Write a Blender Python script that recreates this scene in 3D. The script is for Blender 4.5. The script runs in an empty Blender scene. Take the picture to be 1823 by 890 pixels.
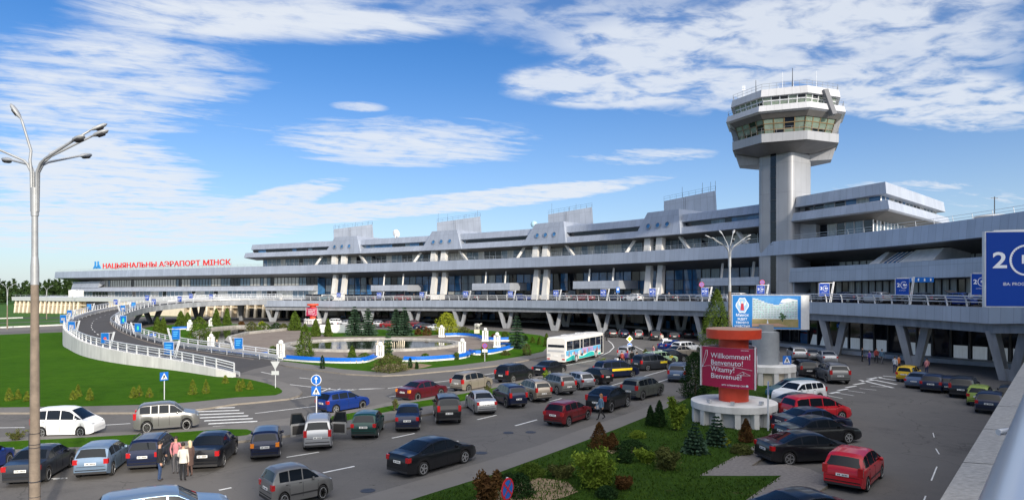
import bpy, bmesh, math, random
import numpy as np
from mathutils import Vector, Matrix
random.seed(7)
R = math.radians
SC = bpy.context.scene
COL = SC.collection
# ------------------------------------------------------------------ camera, sky, sun, exposure
F, HZ, CX, H = 1200.0, 512.0, 911.5, 8.8      # focal length in photo pixels, horizon row, centre column, eye height
cam_d = bpy.data.cameras.new('camera'); cam = bpy.data.objects.new('camera', cam_d); COL.objects.link(cam)
cam.location = (0, 0, H); cam.rotation_euler = (R(90), 0, 0)
cam_d.sensor_width = 36.0; cam_d.lens = 36.0 * F / 1823.0
cam_d.shift_y = 67.0 / 1823.0
cam_d.clip_start = 0.05; cam_d.clip_end = 6000
SC.camera = cam
FILL_GLOW = (0.42, 0.93, (18.5, 18.2, 18.0, 1), 52.0)
SUN_EL, SUN_AZ = 19.0, 152.0                  # degrees; azimuth clockwise from +Y (view direction)
sun_d = bpy.data.lights.new('sun', 'SUN'); sun_d.energy = 3.4; sun_d.angle = R(1.5); sun_d.color = (1.0, 0.90, 0.76)
sun = bpy.data.objects.new('sun', sun_d); COL.objects.link(sun)
_sd = Vector((math.sin(R(SUN_AZ)) * math.cos(R(SUN_EL)), math.cos(R(SUN_AZ)) * math.cos(R(SUN_EL)), math.sin(R(SUN_EL))))
sun.rotation_euler = _sd.to_track_quat('Z', 'Y').to_euler()
SC.view_settings.view_transform = 'Standard'
try: SC.view_settings.look = 'None'
except Exception: pass
SC.view_settings.exposure = 0.44
SC.view_settings.gamma = 1.0
SC.cycles.max_bounces = 6
SC.cycles.use_denoising = True

world = bpy.data.worlds.new('World'); SC.world = world; world.use_nodes = True
WN = world.node_tree.nodes; WL = world.node_tree.links
WN.clear()
def wn(t, **k):
    n = WN.new(t)
    for a, b in k.items(): setattr(n, a, b)
    return n
def wmath(op, a, b=None, c=None, clamp=False):
    n = wn('ShaderNodeMath', operation=op); n.use_clamp = clamp
    for i, v in enumerate((a, b, c)):
        if v is None: continue
        if isinstance(v, (int, float)): n.inputs[i].default_value = v
        else: WL.new(v, n.inputs[i])
    return n.outputs[0]
def wsmooth(x, lo, hi):
    n = wn('ShaderNodeMapRange', interpolation_type='SMOOTHSTEP')
    WL.new(x, n.inputs[0]); n.inputs[1].default_value = lo; n.inputs[2].default_value = hi
    n.inputs[3].default_value = 0; n.inputs[4].default_value = 1
    return n.outputs[0]
sky = wn('ShaderNodeTexSky', sky_type='NISHITA'); sky.sun_disc = False
sky.sun_elevation = R(SUN_EL + 8); sky.sun_rotation = R(SUN_AZ); sky.altitude = 200
sky.air_density = 1.0; sky.dust_density = 0.6; sky.ozone_density = 3.0
tc = wn('ShaderNodeTexCoord'); sep = wn('ShaderNodeSeparateXYZ'); WL.new(tc.outputs['Generated'], sep.inputs[0])
dx, dy, dz = sep.outputs
az = wmath('ARCTAN2', dx, dy)                 # 0 along the view direction, + to the right
rho = wmath('SQRT', wmath('ADD', wmath('MULTIPLY', dx, dx), wmath('MULTIPLY', dy, dy)))
el = wmath('ARCTAN2', dz, rho)
# cloud plane: project the direction on a high flat layer
zz = wmath('ADD', wmath('MAXIMUM', dz, 0.0), 0.06)
cu = wmath('DIVIDE', dx, zz); cv = wmath('DIVIDE', dy, zz)
def wnoise(sx, sy, rot, detail, rough, off=0.0, dist=0.0):
    cb = wn('ShaderNodeCombineXYZ')
    c, s = math.cos(R(rot)), math.sin(R(rot))
    a = wmath('ADD', wmath('MULTIPLY', cu, c * sx), wmath('MULTIPLY', cv, s * sx))
    b = wmath('ADD', wmath('MULTIPLY', cu, -s * sy), wmath('MULTIPLY', cv, c * sy))
    WL.new(a, cb.inputs[0]); WL.new(b, cb.inputs[1]); cb.inputs[2].default_value = off
    n = wn('ShaderNodeTexNoise'); n.inputs['Scale'].default_value = 1.0
    n.inputs['Detail'].default_value = detail; n.inputs['Roughness'].default_value = rough
    n.inputs['Distortion'].default_value = dist
    WL.new(cb.outputs[0], n.inputs['Vector'])
    return n.outputs[0]
big = wnoise(0.55, 0.9, 20, 5, 0.6, 3.1, 0.3)
streak = wnoise(1.1, 4.2, 24, 8, 0.68, 1.7, 0.9)
fine = wnoise(9.0, 14.0, 18, 6, 0.65, 9.0, 0.4)
ripple = wnoise(5.2, 6.4, 14, 4, 0.55, 5.0, 0.5)
def blob(px, py, rx, ry, tilt=0.0):
    """soft patch of sky where clouds gather, given as a direction (azimuth, elevation) and angular radii"""
    a0 = math.atan2(px - CX, F); e0 = math.atan2(HZ - py, math.hypot(px - CX, F))
    ra = rx / F * math.cos(a0) ** 2; re = ry / F * math.cos(a0)
    c, s = math.cos(R(tilt)), math.sin(R(tilt))
    u = wmath('SUBTRACT', az, a0); v = wmath('SUBTRACT', el, e0)
    p = wmath('DIVIDE', wmath('ADD', wmath('MULTIPLY', u, c), wmath('MULTIPLY', v, s)), ra)
    q = wmath('DIVIDE', wmath('ADD', wmath('MULTIPLY', u, -s), wmath('MULTIPLY', v, c)), re)
    r2 = wmath('ADD', wmath('MULTIPLY', p, p), wmath('MULTIPLY', q, q))
    n = wn('ShaderNodeMapRange', interpolation_type='SMOOTHSTEP'); WL.new(r2, n.inputs[0])
    n.inputs[1].default_value = 0.0; n.inputs[2].default_value = 1.6; n.inputs[3].default_value = 1.0; n.inputs[4].default_value = 0.0
    return n.outputs[0]
def wsum(*v):
    o = v[0]
    for x in v[1:]: o = wmath('ADD', o, x)
    return o
m_ripple = wsum(blob(1430, 110, 520, 95, -2), blob(1060, 150, 200, 40, 0), blob(1700, 190, 250, 50, -12), wmath('MULTIPLY', blob(1150, 30, 640, 60, -2), 0.75), wmath('MULTIPLY', blob(330, 110, 260, 70, 14), .5))
m_streak = wsum(blob(200, 150, 330, 120, 14), blob(560, 30, 420, 45, 4), blob(170, 300, 260, 50, 4), blob(720, 255, 300, 50, 2),
                wmath('MULTIPLY', blob(800, 362, 430, 20, 6), 1.5), wmath('MULTIPLY', blob(530, 345, 110, 22, 16), 1.1), wmath('MULTIPLY', blob(230, 395, 420, 70, 3), 1.15), wmath('MULTIPLY', blob(640, 190, 60, 10), 0.9),
                wmath('MULTIPLY', blob(1140, 280, 160, 17, 0), 0.9), wmath('MULTIPLY', blob(1690, 240, 70, 16), 0.6), wmath('MULTIPLY', blob(1740, 360, 120, 40), 0.7), wmath('MULTIPLY', blob(1560, 335, 160, 16), .8))
cov_r = wsmooth(wsum(wmath('MULTIPLY', m_ripple, 0.95), wmath('MULTIPLY', big, 0.9)), 0.70, 1.42)
tex_r = wsmooth(wsum(wmath('MULTIPLY', ripple, 0.72), wmath('MULTIPLY', fine, 0.28), wmath('MULTIPLY', cov_r, 0.10)), 0.43, 0.66)
d_r = wmath('MULTIPLY', cov_r, wmath('ADD', 0.12, wmath('MULTIPLY', tex_r, 0.80)))
cov_s = wsmooth(wsum(wmath('MULTIPLY', m_streak, 0.66), wmath('MULTIPLY', big, 0.30), wmath('MULTIPLY', streak, 0.85)), 0.74, 1.36)
tex_s = wsmooth(wsum(wmath('MULTIPLY', streak, 0.34), wmath('MULTIPLY', ripple, 0.40), wmath('MULTIPLY', fine, 0.30), wmath('MULTIPLY', cov_s, 0.12)), 0.43, 0.68)
d_s = wmath('MULTIPLY', cov_s, wmath('ADD', 0.12, wmath('MULTIPLY', tex_s, 0.88)))
haze_h = wmath('MULTIPLY', wmath('POWER', wmath('SUBTRACT', 1.0, wmath('MINIMUM', wmath('MULTIPLY', wmath('MAXIMUM', el, 0.0), 2.6), 1.0)), 2.0), 0.60)
dens = wmath('MAXIMUM', wmath('MAXIMUM', d_r, d_s), haze_h, clamp=True)
hsv = wn('ShaderNodeHueSaturation'); hsv.inputs['Saturation'].default_value = 1.24; hsv.inputs['Value'].default_value = 0.95
WL.new(sky.outputs[0], hsv.inputs['Color'])
skym = wn('ShaderNodeMix', data_type='RGBA', blend_type='MULTIPLY'); skym.inputs[0].default_value = 1.0
WL.new(hsv.outputs[0], skym.inputs[6]); skym.inputs[7].default_value = (0.80, 0.98, 1.20, 1)
mixc = wn('ShaderNodeMix', data_type='RGBA'); WL.new(wmath('MULTIPLY', dens, 0.93), mixc.inputs[0])
WL.new(skym.outputs[2], mixc.inputs[6]); mixc.inputs[7].default_value = (6.6, 7.0, 7.6, 1)
# added sky glow, unseen above and behind the viewer, to fill shaded ground
sd3 = wn('ShaderNodeVectorMath', operation='DOT_PRODUCT'); WL.new(tc.outputs['Generated'], sd3.inputs[0]); sd3.inputs[1].default_value = (math.sin(R(SUN_AZ)) * math.cos(R(FILL_GLOW[3])), math.cos(R(SUN_AZ)) * math.cos(R(FILL_GLOW[3])), math.sin(R(FILL_GLOW[3])))
fill_glow = wsmooth(sd3.outputs['Value'], FILL_GLOW[0], FILL_GLOW[1])
vm = wn('ShaderNodeMix', data_type='RGBA'); WL.new(fill_glow, vm.inputs[0]); WL.new(mixc.outputs[2], vm.inputs[6]); vm.inputs[7].default_value = FILL_GLOW[2]
bg = wn('ShaderNodeBackground'); bg.inputs['Strength'].default_value = 0.09
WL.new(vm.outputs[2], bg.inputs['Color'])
wo = wn('ShaderNodeOutputWorld'); WL.new(bg.outputs[0], wo.inputs['Surface'])

# ------------------------------------------------------------------ helpers
def G(px, py, z=0.0):
    """measured photo position of something at height z -> place in the world"""
    Y = F * (H - z) / (py - HZ)
    return Vector(((px - CX) / F * Y, Y, z))
def AT(px, Y, py=None, z=None):
    if z is None: z = H + (HZ - py) / F * Y
    return Vector(((px - CX) / F * Y, Y, z))
def cat_rom(pts, n):
    """smooth resample of a polyline, n points evenly spaced by length"""
    P = [Vector(p) for p in pts]
    out = []
    for i in range(len(P) - 1):
        p0, p1, p2, p3 = P[max(i - 1, 0)], P[i], P[i + 1], P[min(i + 2, len(P) - 1)]
        for k in range(12):
            t = k / 12
            out.append(0.5 * ((2 * p1) + (p2 - p0) * t + (2 * p0 - 5 * p1 + 4 * p2 - p3) * t * t + (3 * p1 - p0 - 3 * p2 + p3) * t ** 3))
    out.append(P[-1])
    return resample(out, n)
def resample(P, n):
    L = [0.0]
    for a, b in zip(P, P[1:]): L.append(L[-1] + (b - a).length)
    out, j = [], 0
    for i in range(n):
        s = L[-1] * i / (n - 1)
        while j < len(L) - 2 and L[j + 1] < s: j += 1
        t = (s - L[j]) / max(L[j + 1] - L[j], 1e-9)
        out.append(P[j].lerp(P[j + 1], min(max(t, 0), 1)))
    return out
def lerp_tab(tab, x):
    if x <= tab[0][0]: return tab[0][1]
    for (a, u), (b, v) in zip(tab, tab[1:]):
        if x <= b: return u + (v - u) * (x - a) / (b - a)
    return tab[-1][1]

class MB:
    """collects shapes of one object"""
    def __init__(s): s.v = []; s.f = []; s.m = []; s.uv = {}
    def face(s, pts, m=0, uv=None):
        if uv: s.uv[len(s.f)] = uv
        b = len(s.v); s.v += [tuple(p) for p in pts]; s.f.append(tuple(range(b, b + len(pts)))); s.m.append(m)
    def box(s, c, d, rz=0.0, m=0, mat=None):
        x, y, z = d[0] / 2, d[1] / 2, d[2] / 2
        M = mat if mat is not None else (Matrix.Translation(Vector(c)) @ Matrix.Rotation(rz, 4, 'Z'))
        b = len(s.v)
        for i in (-x, x):
            for j in (-y, y):
                for k in (-z, z): s.v.append(tuple(M @ Vector((i, j, k))))
        for q in ((0, 1, 3, 2), (4, 6, 7, 5), (0, 4, 5, 1), (2, 3, 7, 6), (0, 2, 6, 4), (1, 5, 7, 3)):
            s.f.append(tuple(b + i for i in q)); s.m.append(m)
    def bar(s, a, b_, w, h=None, m=0, up=(0, 0, 1)):
        """box beam from a to b, w wide, h thick"""
        a, b_ = Vector(a), Vector(b_); h = h or w
        d = (b_ - a); L = d.length
        if L < 1e-6: return
        d.normalize(); u = Vector(up)
        if abs(d.dot(u)) > 0.98: u = Vector((0, 1, 0))
        r = d.cross(u).normalized(); u = r.cross(d).normalized()
        M = Matrix((r, d, u)).transposed().to_4x4(); M.translation = (a + b_) / 2
        s.box(None, (w, L, h), mat=M, m=m)
    def tube(s, path, rad, n=8, m=0, cap=True):
        P = [Vector(p) for p in path]
        rs = rad if isinstance(rad, (list, tuple)) else [rad] * len(P)
        rings = []
        ref = None
        for i, p in enumerate(P):
            d = (P[min(i + 1, len(P) - 1)] - P[max(i - 1, 0)]).normalized()
            u = ref if ref is not None else (Vector((0, 0, 1)) if abs(d.z) < 0.9 else Vector((1, 0, 0)))
            r = d.cross(u)
            if r.length < 1e-4: r = d.cross(Vector((0, 1, 0)))
            r.normalize(); u = r.cross(d).normalized(); ref = u
            b = len(s.v)
            for k in range(n):
                t = 2 * math.pi * k / n
                s.v.append(tuple(p + (r * math.cos(t) + u * math.sin(t)) * rs[i]))
            rings.append(b)
        for a, b in zip(rings, rings[1:]):
            for k in range(n):
                k2 = (k + 1) % n
                s.f.append((a + k, a + k2, b + k2, b + k)); s.m.append(m)
        if cap:
            s.f.append(tuple(rings[0] + k for k in range(n - 1, -1, -1))); s.m.append(m)
            s.f.append(tuple(rings[-1] + k for k in range(n))); s.m.append(m)
    def lathe(s, prof, n=24, M=None, m=0, cap=True, mats=None):
        M = M or Matrix.Identity(4)
        rings = []
        for r, z in prof:
            b = len(s.v)
            for k in range(n):
                t = 2 * math.pi * k / n
                s.v.append(tuple(M @ Vector((r * math.cos(t), r * math.sin(t), z))))
            rings.append(b)
        for i, (a, b) in enumerate(zip(rings, rings[1:])):
            mm = mats[i] if mats else m
            for k in range(n):
                k2 = (k + 1) % n
                s.f.append((a + k, a + k2, b + k2, b + k)); s.m.append(mm)
        if cap:
            s.f.append(tuple(rings[0] + k for k in range(n - 1, -1, -1))); s.m.append(mats[0] if mats else m)
            s.f.append(tuple(rings[-1] + k for k in range(n))); s.m.append(mats[-1] if mats else m)
    def prism(s, poly, z0, z1, m=0, mside=None, bottom=True):
        """vertical prism over a list of (x, y)"""
        n = len(poly); b = len(s.v)
        area = sum(poly[i][0] * poly[(i + 1) % n][1] - poly[(i + 1) % n][0] * poly[i][1] for i in range(n))
        if area < 0: poly = poly[::-1]
        for p in poly: s.v.append((p[0], p[1], z0))
        for p in poly: s.v.append((p[0], p[1], z1))
        for i in range(n):
            j = (i + 1) % n
            s.f.append((b + i, b + j, b + n + j, b + n + i)); s.m.append(m if mside is None else mside)
        s.f.append(tuple(b + n + i for i in range(n))); s.m.append(m)
        if bottom: s.f.append(tuple(b + i for i in range(n - 1, -1, -1))); s.m.append(m)
    def sheet(s, poly, z, m=0):
        n = len(poly)
        area = sum(poly[i][0] * poly[(i + 1) % n][1] - poly[(i + 1) % n][0] * poly[i][1] for i in range(n))
        if area < 0: poly = poly[::-1]
        s.face([(p[0], p[1], z) for p in poly], m)
    def extr(s, poly, M, t, m=0):
        """flat polygon (x, y) in the frame M, extruded t along its z"""
        n = len(poly); b = len(s.v)
        for z in (0, t):
            for p in poly: s.v.append(tuple(M @ Vector((p[0], p[1], z))))
        for i in range(n):
            j = (i + 1) % n
            s.f.append((b + i, b + j, b + n + j, b + n + i)); s.m.append(m)
        s.f.append(tuple(b + n + i for i in range(n))); s.m.append(m)
        s.f.append(tuple(b + i for i in range(n - 1, -1, -1))); s.m.append(m)
    def loft(s, rows, m=0, closed=False):
        b = len(s.v); n = len(rows[0])
        for r in rows: s.v += [tuple(p) for p in r]
        for i in range(len(rows) - 1):
            for k in range(n if closed else n - 1):
                k2 = (k + 1) % n
                s.f.append((b + i * n + k, b + i * n + k2, b + (i + 1) * n + k2, b + (i + 1) * n + k)); s.m.append(m)
    def add(s, o, M=None, m0=0):
        b = len(s.v)
        for k_, u_ in o.uv.items(): s.uv[k_ + len(s.f)] = u_
        s.v += [tuple(M @ Vector(p)) for p in o.v] if M is not None else o.v
        s.f += [tuple(b + i for i in f) for f in o.f]; s.m += [x + m0 for x in o.m]
    def mesh(s, name, mats, smooth=None):
        me = bpy.data.meshes.new(name)
        me.from_pydata(s.v, [], s.f)
        for m in (mats if isinstance(mats, (list, tuple)) else [mats]): me.materials.append(m)
        me.polygons.foreach_set('material_index', s.m)
        if s.uv:
            ul = me.uv_layers.new(name='UVMap')
            for k_, u_ in s.uv.items():
                for li, c_ in zip(me.polygons[k_].loop_indices, u_): ul.data[li].uv = c_
        if smooth is not None:
            bm = bmesh.new(); bm.from_mesh(me)
            bmesh.ops.remove_doubles(bm, verts=bm.verts, dist=1e-4)
            bmesh.ops.recalc_face_normals(bm, faces=bm.faces)
            bm.to_mesh(me); bm.free()
            me.polygons.foreach_set('use_smooth', [True] * len(me.polygons))
            me.set_sharp_from_angle(angle=R(smooth))
        me.update()
        return me
def link(name, data, parent=None, loc=None, rz=None):
    o = bpy.data.objects.new(name, data); COL.objects.link(o)
    if parent is not None: o.parent = parent
    if loc is not None: o.location = loc
    if rz is not None: o.rotation_euler = (0, 0, rz)
    return o
def tag(o, label=None, cat=None, group=None, kind=None):
    if label: o['label'] = label
    if cat: o['category'] = cat
    if group: o['group'] = group
    if kind: o['kind'] = kind
    return o
def thing(name, label, cat, loc=(0, 0, 0), rz=0.0, group=None):
    return tag(link(name, None, None, loc, rz), label, cat, group)
def part(name, mb, mats, parent=None, smooth=None, label=None):
    o = link(name, mb.mesh(name, mats, smooth), parent)
    if label: o['label'] = label
    return o
def copy_tree(o, parent=None):
    c = o.copy(); COL.objects.link(c)
    if parent is not None: c.parent = parent
    for ch in list(o.children): copy_tree(ch, c)
    return c
_FONT = {}
def text_mb(body, size=1.0, m=0, align='CENTER', sx=1.0, bold=0.0, thick=0.0):
    """lettering as a mesh in the xy plane, baseline at y = 0"""
    cu_ = bpy.data.curves.new('lettering', 'FONT'); cu_.body = body; cu_.size = size; cu_.align_x = align
    cu_.offset = bold; cu_.extrude = thick; cu_.resolution_u = 3
    o = bpy.data.objects.new('lettering', cu_); COL.objects.link(o)
    dg = bpy.context.evaluated_depsgraph_get(); dg.update()
    ev = o.evaluated_get(dg); me = ev.to_mesh()
    mb = MB(); mb.v = [(v.co.x * sx, v.co.y, v.co.z) for v in me.vertices]; mb.f = [tuple(p.vertices) for p in me.polygons]; mb.m = [m] * len(mb.f)
    ev.to_mesh_clear(); bpy.data.objects.remove(o); bpy.data.curves.remove(cu_)
    return mb
def frame(o, right, up):
    """matrix whose x runs along right, y along up, z out of the plane"""
    r = Vector(right).normalized(); u = Vector(up); u = (u - r * u.dot(r)).normalized(); n = r.cross(u)
    M = Matrix((r, u, n)).transposed().to_4x4(); M.translation = Vector(o)
    return M

# ------------------------------------------------------------------ materials
def mat(name, col, rough=0.6, metal=0.0, spec=0.5, var=0.0, scale=3.0, bump=0.0, bscale=40.0, coat=0.0, col2=None, emis=None, stretch=None, detail=5):
    m = bpy.data.materials.new(name); m.use_nodes = True
    nt = m.node_tree; p = nt.nodes['Principled BSDF']
    p.inputs['Base Color'].default_value = (*col, 1); p.inputs['Roughness'].default_value = rough
    p.inputs['Metallic'].default_value = metal; p.inputs['Specular IOR Level'].default_value = spec
    if coat: p.inputs['Coat Weight'].default_value = coat; p.inputs['Coat Roughness'].default_value = 0.04
    if emis: p.inputs['Emission Color'].default_value = (*emis[0], 1); p.inputs['Emission Strength'].default_value = emis[1]
    if var or col2 or bump:
        t = nt.nodes.new('ShaderNodeTexCoord'); src = t.outputs['Object']
        if stretch:
            mp = nt.nodes.new('ShaderNodeMapping'); mp.inputs['Scale'].default_value = stretch; nt.links.new(src, mp.inputs[0]); src = mp.outputs[0]
        if var or col2:
            n = nt.nodes.new('ShaderNodeTexNoise'); n.inputs['Scale'].default_value = scale; n.inputs['Detail'].default_value = detail; n.inputs['Roughness'].default_value = 0.65
            nt.links.new(src, n.inputs['Vector'])
            cr = nt.nodes.new('ShaderNodeValToRGB'); cr.color_ramp.elements[0].position = 0.32; cr.color_ramp.elements[1].position = 0.7
            c2 = col2 or tuple(min(c * (1 + var), 1) for c in col); c1 = col if col2 else tuple(c * (1 - var) for c in col)
            cr.color_ramp.elements[0].color = (*c1, 1); cr.color_ramp.elements[1].color = (*c2, 1)
            nt.links.new(n.outputs[0], cr.inputs[0]); nt.links.new(cr.outputs[0], p.inputs['Base Color'])
        if bump:
            n2 = nt.nodes.new('ShaderNodeTexNoise'); n2.inputs['Scale'].default_value = bscale; n2.inputs['Detail'].default_value = 4
            nt.links.new(src, n2.inputs['Vector'])
            b = nt.nodes.new('ShaderNodeBump'); b.inputs['Strength'].default_value = bump; b.inputs['Distance'].default_value = 0.03
            nt.links.new(n2.outputs[0], b.inputs['Height']); nt.links.new(b.outputs[0], p.inputs['Normal'])
    return m
def ground_mat(name, layers, rough=0.9, bump=0.3, bscale=30.0, spec=0.15, cracks=None):
    """layers: (colour, noise scale, lo, hi) painted one over the other"""
    m = bpy.data.materials.new(name); m.use_nodes = True; nt = m.node_tree; p = nt.nodes['Principled BSDF']
    p.inputs['Roughness'].default_value = rough; p.inputs['Specular IOR Level'].default_value = spec
    t = nt.nodes.new('ShaderNodeTexCoord'); cur = None
    for i, (c, sc, lo, hi) in enumerate(layers):
        if cur is None:
            cur = nt.nodes.new('ShaderNodeRGB'); cur.outputs[0].default_value = (*c, 1); cur = cur.outputs[0]; continue
        mp = nt.nodes.new('ShaderNodeMapping'); mp.inputs['Location'].default_value = (i * 13.7, i * 5.1, 0); nt.links.new(t.outputs['Object'], mp.inputs[0])
        n = nt.nodes.new('ShaderNodeTexNoise'); n.inputs['Scale'].default_value = sc; n.inputs['Detail'].default_value = 6; n.inputs['Roughness'].default_value = 0.65
        nt.links.new(mp.outputs[0], n.inputs['Vector'])
        mr = nt.nodes.new('ShaderNodeMapRange'); mr.inputs[1].default_value = lo; mr.inputs[2].default_value = hi; nt.links.new(n.outputs[0], mr.inputs[0])
        mx = nt.nodes.new('ShaderNodeMix'); mx.data_type = 'RGBA'; nt.links.new(mr.outputs[0], mx.inputs[0]); nt.links.new(cur, mx.inputs[6]); mx.inputs[7].default_value = (*c, 1)
        cur = mx.outputs[2]
    for sc, wd, dk in (cracks or ()):
        wp = nt.nodes.new('ShaderNodeTexNoise'); wp.inputs['Scale'].default_value = sc * 3; wp.inputs['Detail'].default_value = 5; nt.links.new(t.outputs['Object'], wp.inputs['Vector'])
        ad = nt.nodes.new('ShaderNodeVectorMath'); ad.operation = 'MULTIPLY_ADD'; nt.links.new(wp.outputs['Color'], ad.inputs[0]); ad.inputs[1].default_value = (.9 / sc * .5,) * 3; nt.links.new(t.outputs['Object'], ad.inputs[2])
        vo = nt.nodes.new('ShaderNodeTexVoronoi'); vo.feature = 'DISTANCE_TO_EDGE'; vo.inputs['Scale'].default_value = sc; nt.links.new(ad.outputs[0], vo.inputs['Vector'])
        mr = nt.nodes.new('ShaderNodeMapRange'); mr.inputs[1].default_value = 0; mr.inputs[2].default_value = wd * sc; mr.inputs[3].default_value = dk; mr.inputs[4].default_value = 0; nt.links.new(vo.outputs['Distance'], mr.inputs[0])
        mx = nt.nodes.new('ShaderNodeMix'); mx.data_type = 'RGBA'; nt.links.new(mr.outputs[0], mx.inputs[0]); nt.links.new(cur, mx.inputs[6]); mx.inputs[7].default_value = (.025, .025, .026, 1); cur = mx.outputs[2]
    nt.links.new(cur, p.inputs['Base Color'])
    n2 = nt.nodes.new('ShaderNodeTexNoise'); n2.inputs['Scale'].default_value = bscale; n2.inputs['Detail'].default_value = 5; nt.links.new(t.outputs['Object'], n2.inputs['Vector'])
    b = nt.nodes.new('ShaderNodeBump'); b.inputs['Strength'].default_value = bump; b.inputs['Distance'].default_value = 0.04
    nt.links.new(n2.outputs[0], b.inputs['Height']); nt.links.new(b.outputs[0], p.inputs['Normal'])
    return m
def panel_mat(name, col, w, h, rough=0.45, metal=0.0, line=0.75, var=0.06):
    """cladding sheets with thin joints: stripes along the facade come from the mesh's own coordinates (u along, v up) stored as UV"""
    m = bpy.data.materials.new(name); m.use_nodes = True; nt = m.node_tree; p = nt.nodes['Principled BSDF']
    p.inputs['Roughness'].default_value = rough; p.inputs['Metallic'].default_value = metal
    uv = nt.nodes.new('ShaderNodeUVMap'); br = nt.nodes.new('ShaderNodeTexBrick')
    br.offset = 0.0; br.inputs['Scale'].default_value = 1.0; br.inputs['Brick Width'].default_value = w; br.inputs['Row Height'].default_value = h
    br.inputs['Mortar Size'].default_value = 0.035; br.inputs['Bias'].default_value = 0.0
    br.inputs['Color1'].default_value = (*[c * (1 - var) for c in col], 1); br.inputs['Color2'].default_value = (*[min(c * (1 + var), 1) for c in col], 1)
    br.inputs['Mortar'].default_value = (*[c * line for c in col], 1)
    nt.links.new(uv.outputs[0], br.inputs['Vector'])
    n = nt.nodes.new('ShaderNodeTexNoise'); n.inputs['Scale'].default_value = 0.25; n.inputs['Detail'].default_value = 6
    t = nt.nodes.new('ShaderNodeTexCoord'); nt.links.new(t.outputs['Object'], n.inputs['Vector'])
    mr = nt.nodes.new('ShaderNodeMapRange'); mr.inputs[1].default_value = .25; mr.inputs[2].default_value = .75; mr.inputs[3].default_value = 0.88; mr.inputs[4].default_value = 1.07; nt.links.new(n.outputs[0], mr.inputs[0])
    mp = nt.nodes.new('ShaderNodeMapping'); mp.inputs['Scale'].default_value = (1.1, 1.1, .10); nt.links.new(t.outputs['Object'], mp.inputs[0])
    n3 = nt.nodes.new('ShaderNodeTexNoise'); n3.inputs['Scale'].default_value = 1.6; n3.inputs['Detail'].default_value = 5; nt.links.new(mp.outputs[0], n3.inputs['Vector'])
    m3 = nt.nodes.new('ShaderNodeMapRange'); m3.inputs[1].default_value = .48; m3.inputs[2].default_value = .72; m3.inputs[3].default_value = 1.0; m3.inputs[4].default_value = .91; nt.links.new(n3.outputs[0], m3.inputs[0])
    mm = nt.nodes.new('ShaderNodeMath'); mm.operation = 'MULTIPLY'; nt.links.new(mr.outputs[0], mm.inputs[0]); nt.links.new(m3.outputs[0], mm.inputs[1])
    mx = nt.nodes.new('ShaderNodeMix'); mx.data_type = 'RGBA'; mx.blend_type = 'MULTIPLY'; mx.inputs[0].default_value = 1
    nt.links.new(br.outputs[0], mx.inputs[6]); nt.links.new(mm.outputs[0], mx.inputs[7]); nt.links.new(mx.outputs[2], p.inputs['Base Color'])
    return m

M_ASPH = ground_mat('asphalt', [((.108, .104, .103), 1, 0, 1), ((.158, .149, .141), .05, .42, .66), ((.060, .059, .060), .22, .55, .72), ((.138, .131, .124), .9, .5, .75), ((.14, .134, .128), 11, .35, .75), ((.022, .022, .022), .55, .70, .76), ((.045, .044, .043), 2.1, .66, .76)], bump=.25, bscale=25, cracks=((.07, .05, .42), (.22, .02, .25)))
M_ASPH2 = ground_mat('ramp_asphalt', [((.062, .06, .064), 1, 0, 1), ((.085, .082, .084), .2, .4, .7), ((.07, .07, .07), 8, .35, .75)], bump=.2)
M_PAVE = ground_mat('pale_asphalt_footway', [((.15, .143, .137), 1, 0, 1), ((.19, .182, .172), .15, .4, .7), ((.11, .105, .10), .8, .55, .75), ((.17, .16, .15), 9, .4, .7)], bump=.2)
M_PLAZA = ground_mat('plaza_paving', [((.20, .165, .14), 1, 0, 1), ((.25, .215, .185), .3, .4, .7), ((.14, .12, .105), 2.0, .5, .75)], bump=.2)
M_GRASS = ground_mat('lawn', [((.034, .098, .005), 1, 0, 1), ((.052, .128, .007), .09, .35, .7), ((.022, .072, .004), .7, .45, .75), ((.060, .098, .014), .16, .60, .78), ((.056, .135, .009), 9, .45, .8), ((.10, .085, .035), .45, .70, .80)], rough=1, bump=1.0, bscale=60, spec=.04)
M_GRASS2 = ground_mat('rough_grass', [((.024, .056, .008), 1, 0, 1), ((.040, .075, .012), .35, .35, .7), ((.018, .034, .007), 1.1, .45, .75), ((.085, .070, .035), .6, .62, .74), ((.040, .085, .016), 12, .45, .8)], rough=1, bump=1.0, bscale=45, spec=.04)
M_FIELD = ground_mat('far_grass', [((.045, .11, .016), 1, 0, 1), ((.06, .13, .03), .02, .35, .7), ((.03, .08, .014), .2, .45, .75)], bump=.4)
M_SOIL = ground_mat('bare_soil', [((.22, .16, .10), 1, 0, 1), ((.30, .23, .15), 1.2, .35, .7), ((.12, .085, .05), 4, .5, .75)], bump=.8, bscale=20)
M_SHADC = mat('shaded_weathered_concrete', (.25, .265, .29), .85, var=.28, scale=.9, bump=.2, stretch=(1, 1, .22))  # streaked concrete, darkened to carry the shade on legs and ramp side
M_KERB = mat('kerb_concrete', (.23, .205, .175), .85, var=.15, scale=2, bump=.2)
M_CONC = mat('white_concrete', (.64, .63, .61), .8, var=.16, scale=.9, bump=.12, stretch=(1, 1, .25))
M_CONCG = mat('grey_concrete', (.42, .43, .45), .8, var=.12, scale=.8, bump=.15, stretch=(1, 1, .3))
M_CREAM = mat('cream_stone', (.66, .58, .45), .8, var=.1, scale=1.5, bump=.1)
M_LINE = mat('road_paint', (.72, .72, .70), .7, var=.18, scale=3)
M_WHITE = mat('white_paint', (.78, .78, .76), .5, var=.04, scale=2)
M_STEEL = mat('galvanised_steel', (.55, .57, .60), .42, .55, var=.1, scale=4)
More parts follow.
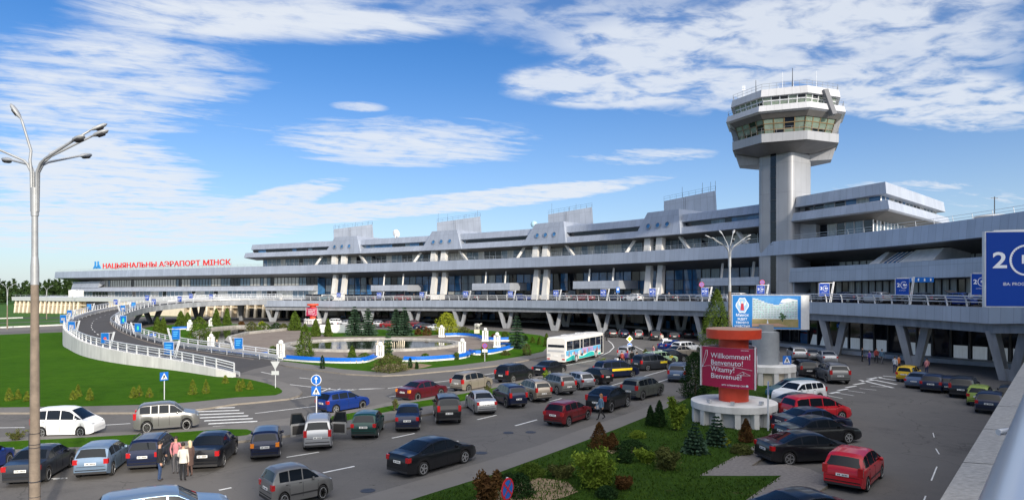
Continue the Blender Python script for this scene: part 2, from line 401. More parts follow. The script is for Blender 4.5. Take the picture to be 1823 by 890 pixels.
M_STEELW = mat('pale_painted_steel', (.62, .64, .67), .45, .2, var=.06, scale=4)
M_LAMPS = mat('lamp_steel', (.33, .345, .36), .5, .25, var=.12, scale=4)
M_DARK = mat('dark_metal', (.03, .03, .035), .5)
M_BLACK = mat('black_rubber', (.015, .015, .016), .8)
M_DIM = mat('dark_interior', (.02, .02, .024), .8)
M_CLAD = panel_mat('aluminium_cladding', (.365, .405, .48), 1.2, 4.0, .38, .25)
M_CLADP = panel_mat('pale_cladding', (.42, .455, .52), 1.2, 4.0, .42, .15)
M_TOWERC = panel_mat('tower_cladding', (.34, .35, .375), 1.6, 5.0, .45, .15)
M_TOWERW = panel_mat('tower_white_cladding', (.50, .51, .54), 1.2, 3.0, .45, .05)
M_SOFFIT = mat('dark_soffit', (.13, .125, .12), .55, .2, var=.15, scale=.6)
M_GLASS = mat('blue_glass', (.045, .15, .33), .06, 0, .6, var=.6, scale=.3)  # base colour carries the blue of the reflected sky
M_GLASSD = mat('dark_glass', (.008, .012, .020), .06, 0, .5)
M_GLASSG = mat('green_glass', (.17, .22, .18), .12, 0, .7, var=.35, scale=.5)
M_CURT = mat('pale_curtain_behind_glass', (.46, .47, .45), .35, 0, .7, var=.35, scale=5, stretch=(1, 1, .05))
M_CURTB = mat('blue_curtain_behind_glass', (.13, .19, .25), .25, 0, .8, var=.5, scale=5, stretch=(1, 1, .05))
M_BLIND = mat('white_blind', (.62, .66, .68), .6, var=.15, scale=4, stretch=(1, 1, .1), emis=((.75, .85, .95), .10))
M_MULL = mat('dark_mullion', (.05, .05, .055), .5)
M_BLUE = mat('blue_sign_face', (.004, .045, .30), .55, 0, .2)
M_BLUE2 = mat('azure_sign_face', (.004, .085, .36), .55, 0, .2, col2=(.008, .16, .46), scale=.9)
M_BENCHB = mat('blue_bench_paint', (.006, .14, .56), .5)
M_RED = mat('red_orange_paint', (.62, .055, .02), .5, var=.12, scale=1.5)
M_MAG = mat('crimson_panel', (.36, .008, .055), .4, var=.05, scale=.8)
M_SIGNR = mat('red_letters', (.60, .03, .03), .5)
M_SIGNB = mat('blue_emblem', (.03, .24, .56), .5)
M_YEL = mat('yellow_sign', (.80, .55, .01), .5)
M_WATER = mat('still_water', (.018, .022, .016), .03, 0, .6, bump=.06, bscale=6)
# ------------------------------------------------------------------ plan curves
def hB(px): x = px / 1000; return ((21.555 * x - 25.095) * x + 35.959) * x + 24.70
def zB(px): return 15.0 + (min(px, 1900) - 100) / 1723 * 2.4
def _pb(px):
    if px <= 1830:
        Y = (zB(px) - H) * F / hB(px); return Vector(((px - CX) / F * Y, Y, 0))
    p = _pb(1830); T = (p - _pb(1820)).normalized(); th = math.atan2(T.x, -T.y); s = 0.0; L_ = (px - 1830) * 0.5
    while s < L_:                                                     # beyond the picture the front goes on round its arc
        d = min(1.0, L_ - s); p = p + Vector((math.sin(th), -math.cos(th), 0)) * d; th -= R(0.5) * d; s += d
    return p
def nb(px):
    T = (_pb(px + 4) - _pb(px - 4)).normalized(); return Vector((T.y, -T.x, 0))      # towards the forecourt
def PB(px, inset, r):
    """point on the terminal front: inset metres behind the main band's face, r metres over its top edge"""
    p = _pb(px) - nb(px) * inset; p.z = zB(px) + r; return p
def uvs(L, h0, h1): return
def strip(mb, px0, px1, prof, m=0, step=12, caps=True, ms=None):
    n = max(2, int(math.ceil((px1 - px0) / step)) + 1)
    pxs = [px0 + (px1 - px0) * i / (n - 1) for i in range(n)]
    rows = [[PB(x, i, r) for i, r in prof] for x in pxs]
    u = 0
    for a in range(n - 1):
        du = (rows[a + 1][0].xy - rows[a][0].xy).length
        v = 0
        for k in range(len(prof) - 1):
            dv = math.hypot(prof[k + 1][0] - prof[k][0], prof[k + 1][1] - prof[k][1])
            mb.face([rows[a][k], rows[a + 1][k], rows[a + 1][k + 1], rows[a][k + 1]], m if ms is None else ms[k],
                    [(u, v), (u + du, v), (u + du, v + dv), (u, v + dv)])
            v += dv
        u += du
    if caps and len(prof) > 2:
        for rw in (rows[0], rows[-1]): mb.face(rw, m if ms is None else ms[0], [(0.4 + 0.01 * i, 0.3) for i in range(len(rw))])
def walk(px0, px1, w, inset=0):
    """columns along the front every w metres"""
    out, x = [px0], px0
    while x < px1:
        d = max((PB(x + 1, inset, 0) - PB(x, inset, 0)).length, 1e-3); x += w / d
        out.append(min(x, px1))
    return out
def panes(mb, px0, px1, w, inset, r0, r1, weights, lean=0.0, rows=1, mull=None, mm=0):
    rnd = random.Random(int(px0 * 7 + r0 * 31 + inset))
    cols = walk(px0, px1, w, inset)
    mats_, wts = zip(*weights)
    prev = 0
    for a, b in zip(cols, cols[1:]):
        for q in range(rows):
            ra = r0 + (r1 - r0) * q / rows; rb = r0 + (r1 - r0) * (q + 1) / rows
            ia = inset + lean * (ra - r0); ib = inset + lean * (rb - r0)
            prev = prev if rnd.random() < .35 else rnd.choices(mats_, wts)[0]
            mb.face([PB(a, ia, ra), PB(b, ia, ra), PB(b, ib, rb), PB(a, ib, rb)], prev)
    if mull is not None:
        for a in cols: mull.bar(PB(a, inset - .06, r0), PB(a, inset - .06 + lean * (r1 - r0), r1), .11, .14, mm, up=nb(a))
        for q in range(0, rows + 1):
            r = r0 + (r1 - r0) * q / rows
            for a, b in zip(cols, cols[1:]): mull.bar(PB(a, inset - .05 + lean * (r - r0), r), PB(b, inset - .05 + lean * (r - r0), r), .09, .09, mm)

GM = [M_GLASS, M_GLASSD, M_CURT, M_CURTB]
W_BLUE = [(0, 6), (1, 2), (3, 3)]; W_CURT = [(2, 7), (3, 3), (1, 1.5)]; W_MIX = [(3, 5), (2, 3), (1, 2)]; W_DARK = [(1, 5), (0, 2), (3, 1)]
XR = 2050
def PBI(px, ins, r):
    x = px
    for _ in range(12):
        p = PB(x, ins, r); x += (px - (CX + p.x / p.y * F)) * .7
    return PB(x, ins, r)
term = thing('airport_terminal', 'long curved silver airport terminal with stacked bands of cladding and blue glass', 'terminal building', tuple(_pb(900)))
T0 = term.matrix_world.copy(); T0.translation = term.location
def tpart(name, mb, mats, smooth=None, label=None):
    """part of the terminal, its mesh kept in the terminal's own frame"""
    L = Vector(term.location)
    mb.v = [(x - L.x, y - L.y, z - L.z) for x, y, z in mb.v]
    return part(name, mb, mats, term, smooth, label)
# main band with its sloping soffit and the flat roof behind it
b = MB(); strip(b, 97, XR, [(0.9, -2.55), (0.0, -2.45), (0.25, -0.05), (0.55, 0.0), (0.9, -0.25)]); tpart('main_band', b, M_CLAD)
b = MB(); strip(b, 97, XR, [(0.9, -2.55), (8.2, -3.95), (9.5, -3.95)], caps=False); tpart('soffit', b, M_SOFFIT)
b = MB(); strip(b, 97, XR, [(0.9, -0.25), (34, -0.25)], step=20); tpart('flat_roof', b, M_CONCG)
b = MB()
for x in walk(97, XR, 3.0, 1.2): b.bar(PB(x, 1.2, -.2), PB(x, 1.0, .75), .05)
cols = walk(97, XR, 6, 1.1)
for r in (.75, .35):
    for a, c in zip(cols, cols[1:]): b.bar(PB(a, 1.1, r), PB(c, 1.1, r), .045)
tpart('roof_railing', b, M_STEEL)
# upper storeys left of the tower
U0, U1 = 430, 1352
b = MB(); strip(b, U0, U1, [(6.2, 2.25), (1.4, 2.8), (0.9, 2.95), (1.5, 4.3), (2.0, 4.45), (3.2, 4.4)]); tpart('upper_band', b, M_CLAD)
b = MB(); strip(b, U0 + 8, U1, [(3.0, 5.3), (2.0, 5.45), (2.5, 6.95), (2.9, 7.1), (20, 7.0)]); tpart('roof_parapet', b, M_CLAD)
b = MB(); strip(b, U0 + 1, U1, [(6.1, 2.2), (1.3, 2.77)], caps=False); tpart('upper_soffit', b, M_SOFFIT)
gb, mu = MB(), MB(); panes(gb, U0 + 14, U1, 1.9, 5.8, -.3, 2.35, W_MIX, mull=mu); o = tpart('upper_window_band', gb, GM); mu.v = [tuple(Vector(v) - Vector(term.location)) for v in mu.v]; part('window_frame', mu, M_STEEL, o)
gb = MB(); panes(gb, U0 + 10, U1, 1.6, 3.1, 4.3, 5.4, W_DARK); tpart('strip_window', gb, GM)
b = MB()
strip(b, U0 + 14, U0 + 15, [(5.8, -.3), (5.8, 2.3), (25, 2.3), (25, -.3)], caps=True); strip(b, U0 + 7, U0 + 7.5, [(3, 4.3), (3, 5.4), (25, 5.4), (25, 4.3)]); strip(b, U0, U0 + .5, [(1.4, 2.8), (2, 4.4), (25, 4.4), (25, 2.8)]); strip(b, U0 + 8, U0 + 8.5, [(2.0, 5.45), (2.6, 7.05), (25, 7.05), (25, 5.45)])
tpart('end_wall', b, M_CLADP)
b = MB(); strip(b, 100, XR, [(13, -11.5), (13, -.3)], caps=False, step=20); strip(b, U0 + 16, U1, [(10, -.2), (10, 5.4)], caps=False, step=20); tpart('inner_core', b, M_DIM)
b = MB(); strip(b, 545.2, 545.7, [(4.9, -10.2), (4.9, -3.85), (8.4, -3.85), (8.4, -10.2)]); tpart('glass_end', b, M_GLASS)
X2 = 1885                                                             # the other half's upper storeys, beyond the right edge
b = MB(); strip(b, X2, XR, [(6.2, 2.25), (1.4, 2.8), (0.9, 2.95), (1.5, 4.3), (2.0, 4.45), (3.2, 4.4)]); strip(b, X2 + 8, XR, [(3.0, 5.3), (2.0, 5.45), (2.5, 6.95), (2.9, 7.1), (20, 7.0)]); tpart('far_upper_band', b, M_CLAD)
b = MB(); strip(b, X2 + 8, XR, [(5.8, -.3), (5.8, 2.3), (4.5, 2.3), (4.5, 5.5), (20, 5.5)]); tpart('far_upper_wall', b, M_GLASSD)
# gable blocks with three portholes
for k, (bl, tl, tr, br_, ph) in enumerate(((573, 588, 627, 639, (591, 604, 617)), (745, 761, 805, 818, (767, 781, 796)), (925, 944, 994, 1004, (951.5, 966, 981.5)), (1124, 1142, 1197, 1207, (1148, 1164.7, 1181.6)))):
    b = MB()
    def bp(x, r, ins): return PB(x, ins, r)
    fr = [bp(bl, 2.95, .75), bp(br_, 2.95, .75), bp(br_ - (br_ - tr) * .25, 4.4, 1.3), bp(tr, 8.15, 2.0), bp(tl, 8.15, 2.0), bp(bl + (tl - bl) * .25, 4.4, 1.3)]
    bk = [bp(bl, 2.95, 4), bp(br_, 2.95, 4), bp(br_ - (br_ - tr) * .25, 4.4, 6), bp(tr, 8.15, 15), bp(tl, 8.15, 15), bp(bl + (tl - bl) * .25, 4.4, 6)]
    uvq = [(0, 0), (9, 0), (9, 1.5), (8, 5.2), (1, 5.2), (0, 1.5)]
    b.face(fr, 0, uvq)
    for i in range(6): b.face([fr[i], fr[(i + 1) % 6], bk[(i + 1) % 6], bk[i]], 0, [(.3, .2), (.8, .2), (.8, .9), (.3, .9)])
    o = tpart('gable_block', b, M_CLAD)
    for x in ph:
        c = bp(x, 5.2, 1.18); n = (nb(x) + Vector((0, 0, .2))).normalized()
        q = MB(); M_ = n.to_track_quat('Z', 'Y').to_matrix().to_4x4(); M_.translation = c
        q.lathe([(.56, 0), (.62, .12), (.50, .14)], 20, M_, 0, cap=False); q.lathe([(.5, .05), (.5, .06)], 20, M_, 1)
        q.v = [tuple(Vector(v) - Vector(term.location)) for v in q.v]
        part('porthole', q, [M_CLADP, M_GLASS], o)
# roof plant houses with railings and masts
for k, (l, r, yt_) in enumerate(((594, 666, 404), (778, 858, 391), (976, 1057, 375.5), (1182, 1277, 349))):
    b = MB()
    def q(x, ins, rr): return PBI(x, ins, rr)
    c_ = PBI((l + r) / 2, 13.4, 7); rt = H + (HZ - yt_) / F * c_.y - zB((l + r) / 2)
    low = [q(l, 13, 6.8), q(r, 13, 6.8), q(r, 25, 6.8), q(l, 25, 6.8)]; top = [q(l, 13.4, rt - .3), q(r - 3, 13.4, rt + .5), q(r - 4, 25, rt + .5), q(l, 25, rt - .3)]
    for i in range(4): b.face([low[i], low[(i + 1) % 4], top[(i + 1) % 4], top[i]], 0, [(0, 0), (10, 0), (10, 5), (0, 5)])
    b.face(top, 0, [(0, 0), (1, 0), (1, 1), (0, 1)])
    o = tpart('plant_house', b, M_CLADP)
    b = MB(); rnd = random.Random(k)
    for i in range(9):
        t = i / 8; a = top[0].lerp(top[1], t); b.bar(a, a + Vector((0, 0, 1.0)), .035)
        c = top[3].lerp(top[2], t); b.bar(c, c + Vector((0, 0, 1.0)), .035)
    for h in (.5, 1.0): b.bar(top[0] + Vector((0, 0, h)), top[1] + Vector((0, 0, h)), .03); b.bar(top[1] + Vector((0, 0, h)), top[2] + Vector((0, 0, h)), .03); b.bar(top[0] + Vector((0, 0, h)), top[3] + Vector((0, 0, h)), .03)
    for i in range(6):
        a = top[rnd.choice((0, 3))].lerp(top[rnd.choice((1, 2))], rnd.random()); b.bar(a, a + Vector((0, 0, rnd.uniform(1.2, 3.0))), .05)
    f = low[0].lerp(low[1], .42) + Vector((0, 0, 0)); g = top[0].lerp(top[1], .42)
    for s in (-.25, .25):
        n = nb(l) * .12; d = (low[1] - low[0]).normalized() * s; b.bar(f + n + d, g + n + d, .035)
    b.v = [tuple(Vector(v) - Vector(term.location)) for v in b.v]; part('roof_rail', b, M_DARK, o)
# deck-level glass hall
zdeck = lambda px: lerp_tab([(420, 5.55), (600, 5.55), (840, 6.0), (1274, 6.6), (1432, 6.9), (2200, 6.95)], px) - .15
def rdeck(px): return zdeck(px) - zB(px)
gb, mu = MB(), MB()
cols = walk(546, 1345, 2.3, 8.3)
rnd = random.Random(5); prev = 0
for a, c in zip(cols, cols[1:]):
    for q_ in range(3):
        r0a, r0c = rdeck(a), rdeck(c); ha, hc = (-3.95 - r0a) / 3, (-3.95 - r0c) / 3
        prev = prev if rnd.random() < .3 else rnd.choices((0, 1, 3, 2), (8, 1.6, 2.6, .9))[0]
        gb.face([PB(a, 8.3, r0a + ha * q_), PB(c, 8.3, r0c + hc * q_), PB(c, 8.3, r0c + hc * (q_ + 1)), PB(a, 8.3, r0a + ha * (q_ + 1))], prev)
        mu.bar(PB(a, 8.22, r0a + ha * q_), PB(c, 8.22, r0c + hc * q_), .1)
    mu.bar(PB(a, 8.2, rdeck(a)), PB(a, 8.2, -3.95), .08, .16, 0, up=nb(a))
o = tpart('glass_hall_front', gb, GM); mu.v = [tuple(Vector(v) - Vector(term.location)) for v in mu.v]; part('window_frame', mu, M_MULL, o)
# left wing: window band, pale band, window band
gb, mu = MB(), MB(); panes(gb, 132, 545, 1.5, 5.4, -6.0, -3.55, W_CURT, mull=mu); o = tpart('curtained_window_band', gb, GM); mu.v = [tuple(Vector(v) - Vector(term.location)) for v in mu.v]; part('window_frame', mu, M_MULL, o)
b = MB(); strip(b, 112, 545, [(5.6, -7.75), (2.6, -7.65), (3.2, -6.2), (5.6, -6.0)]); tpart('lower_band', b, M_CLADP)
b = MB(); strip(b, 113, 160, [(2.9, -6.3), (3.6, -3.9), (8.0, -3.7)]); tpart('end_panel', b, M_CLADP)
gb, mu = MB(), MB(); panes(gb, 114, 545, 2.2, 5.0, -10.2, -7.7, W_MIX, mull=mu); o = tpart('lower_window_band', gb, GM); mu.v = [tuple(Vector(v) - Vector(term.location)) for v in mu.v]; part('window_frame', mu, M_STEELW, o)
b = MB(); strip(b, 97.5, 98, [(1, -2.6), (8, -3.9), (30, -3.9), (30, -.2), (1, -.2)]); tpart('end_wall', b, M_CLADP); b = MB(); strip(b, 113, 113.5, [(5, -10.2), (5, -3.8), (30, -3.8), (30, -10.2)]); tpart('end_wall', b, M_CLADP); b = MB(); strip(b, 545, 545.5, [(2.8, -7.7), (3.3, -6.1), (8.3, -6.1), (8.3, -7.7)]); tpart('end_wall', b, M_CLADP)
# right wing beyond the tower
gb, mu = MB(), MB(); panes(gb, 1418, XR, 1.3, 7.0, -5.6, -3.8, W_CURT, mull=mu); o = tpart('curtained_window_band', gb, GM); mu.v = [tuple(Vector(v) - Vector(term.location)) for v in mu.v]; part('window_frame', mu, M_MULL, o)
b = MB(); strip(b, 1393, XR, [(7.0, -7.2), (0.7, -7.1), (0.8, -4.75), (1.3, -4.7), (7.0, -5.0)]); tpart('lower_band', b, M_CLAD)
gb, mu = MB(), MB(); panes(gb, 1404, XR, 1.25, 5.2, -10.6, -7.1, [(2, 5), (3, 4), (1, 2)], mull=mu); o = tpart('deck_window_band', gb, GM); mu.v = [tuple(Vector(v) - Vector(term.location)) for v in mu.v]; part('window_frame', mu, M_MULL, o)
b = MB(); strip(b, 1391, 1405, [(1.2, -10.6), (1.2, -7.0), (7, -7.0)]); tpart('end_panel', b, M_CLAD)
# slanted white skylight box on the right wing
b = MB()
for x0, x1 in ((1538, 1556), (1590, 1650)):
    f0, f1 = PB(x0, .9, -4.72), PB(x1, .9, -4.72); t0, t1 = PB(x0 + 14, 2.6, -3.05), PB(x1 + 3, 2.6, -3.05); k0, k1 = PB(x0 + 14, 6.9, -3.05), PB(x1 + 3, 6.9, -3.05); l0, l1 = PB(x0, 6.9, -4.72), PB(x1, 6.9, -4.72)
    for fc in ([f0, f1, t1, t0], [t0, t1, k1, k0], [f0, t0, k0, l0], [f1, l1, k1, t1]): b.face(fc, 0)
for x in (1562, 1570, 1578, 1586): b.bar(PB(x, .9, -4.7), PB(x + 12, 2.6, -3.2), .12)
tpart('slanted_box', b, M_CONC)
gb = MB(); gb.face([PB(1556, 1.3, -4.7), PB(1590, 1.3, -4.7), PB(1602, 2.9, -3.2), PB(1568, 2.9, -3.2)], 0); tpart('skylight', gb, M_GLASS)
# entrance canopies on the drop-off deck
for l, r, y0, y1, dep in ((656, 721, 507.5, 518.5, 3), (836, 903, 504, 517, 3), (1015, 1096, 500, 514.5, 3), (1241, 1346, 494, 509, 3)):
    mx = (l + r) / 2; ins = 1.0
    Yf = PB(mx, ins, 0).y; zt = H + (HZ - y0) / F * Yf; zb = H + (HZ - y1) / F * Yf
    rt, rb = zt - zB(mx), zb - zB(mx)
    b = MB(); strip(b, l, r, [(8.2, rb), (ins + .15, rb), (ins, rb + .1), (ins + .1, rt), (8.2, rt)])
    tpart('entrance_canopy', b, M_CLADP)
    for x in (l + (r - l) * .28, l + (r - l) * .8):
        b = MB(); b.bar(PB(x, 2.2, rt), PB(x, 2.6, -3.2), .35); tpart('canopy_hanger', b, M_CONC)
        b = MB(); b.bar(PB(x, 3, rdeck(x)), PB(x, 3, rb), .18); tpart('canopy_post', b, M_CONC)
# paired columns and slanted braces
PAIRS = ((596, 613), (773, 791), (955, 972.5), (1155, 1176))
for pr in PAIRS:
    for x in pr:
        w = .62
        u = (PB(x + 1, 0, 0) - PB(x - 1, 0, 0)).normalized(); u.z = 0; n = nb(x)
        def ring(c, hw, hd): return [c - u * hw + n * hd, c + u * hw + n * hd, c + u * hw - n * hd, c - u * hw - n * hd]
        b = MB(); t = PBI(x + 2, 3.4, -3.0); m_ = PBI(x - 2.5, 2.0, rdeck(x) - .1)
        b.loft([ring(m_, w * 1.3, .5), ring(t, w * 1.05, .5)], 0, True); tpart('column', b, M_CONC)
        b = MB(); t = PBI(x + .8, 2.6, 3.0); m_ = PBI(x - .8, 2.0, -.3)
        b.loft([ring(m_, w * 1.3, .6), ring(t, w * 1.2, .6)], 0, True); tpart('upper_column', b, M_CONC)
for xa, xb in ((561, 574), (653, 640), (736, 750), (832, 818), (920, 934), (1022, 1007), (1114, 1131), (1227, 1210), (1330, 1312)):
    b = MB(); b.bar(PBI(xa, 1.6, -.2), PBI(xb, 3.2, 2.8), .55, .6); tpart('slanted_brace', b, M_CONC)
# ground floor under the deck
GF = [(440, 56.5), (545, 56.5), (600, 57), (800, 58.5), (960, 61), (1147, 71), (1300, 90), (1400, 101), (1500, 113), (1650, 128), (1823, 141), (1900, 148)]
def PG(px, out, z):
    d = lerp_tab(GF, px); Y = F * H / d; p = Vector(((px - CX) / F * Y, Y, z))
    if out: p += nb(min(px, 1820)) * out
    return p
gb, mu = MB(), MB(); rnd = random.Random(9)
x = 545
cols = []
while x < 1895:
    cols.append(x); x += 2.0 / max((PG(x + 1, 0, 0) - PG(x, 0, 0)).length, .02)
for a, c in zip(cols, cols[1:]):
    lit = a > 1425
    for z0, z1 in ((0.1, 2.1), (2.1, 4.2), (4.2, 7.0)):
        k = 1
        if lit and z0 < 1: k = 4 if rnd.random() < .72 else 1
        elif not lit and z0 < 4 : k = rnd.choices((0, 1), (3, 5))[0]
        sl = .35 if (k == 4 and rnd.random() < .25) else 0
        gb.face([PG(a, 0, z0), PG(c, 0, z0), PG(c, 0, z1), PG(a, 0, z1)], 1)
        if k != 1: gb.face([PG(a + (c - a) * .12, .03, z0 + .15), PG(a + (c - a) * .86, .03, z0 + .15), PG(a + (c - a) * .86, .03, z1 - .12), PG(a + (c - a) * (.12 + sl), .03, z1 - .12)], k)
    mu.bar(PG(a, .1, 0), PG(a, .1, 7), .16, .2, 0, up=nb(min(a, 1820)))
o = tpart('ground_floor_front', gb, GM + [M_BLIND]); mu.v = [tuple(Vector(v) - Vector(term.location)) for v in mu.v]; part('window_frame', mu, M_MULL, o)
for a, c in ((586, 614), (760, 792), (940, 975), (1138, 1160), (1305, 1330)):
    b = MB(); pts = [PG(a, 3.0, 0), PG(c, 3.0, 0), PG(c, -1, 0), PG(a, -1, 0)]; b.prism([(p.x, p.y) for p in pts], 1.2, 6.9); b2 = MB()
    o = tpart('white_pier_wall', b, M_CONC)
    xm = a + (c - a) * .45; w_ = (c - a) * .14
    b = MB(); pts = [PG(xm - w_, 3.04, 0), PG(xm + w_, 3.04, 0), PG(xm + w_, 2.9, 0), PG(xm - w_, 2.9, 0)]; b.prism([(p.x, p.y) for p in pts], 3.2, 5.6)
    b.v = [tuple(Vector(v) - Vector(term.location)) for v in b.v]; part('dark_window', b, M_DIM, o)
b = MB()
cols = [545 + 25 * i for i in range(55)]
for a, c in zip(cols, cols[1:]): b.face([PG(a, 3.2, 0), PG(c, 3.2, 0), PG(c, 3.2, .5), PG(a, 3.2, .5)]); b.face([PG(a, 3.2, .5), PG(c, 3.2, .5), PG(c, -.5, .5), PG(a, -.5, .5)])
tpart('plinth', b, M_CONCG)
# ------------------------------------------------------------------ low wing at the far left with stone fins
lw = thing('low_stone_wing', 'long low cream stone wing with upright fins and a flat roof, left of the ramp', 'building', (-120, 225, 0))
LWL = Vector(lw.location)
def lpart(name, mb, mats):
    mb.v = [tuple(Vector(v) - LWL) for v in mb.v]; return part(name, mb, mats, lw)
def PL(px, ins, z):
    d = lerp_tab([(20, 44), (300, 50), (470, 53.5), (560, 55.5)], px); Y = F * H / d; return Vector(((px - CX) / F * Y, Y + ins, z))
cols = [25, 80, 140, 200, 260, 320, 380, 440, 500, 548]
bw, br_, bg_ = MB(), MB(), MB()
for a, c in zip(cols, cols[1:]):
    bw.face([PL(a, 1.5, 0), PL(c, 1.5, 0), PL(c, 1.5, 4.3), PL(a, 1.5, 4.3)]); bw.face([PL(a, -.1, 2.7), PL(c, -.1, 2.7), PL(c, -.1, 3.0), PL(a, -.1, 3.0)]); bw.face([PL(a, -.1, 2.7), PL(c, -.1, 2.7), PL(c, 1.5, 2.7), PL(a, 1.5, 2.7)])
    br_.face([PL(a, -1, 4.25), PL(c, -1, 4.25), PL(c, -1.2, 5.6), PL(a, -1.2, 5.6)], 0); br_.face([PL(a, -1.2, 5.6), PL(c, -1.2, 5.6), PL(c, 20, 5.6), PL(a, 20, 5.6)], 0); br_.face([PL(a, -1, 4.25), PL(c, -1, 4.25), PL(c, 1.6, 4.2), PL(a, 1.6, 4.2)], 0)
bw.face([PL(25, 1.5, 0), PL(25, 20, 0), PL(25, 20, 5.5), PL(25, 1.5, 5.5)]); br_.face([PL(25, -1, 4.25), PL(25, 20, 4.25), PL(25, 20, 5.6), PL(25, -1.2, 5.6)])
lpart('stone_wall', bw, M_CREAM); lpart('roof_slab', br_, M_STEELW)
x = 30; i = 0
while x < 545:
    if not (142 < x < 196 or 215 < x < 335):
        b = MB(); c = PL(x, 0, 0); b.loft([[c + Vector((-.28, -1.2, 0)), c + Vector((.28, -1.2, 0)), c + Vector((.28, 1.6, 0)), c + Vector((-.28, 1.6, 0))], [c + Vector((-.28, -.45, 4.25)), c + Vector((.28, -.45, 4.25)), c + Vector((.28, 1.6, 4.25)), c + Vector((-.28, 1.6, 4.25))]], 0, True); lpart('stone_fin', b, M_CREAM)
    x += 7.4 if x < 140 else 14.3
b = MB(); b.prism([tuple(PL(155, -.5, 0).xy), tuple(PL(190, -.5, 0).xy), tuple(PL(190, 1.4, 0).xy), tuple(PL(155, 1.4, 0).xy)], .3, 4.1); lpart('dark_gateway', b, M_DIM)
b = MB(); b.prism([tuple(PL(196, -.9, 0).xy), tuple(PL(330, -.9, 0).xy), tuple(PL(330, 1.4, 0).xy), tuple(PL(196, 1.4, 0).xy)], 0, 4.2); lpart('stone_block', b, M_CREAM)
b = MB(); b.prism([tuple(PL(440, .6, 0).xy), tuple(PL(546, .6, 0).xy), tuple(PL(546, 1.3, 0).xy), tuple(PL(440, 1.3, 0).xy)], .2, 2.6); lpart('ground_window', b, M_GLASSD)
b = MB(); c = PL(89, 14, 5.6); b.box(c + Vector((0, 0, 1.1)), (3.6, 3, 2.4)); lpart('roof_box', b, M_WHITE)
b = MB()
for xx in range(30, 540, 9): p = PL(xx, -.7, 5.6); b.bar(p, p + Vector((0, 0, .7)), .05)
for a, c in zip(cols, cols[1:]): b.bar(PL(a, -.7, 6.3), PL(c, -.7, 6.3), .06)
lpart('roof_railing', b, M_STEEL)
# ------------------------------------------------------------------ rooftop name sign
a, c = PBI(183, 3.2, 0), PBI(411, 3.2, 0)
sg = thing('rooftop_sign', 'big red rooftop letters reading the airport name beside a blue twin-peak emblem', 'sign', tuple(a))
tm = text_mb('НАЦЫЯНАЛЬНЫ АЭРАПОРТ МІНСК', 2.45, 0, 'LEFT', 1.0, .0, .03)
wdt = max(v[0] for v in tm.v); d = c - a; d.z = 0; up = Vector((0, 0, 1))
za, zc = a.z + .95, c.z + .95
M_ = frame(Vector((a.x, a.y, za)), Vector((d.x, d.y, zc - za)), up) @ Matrix.Diagonal((Vector((d.x, d.y, zc - za)).length / wdt, 1, 1, 1))
b = MB()
for o_ in ((-.05, 0, 0), (.05, 0, .07), (0, .06, .14), (0, -.05, .21)): b.add(tm, Matrix.Translation(-a) @ M_ @ Matrix.Translation(o_))
part('letters', b, M_SIGNR, sg)
b = MB(); dn = d.normalized(); e = frame(Vector((a.x, a.y, za)) - dn * 4.4, d, up) @ Matrix.Diagonal((1.7, 1.0, 1, 1)); e = Matrix.Translation(-a) @ e
for s0 in (0.0, 1.05):
    b.extr([(s0 - .95, -.1), (s0 - .35, -.1), (s0 + .12, 1.0), (s0 + .12, 2.7), (s0 - .25, 2.7), (s0 - .25, 1.2)], e, .25); b.extr([(s0 + .2, 2.7), (s0 + .2, 1.0), (s0 + .62, -.1), (s0 + .1, -.1), (s0 + .02, .4)], e, .25)
b.extr([(1.6, -.1), (2.1, -.1), (1.45, 1.4), (1.3, .8)], e, .25)
part('emblem', b, M_SIGNB, sg)
b = MB()
for i in range(40):
    t = i / 39; p = a.lerp(c, t); p.z -= .3; b.bar(p - a, p - a + Vector((0, 0, 1.4)), .07); q = p + Vector((0, 1.2, 0)); b.bar(q - a, p - a + Vector((0, 0, 2.3)), .06)
b.bar(Vector((0, 0, .75)) , c - a + Vector((0, 0, .75)), .08)
part('support_frame', b, M_STEEL, sg)
# ------------------------------------------------------------------ control tower
CT = Vector((47.4, 117.4, 0)); tw = thing('control_tower', 'octagonal airport control tower with two glazed storeys on a pale shaft', 'control tower', tuple(CT))
fx = Vector((-CT.x, -CT.y, 0)).normalized()
ANG0 = math.atan2(fx.y, fx.x)
def TZ(z): return H + (z - H) * .9715
def oct_(r, z, rr=None):
    r = r * .98 if r > 5 else r; z = TZ(z)
    return [Vector((math.cos(ANG0 + R(22.5 + 45 * i)) * r, math.sin(ANG0 + R(22.5 + 45 * i)) * r, z)) for i in range(8)]
def oband(levels, m=0, cap0=False, cap1=False, ms=None):
    b = MB(); rows = [oct_(r, z) for r, z in levels]
    for k in range(len(rows) - 1):
        for i in range(8):
            j = (i + 1) % 8; L = (rows[k][j] - rows[k][i]).length
            b.face([rows[k][i], rows[k][j], rows[k + 1][j], rows[k + 1][i]], m if ms is None else ms[k], [(0, 0), (L, 0), (L, 1.5), (0, 1.5)])
    if cap0: b.face(rows[0][::-1], m, [(0, 0)] * 8)
    if cap1: b.face(rows[-1], m, [(0, 0)] * 8)
    return b
sh = [Vector((43.1, 118.5, 0)) - CT, Vector((46.9, 113.0, 0)) - CT, Vector((51.9, 116.4, 0)) - CT, Vector((47.9, 121.9, 0)) - CT]
b = MB(); rnd_c = []
for i in range(4):
    p, q, s = sh[i - 1], sh[i], sh[(i + 1) % 4]; a1 = (p - q).normalized(); a2 = (s - q).normalized(); rr = .9
    for k in range(6):
        t = k / 5; rnd_c.append(q + a1 * rr * (1 - t) ** 2 + a2 * rr * t ** 2)
n = len(rnd_c); u = 0
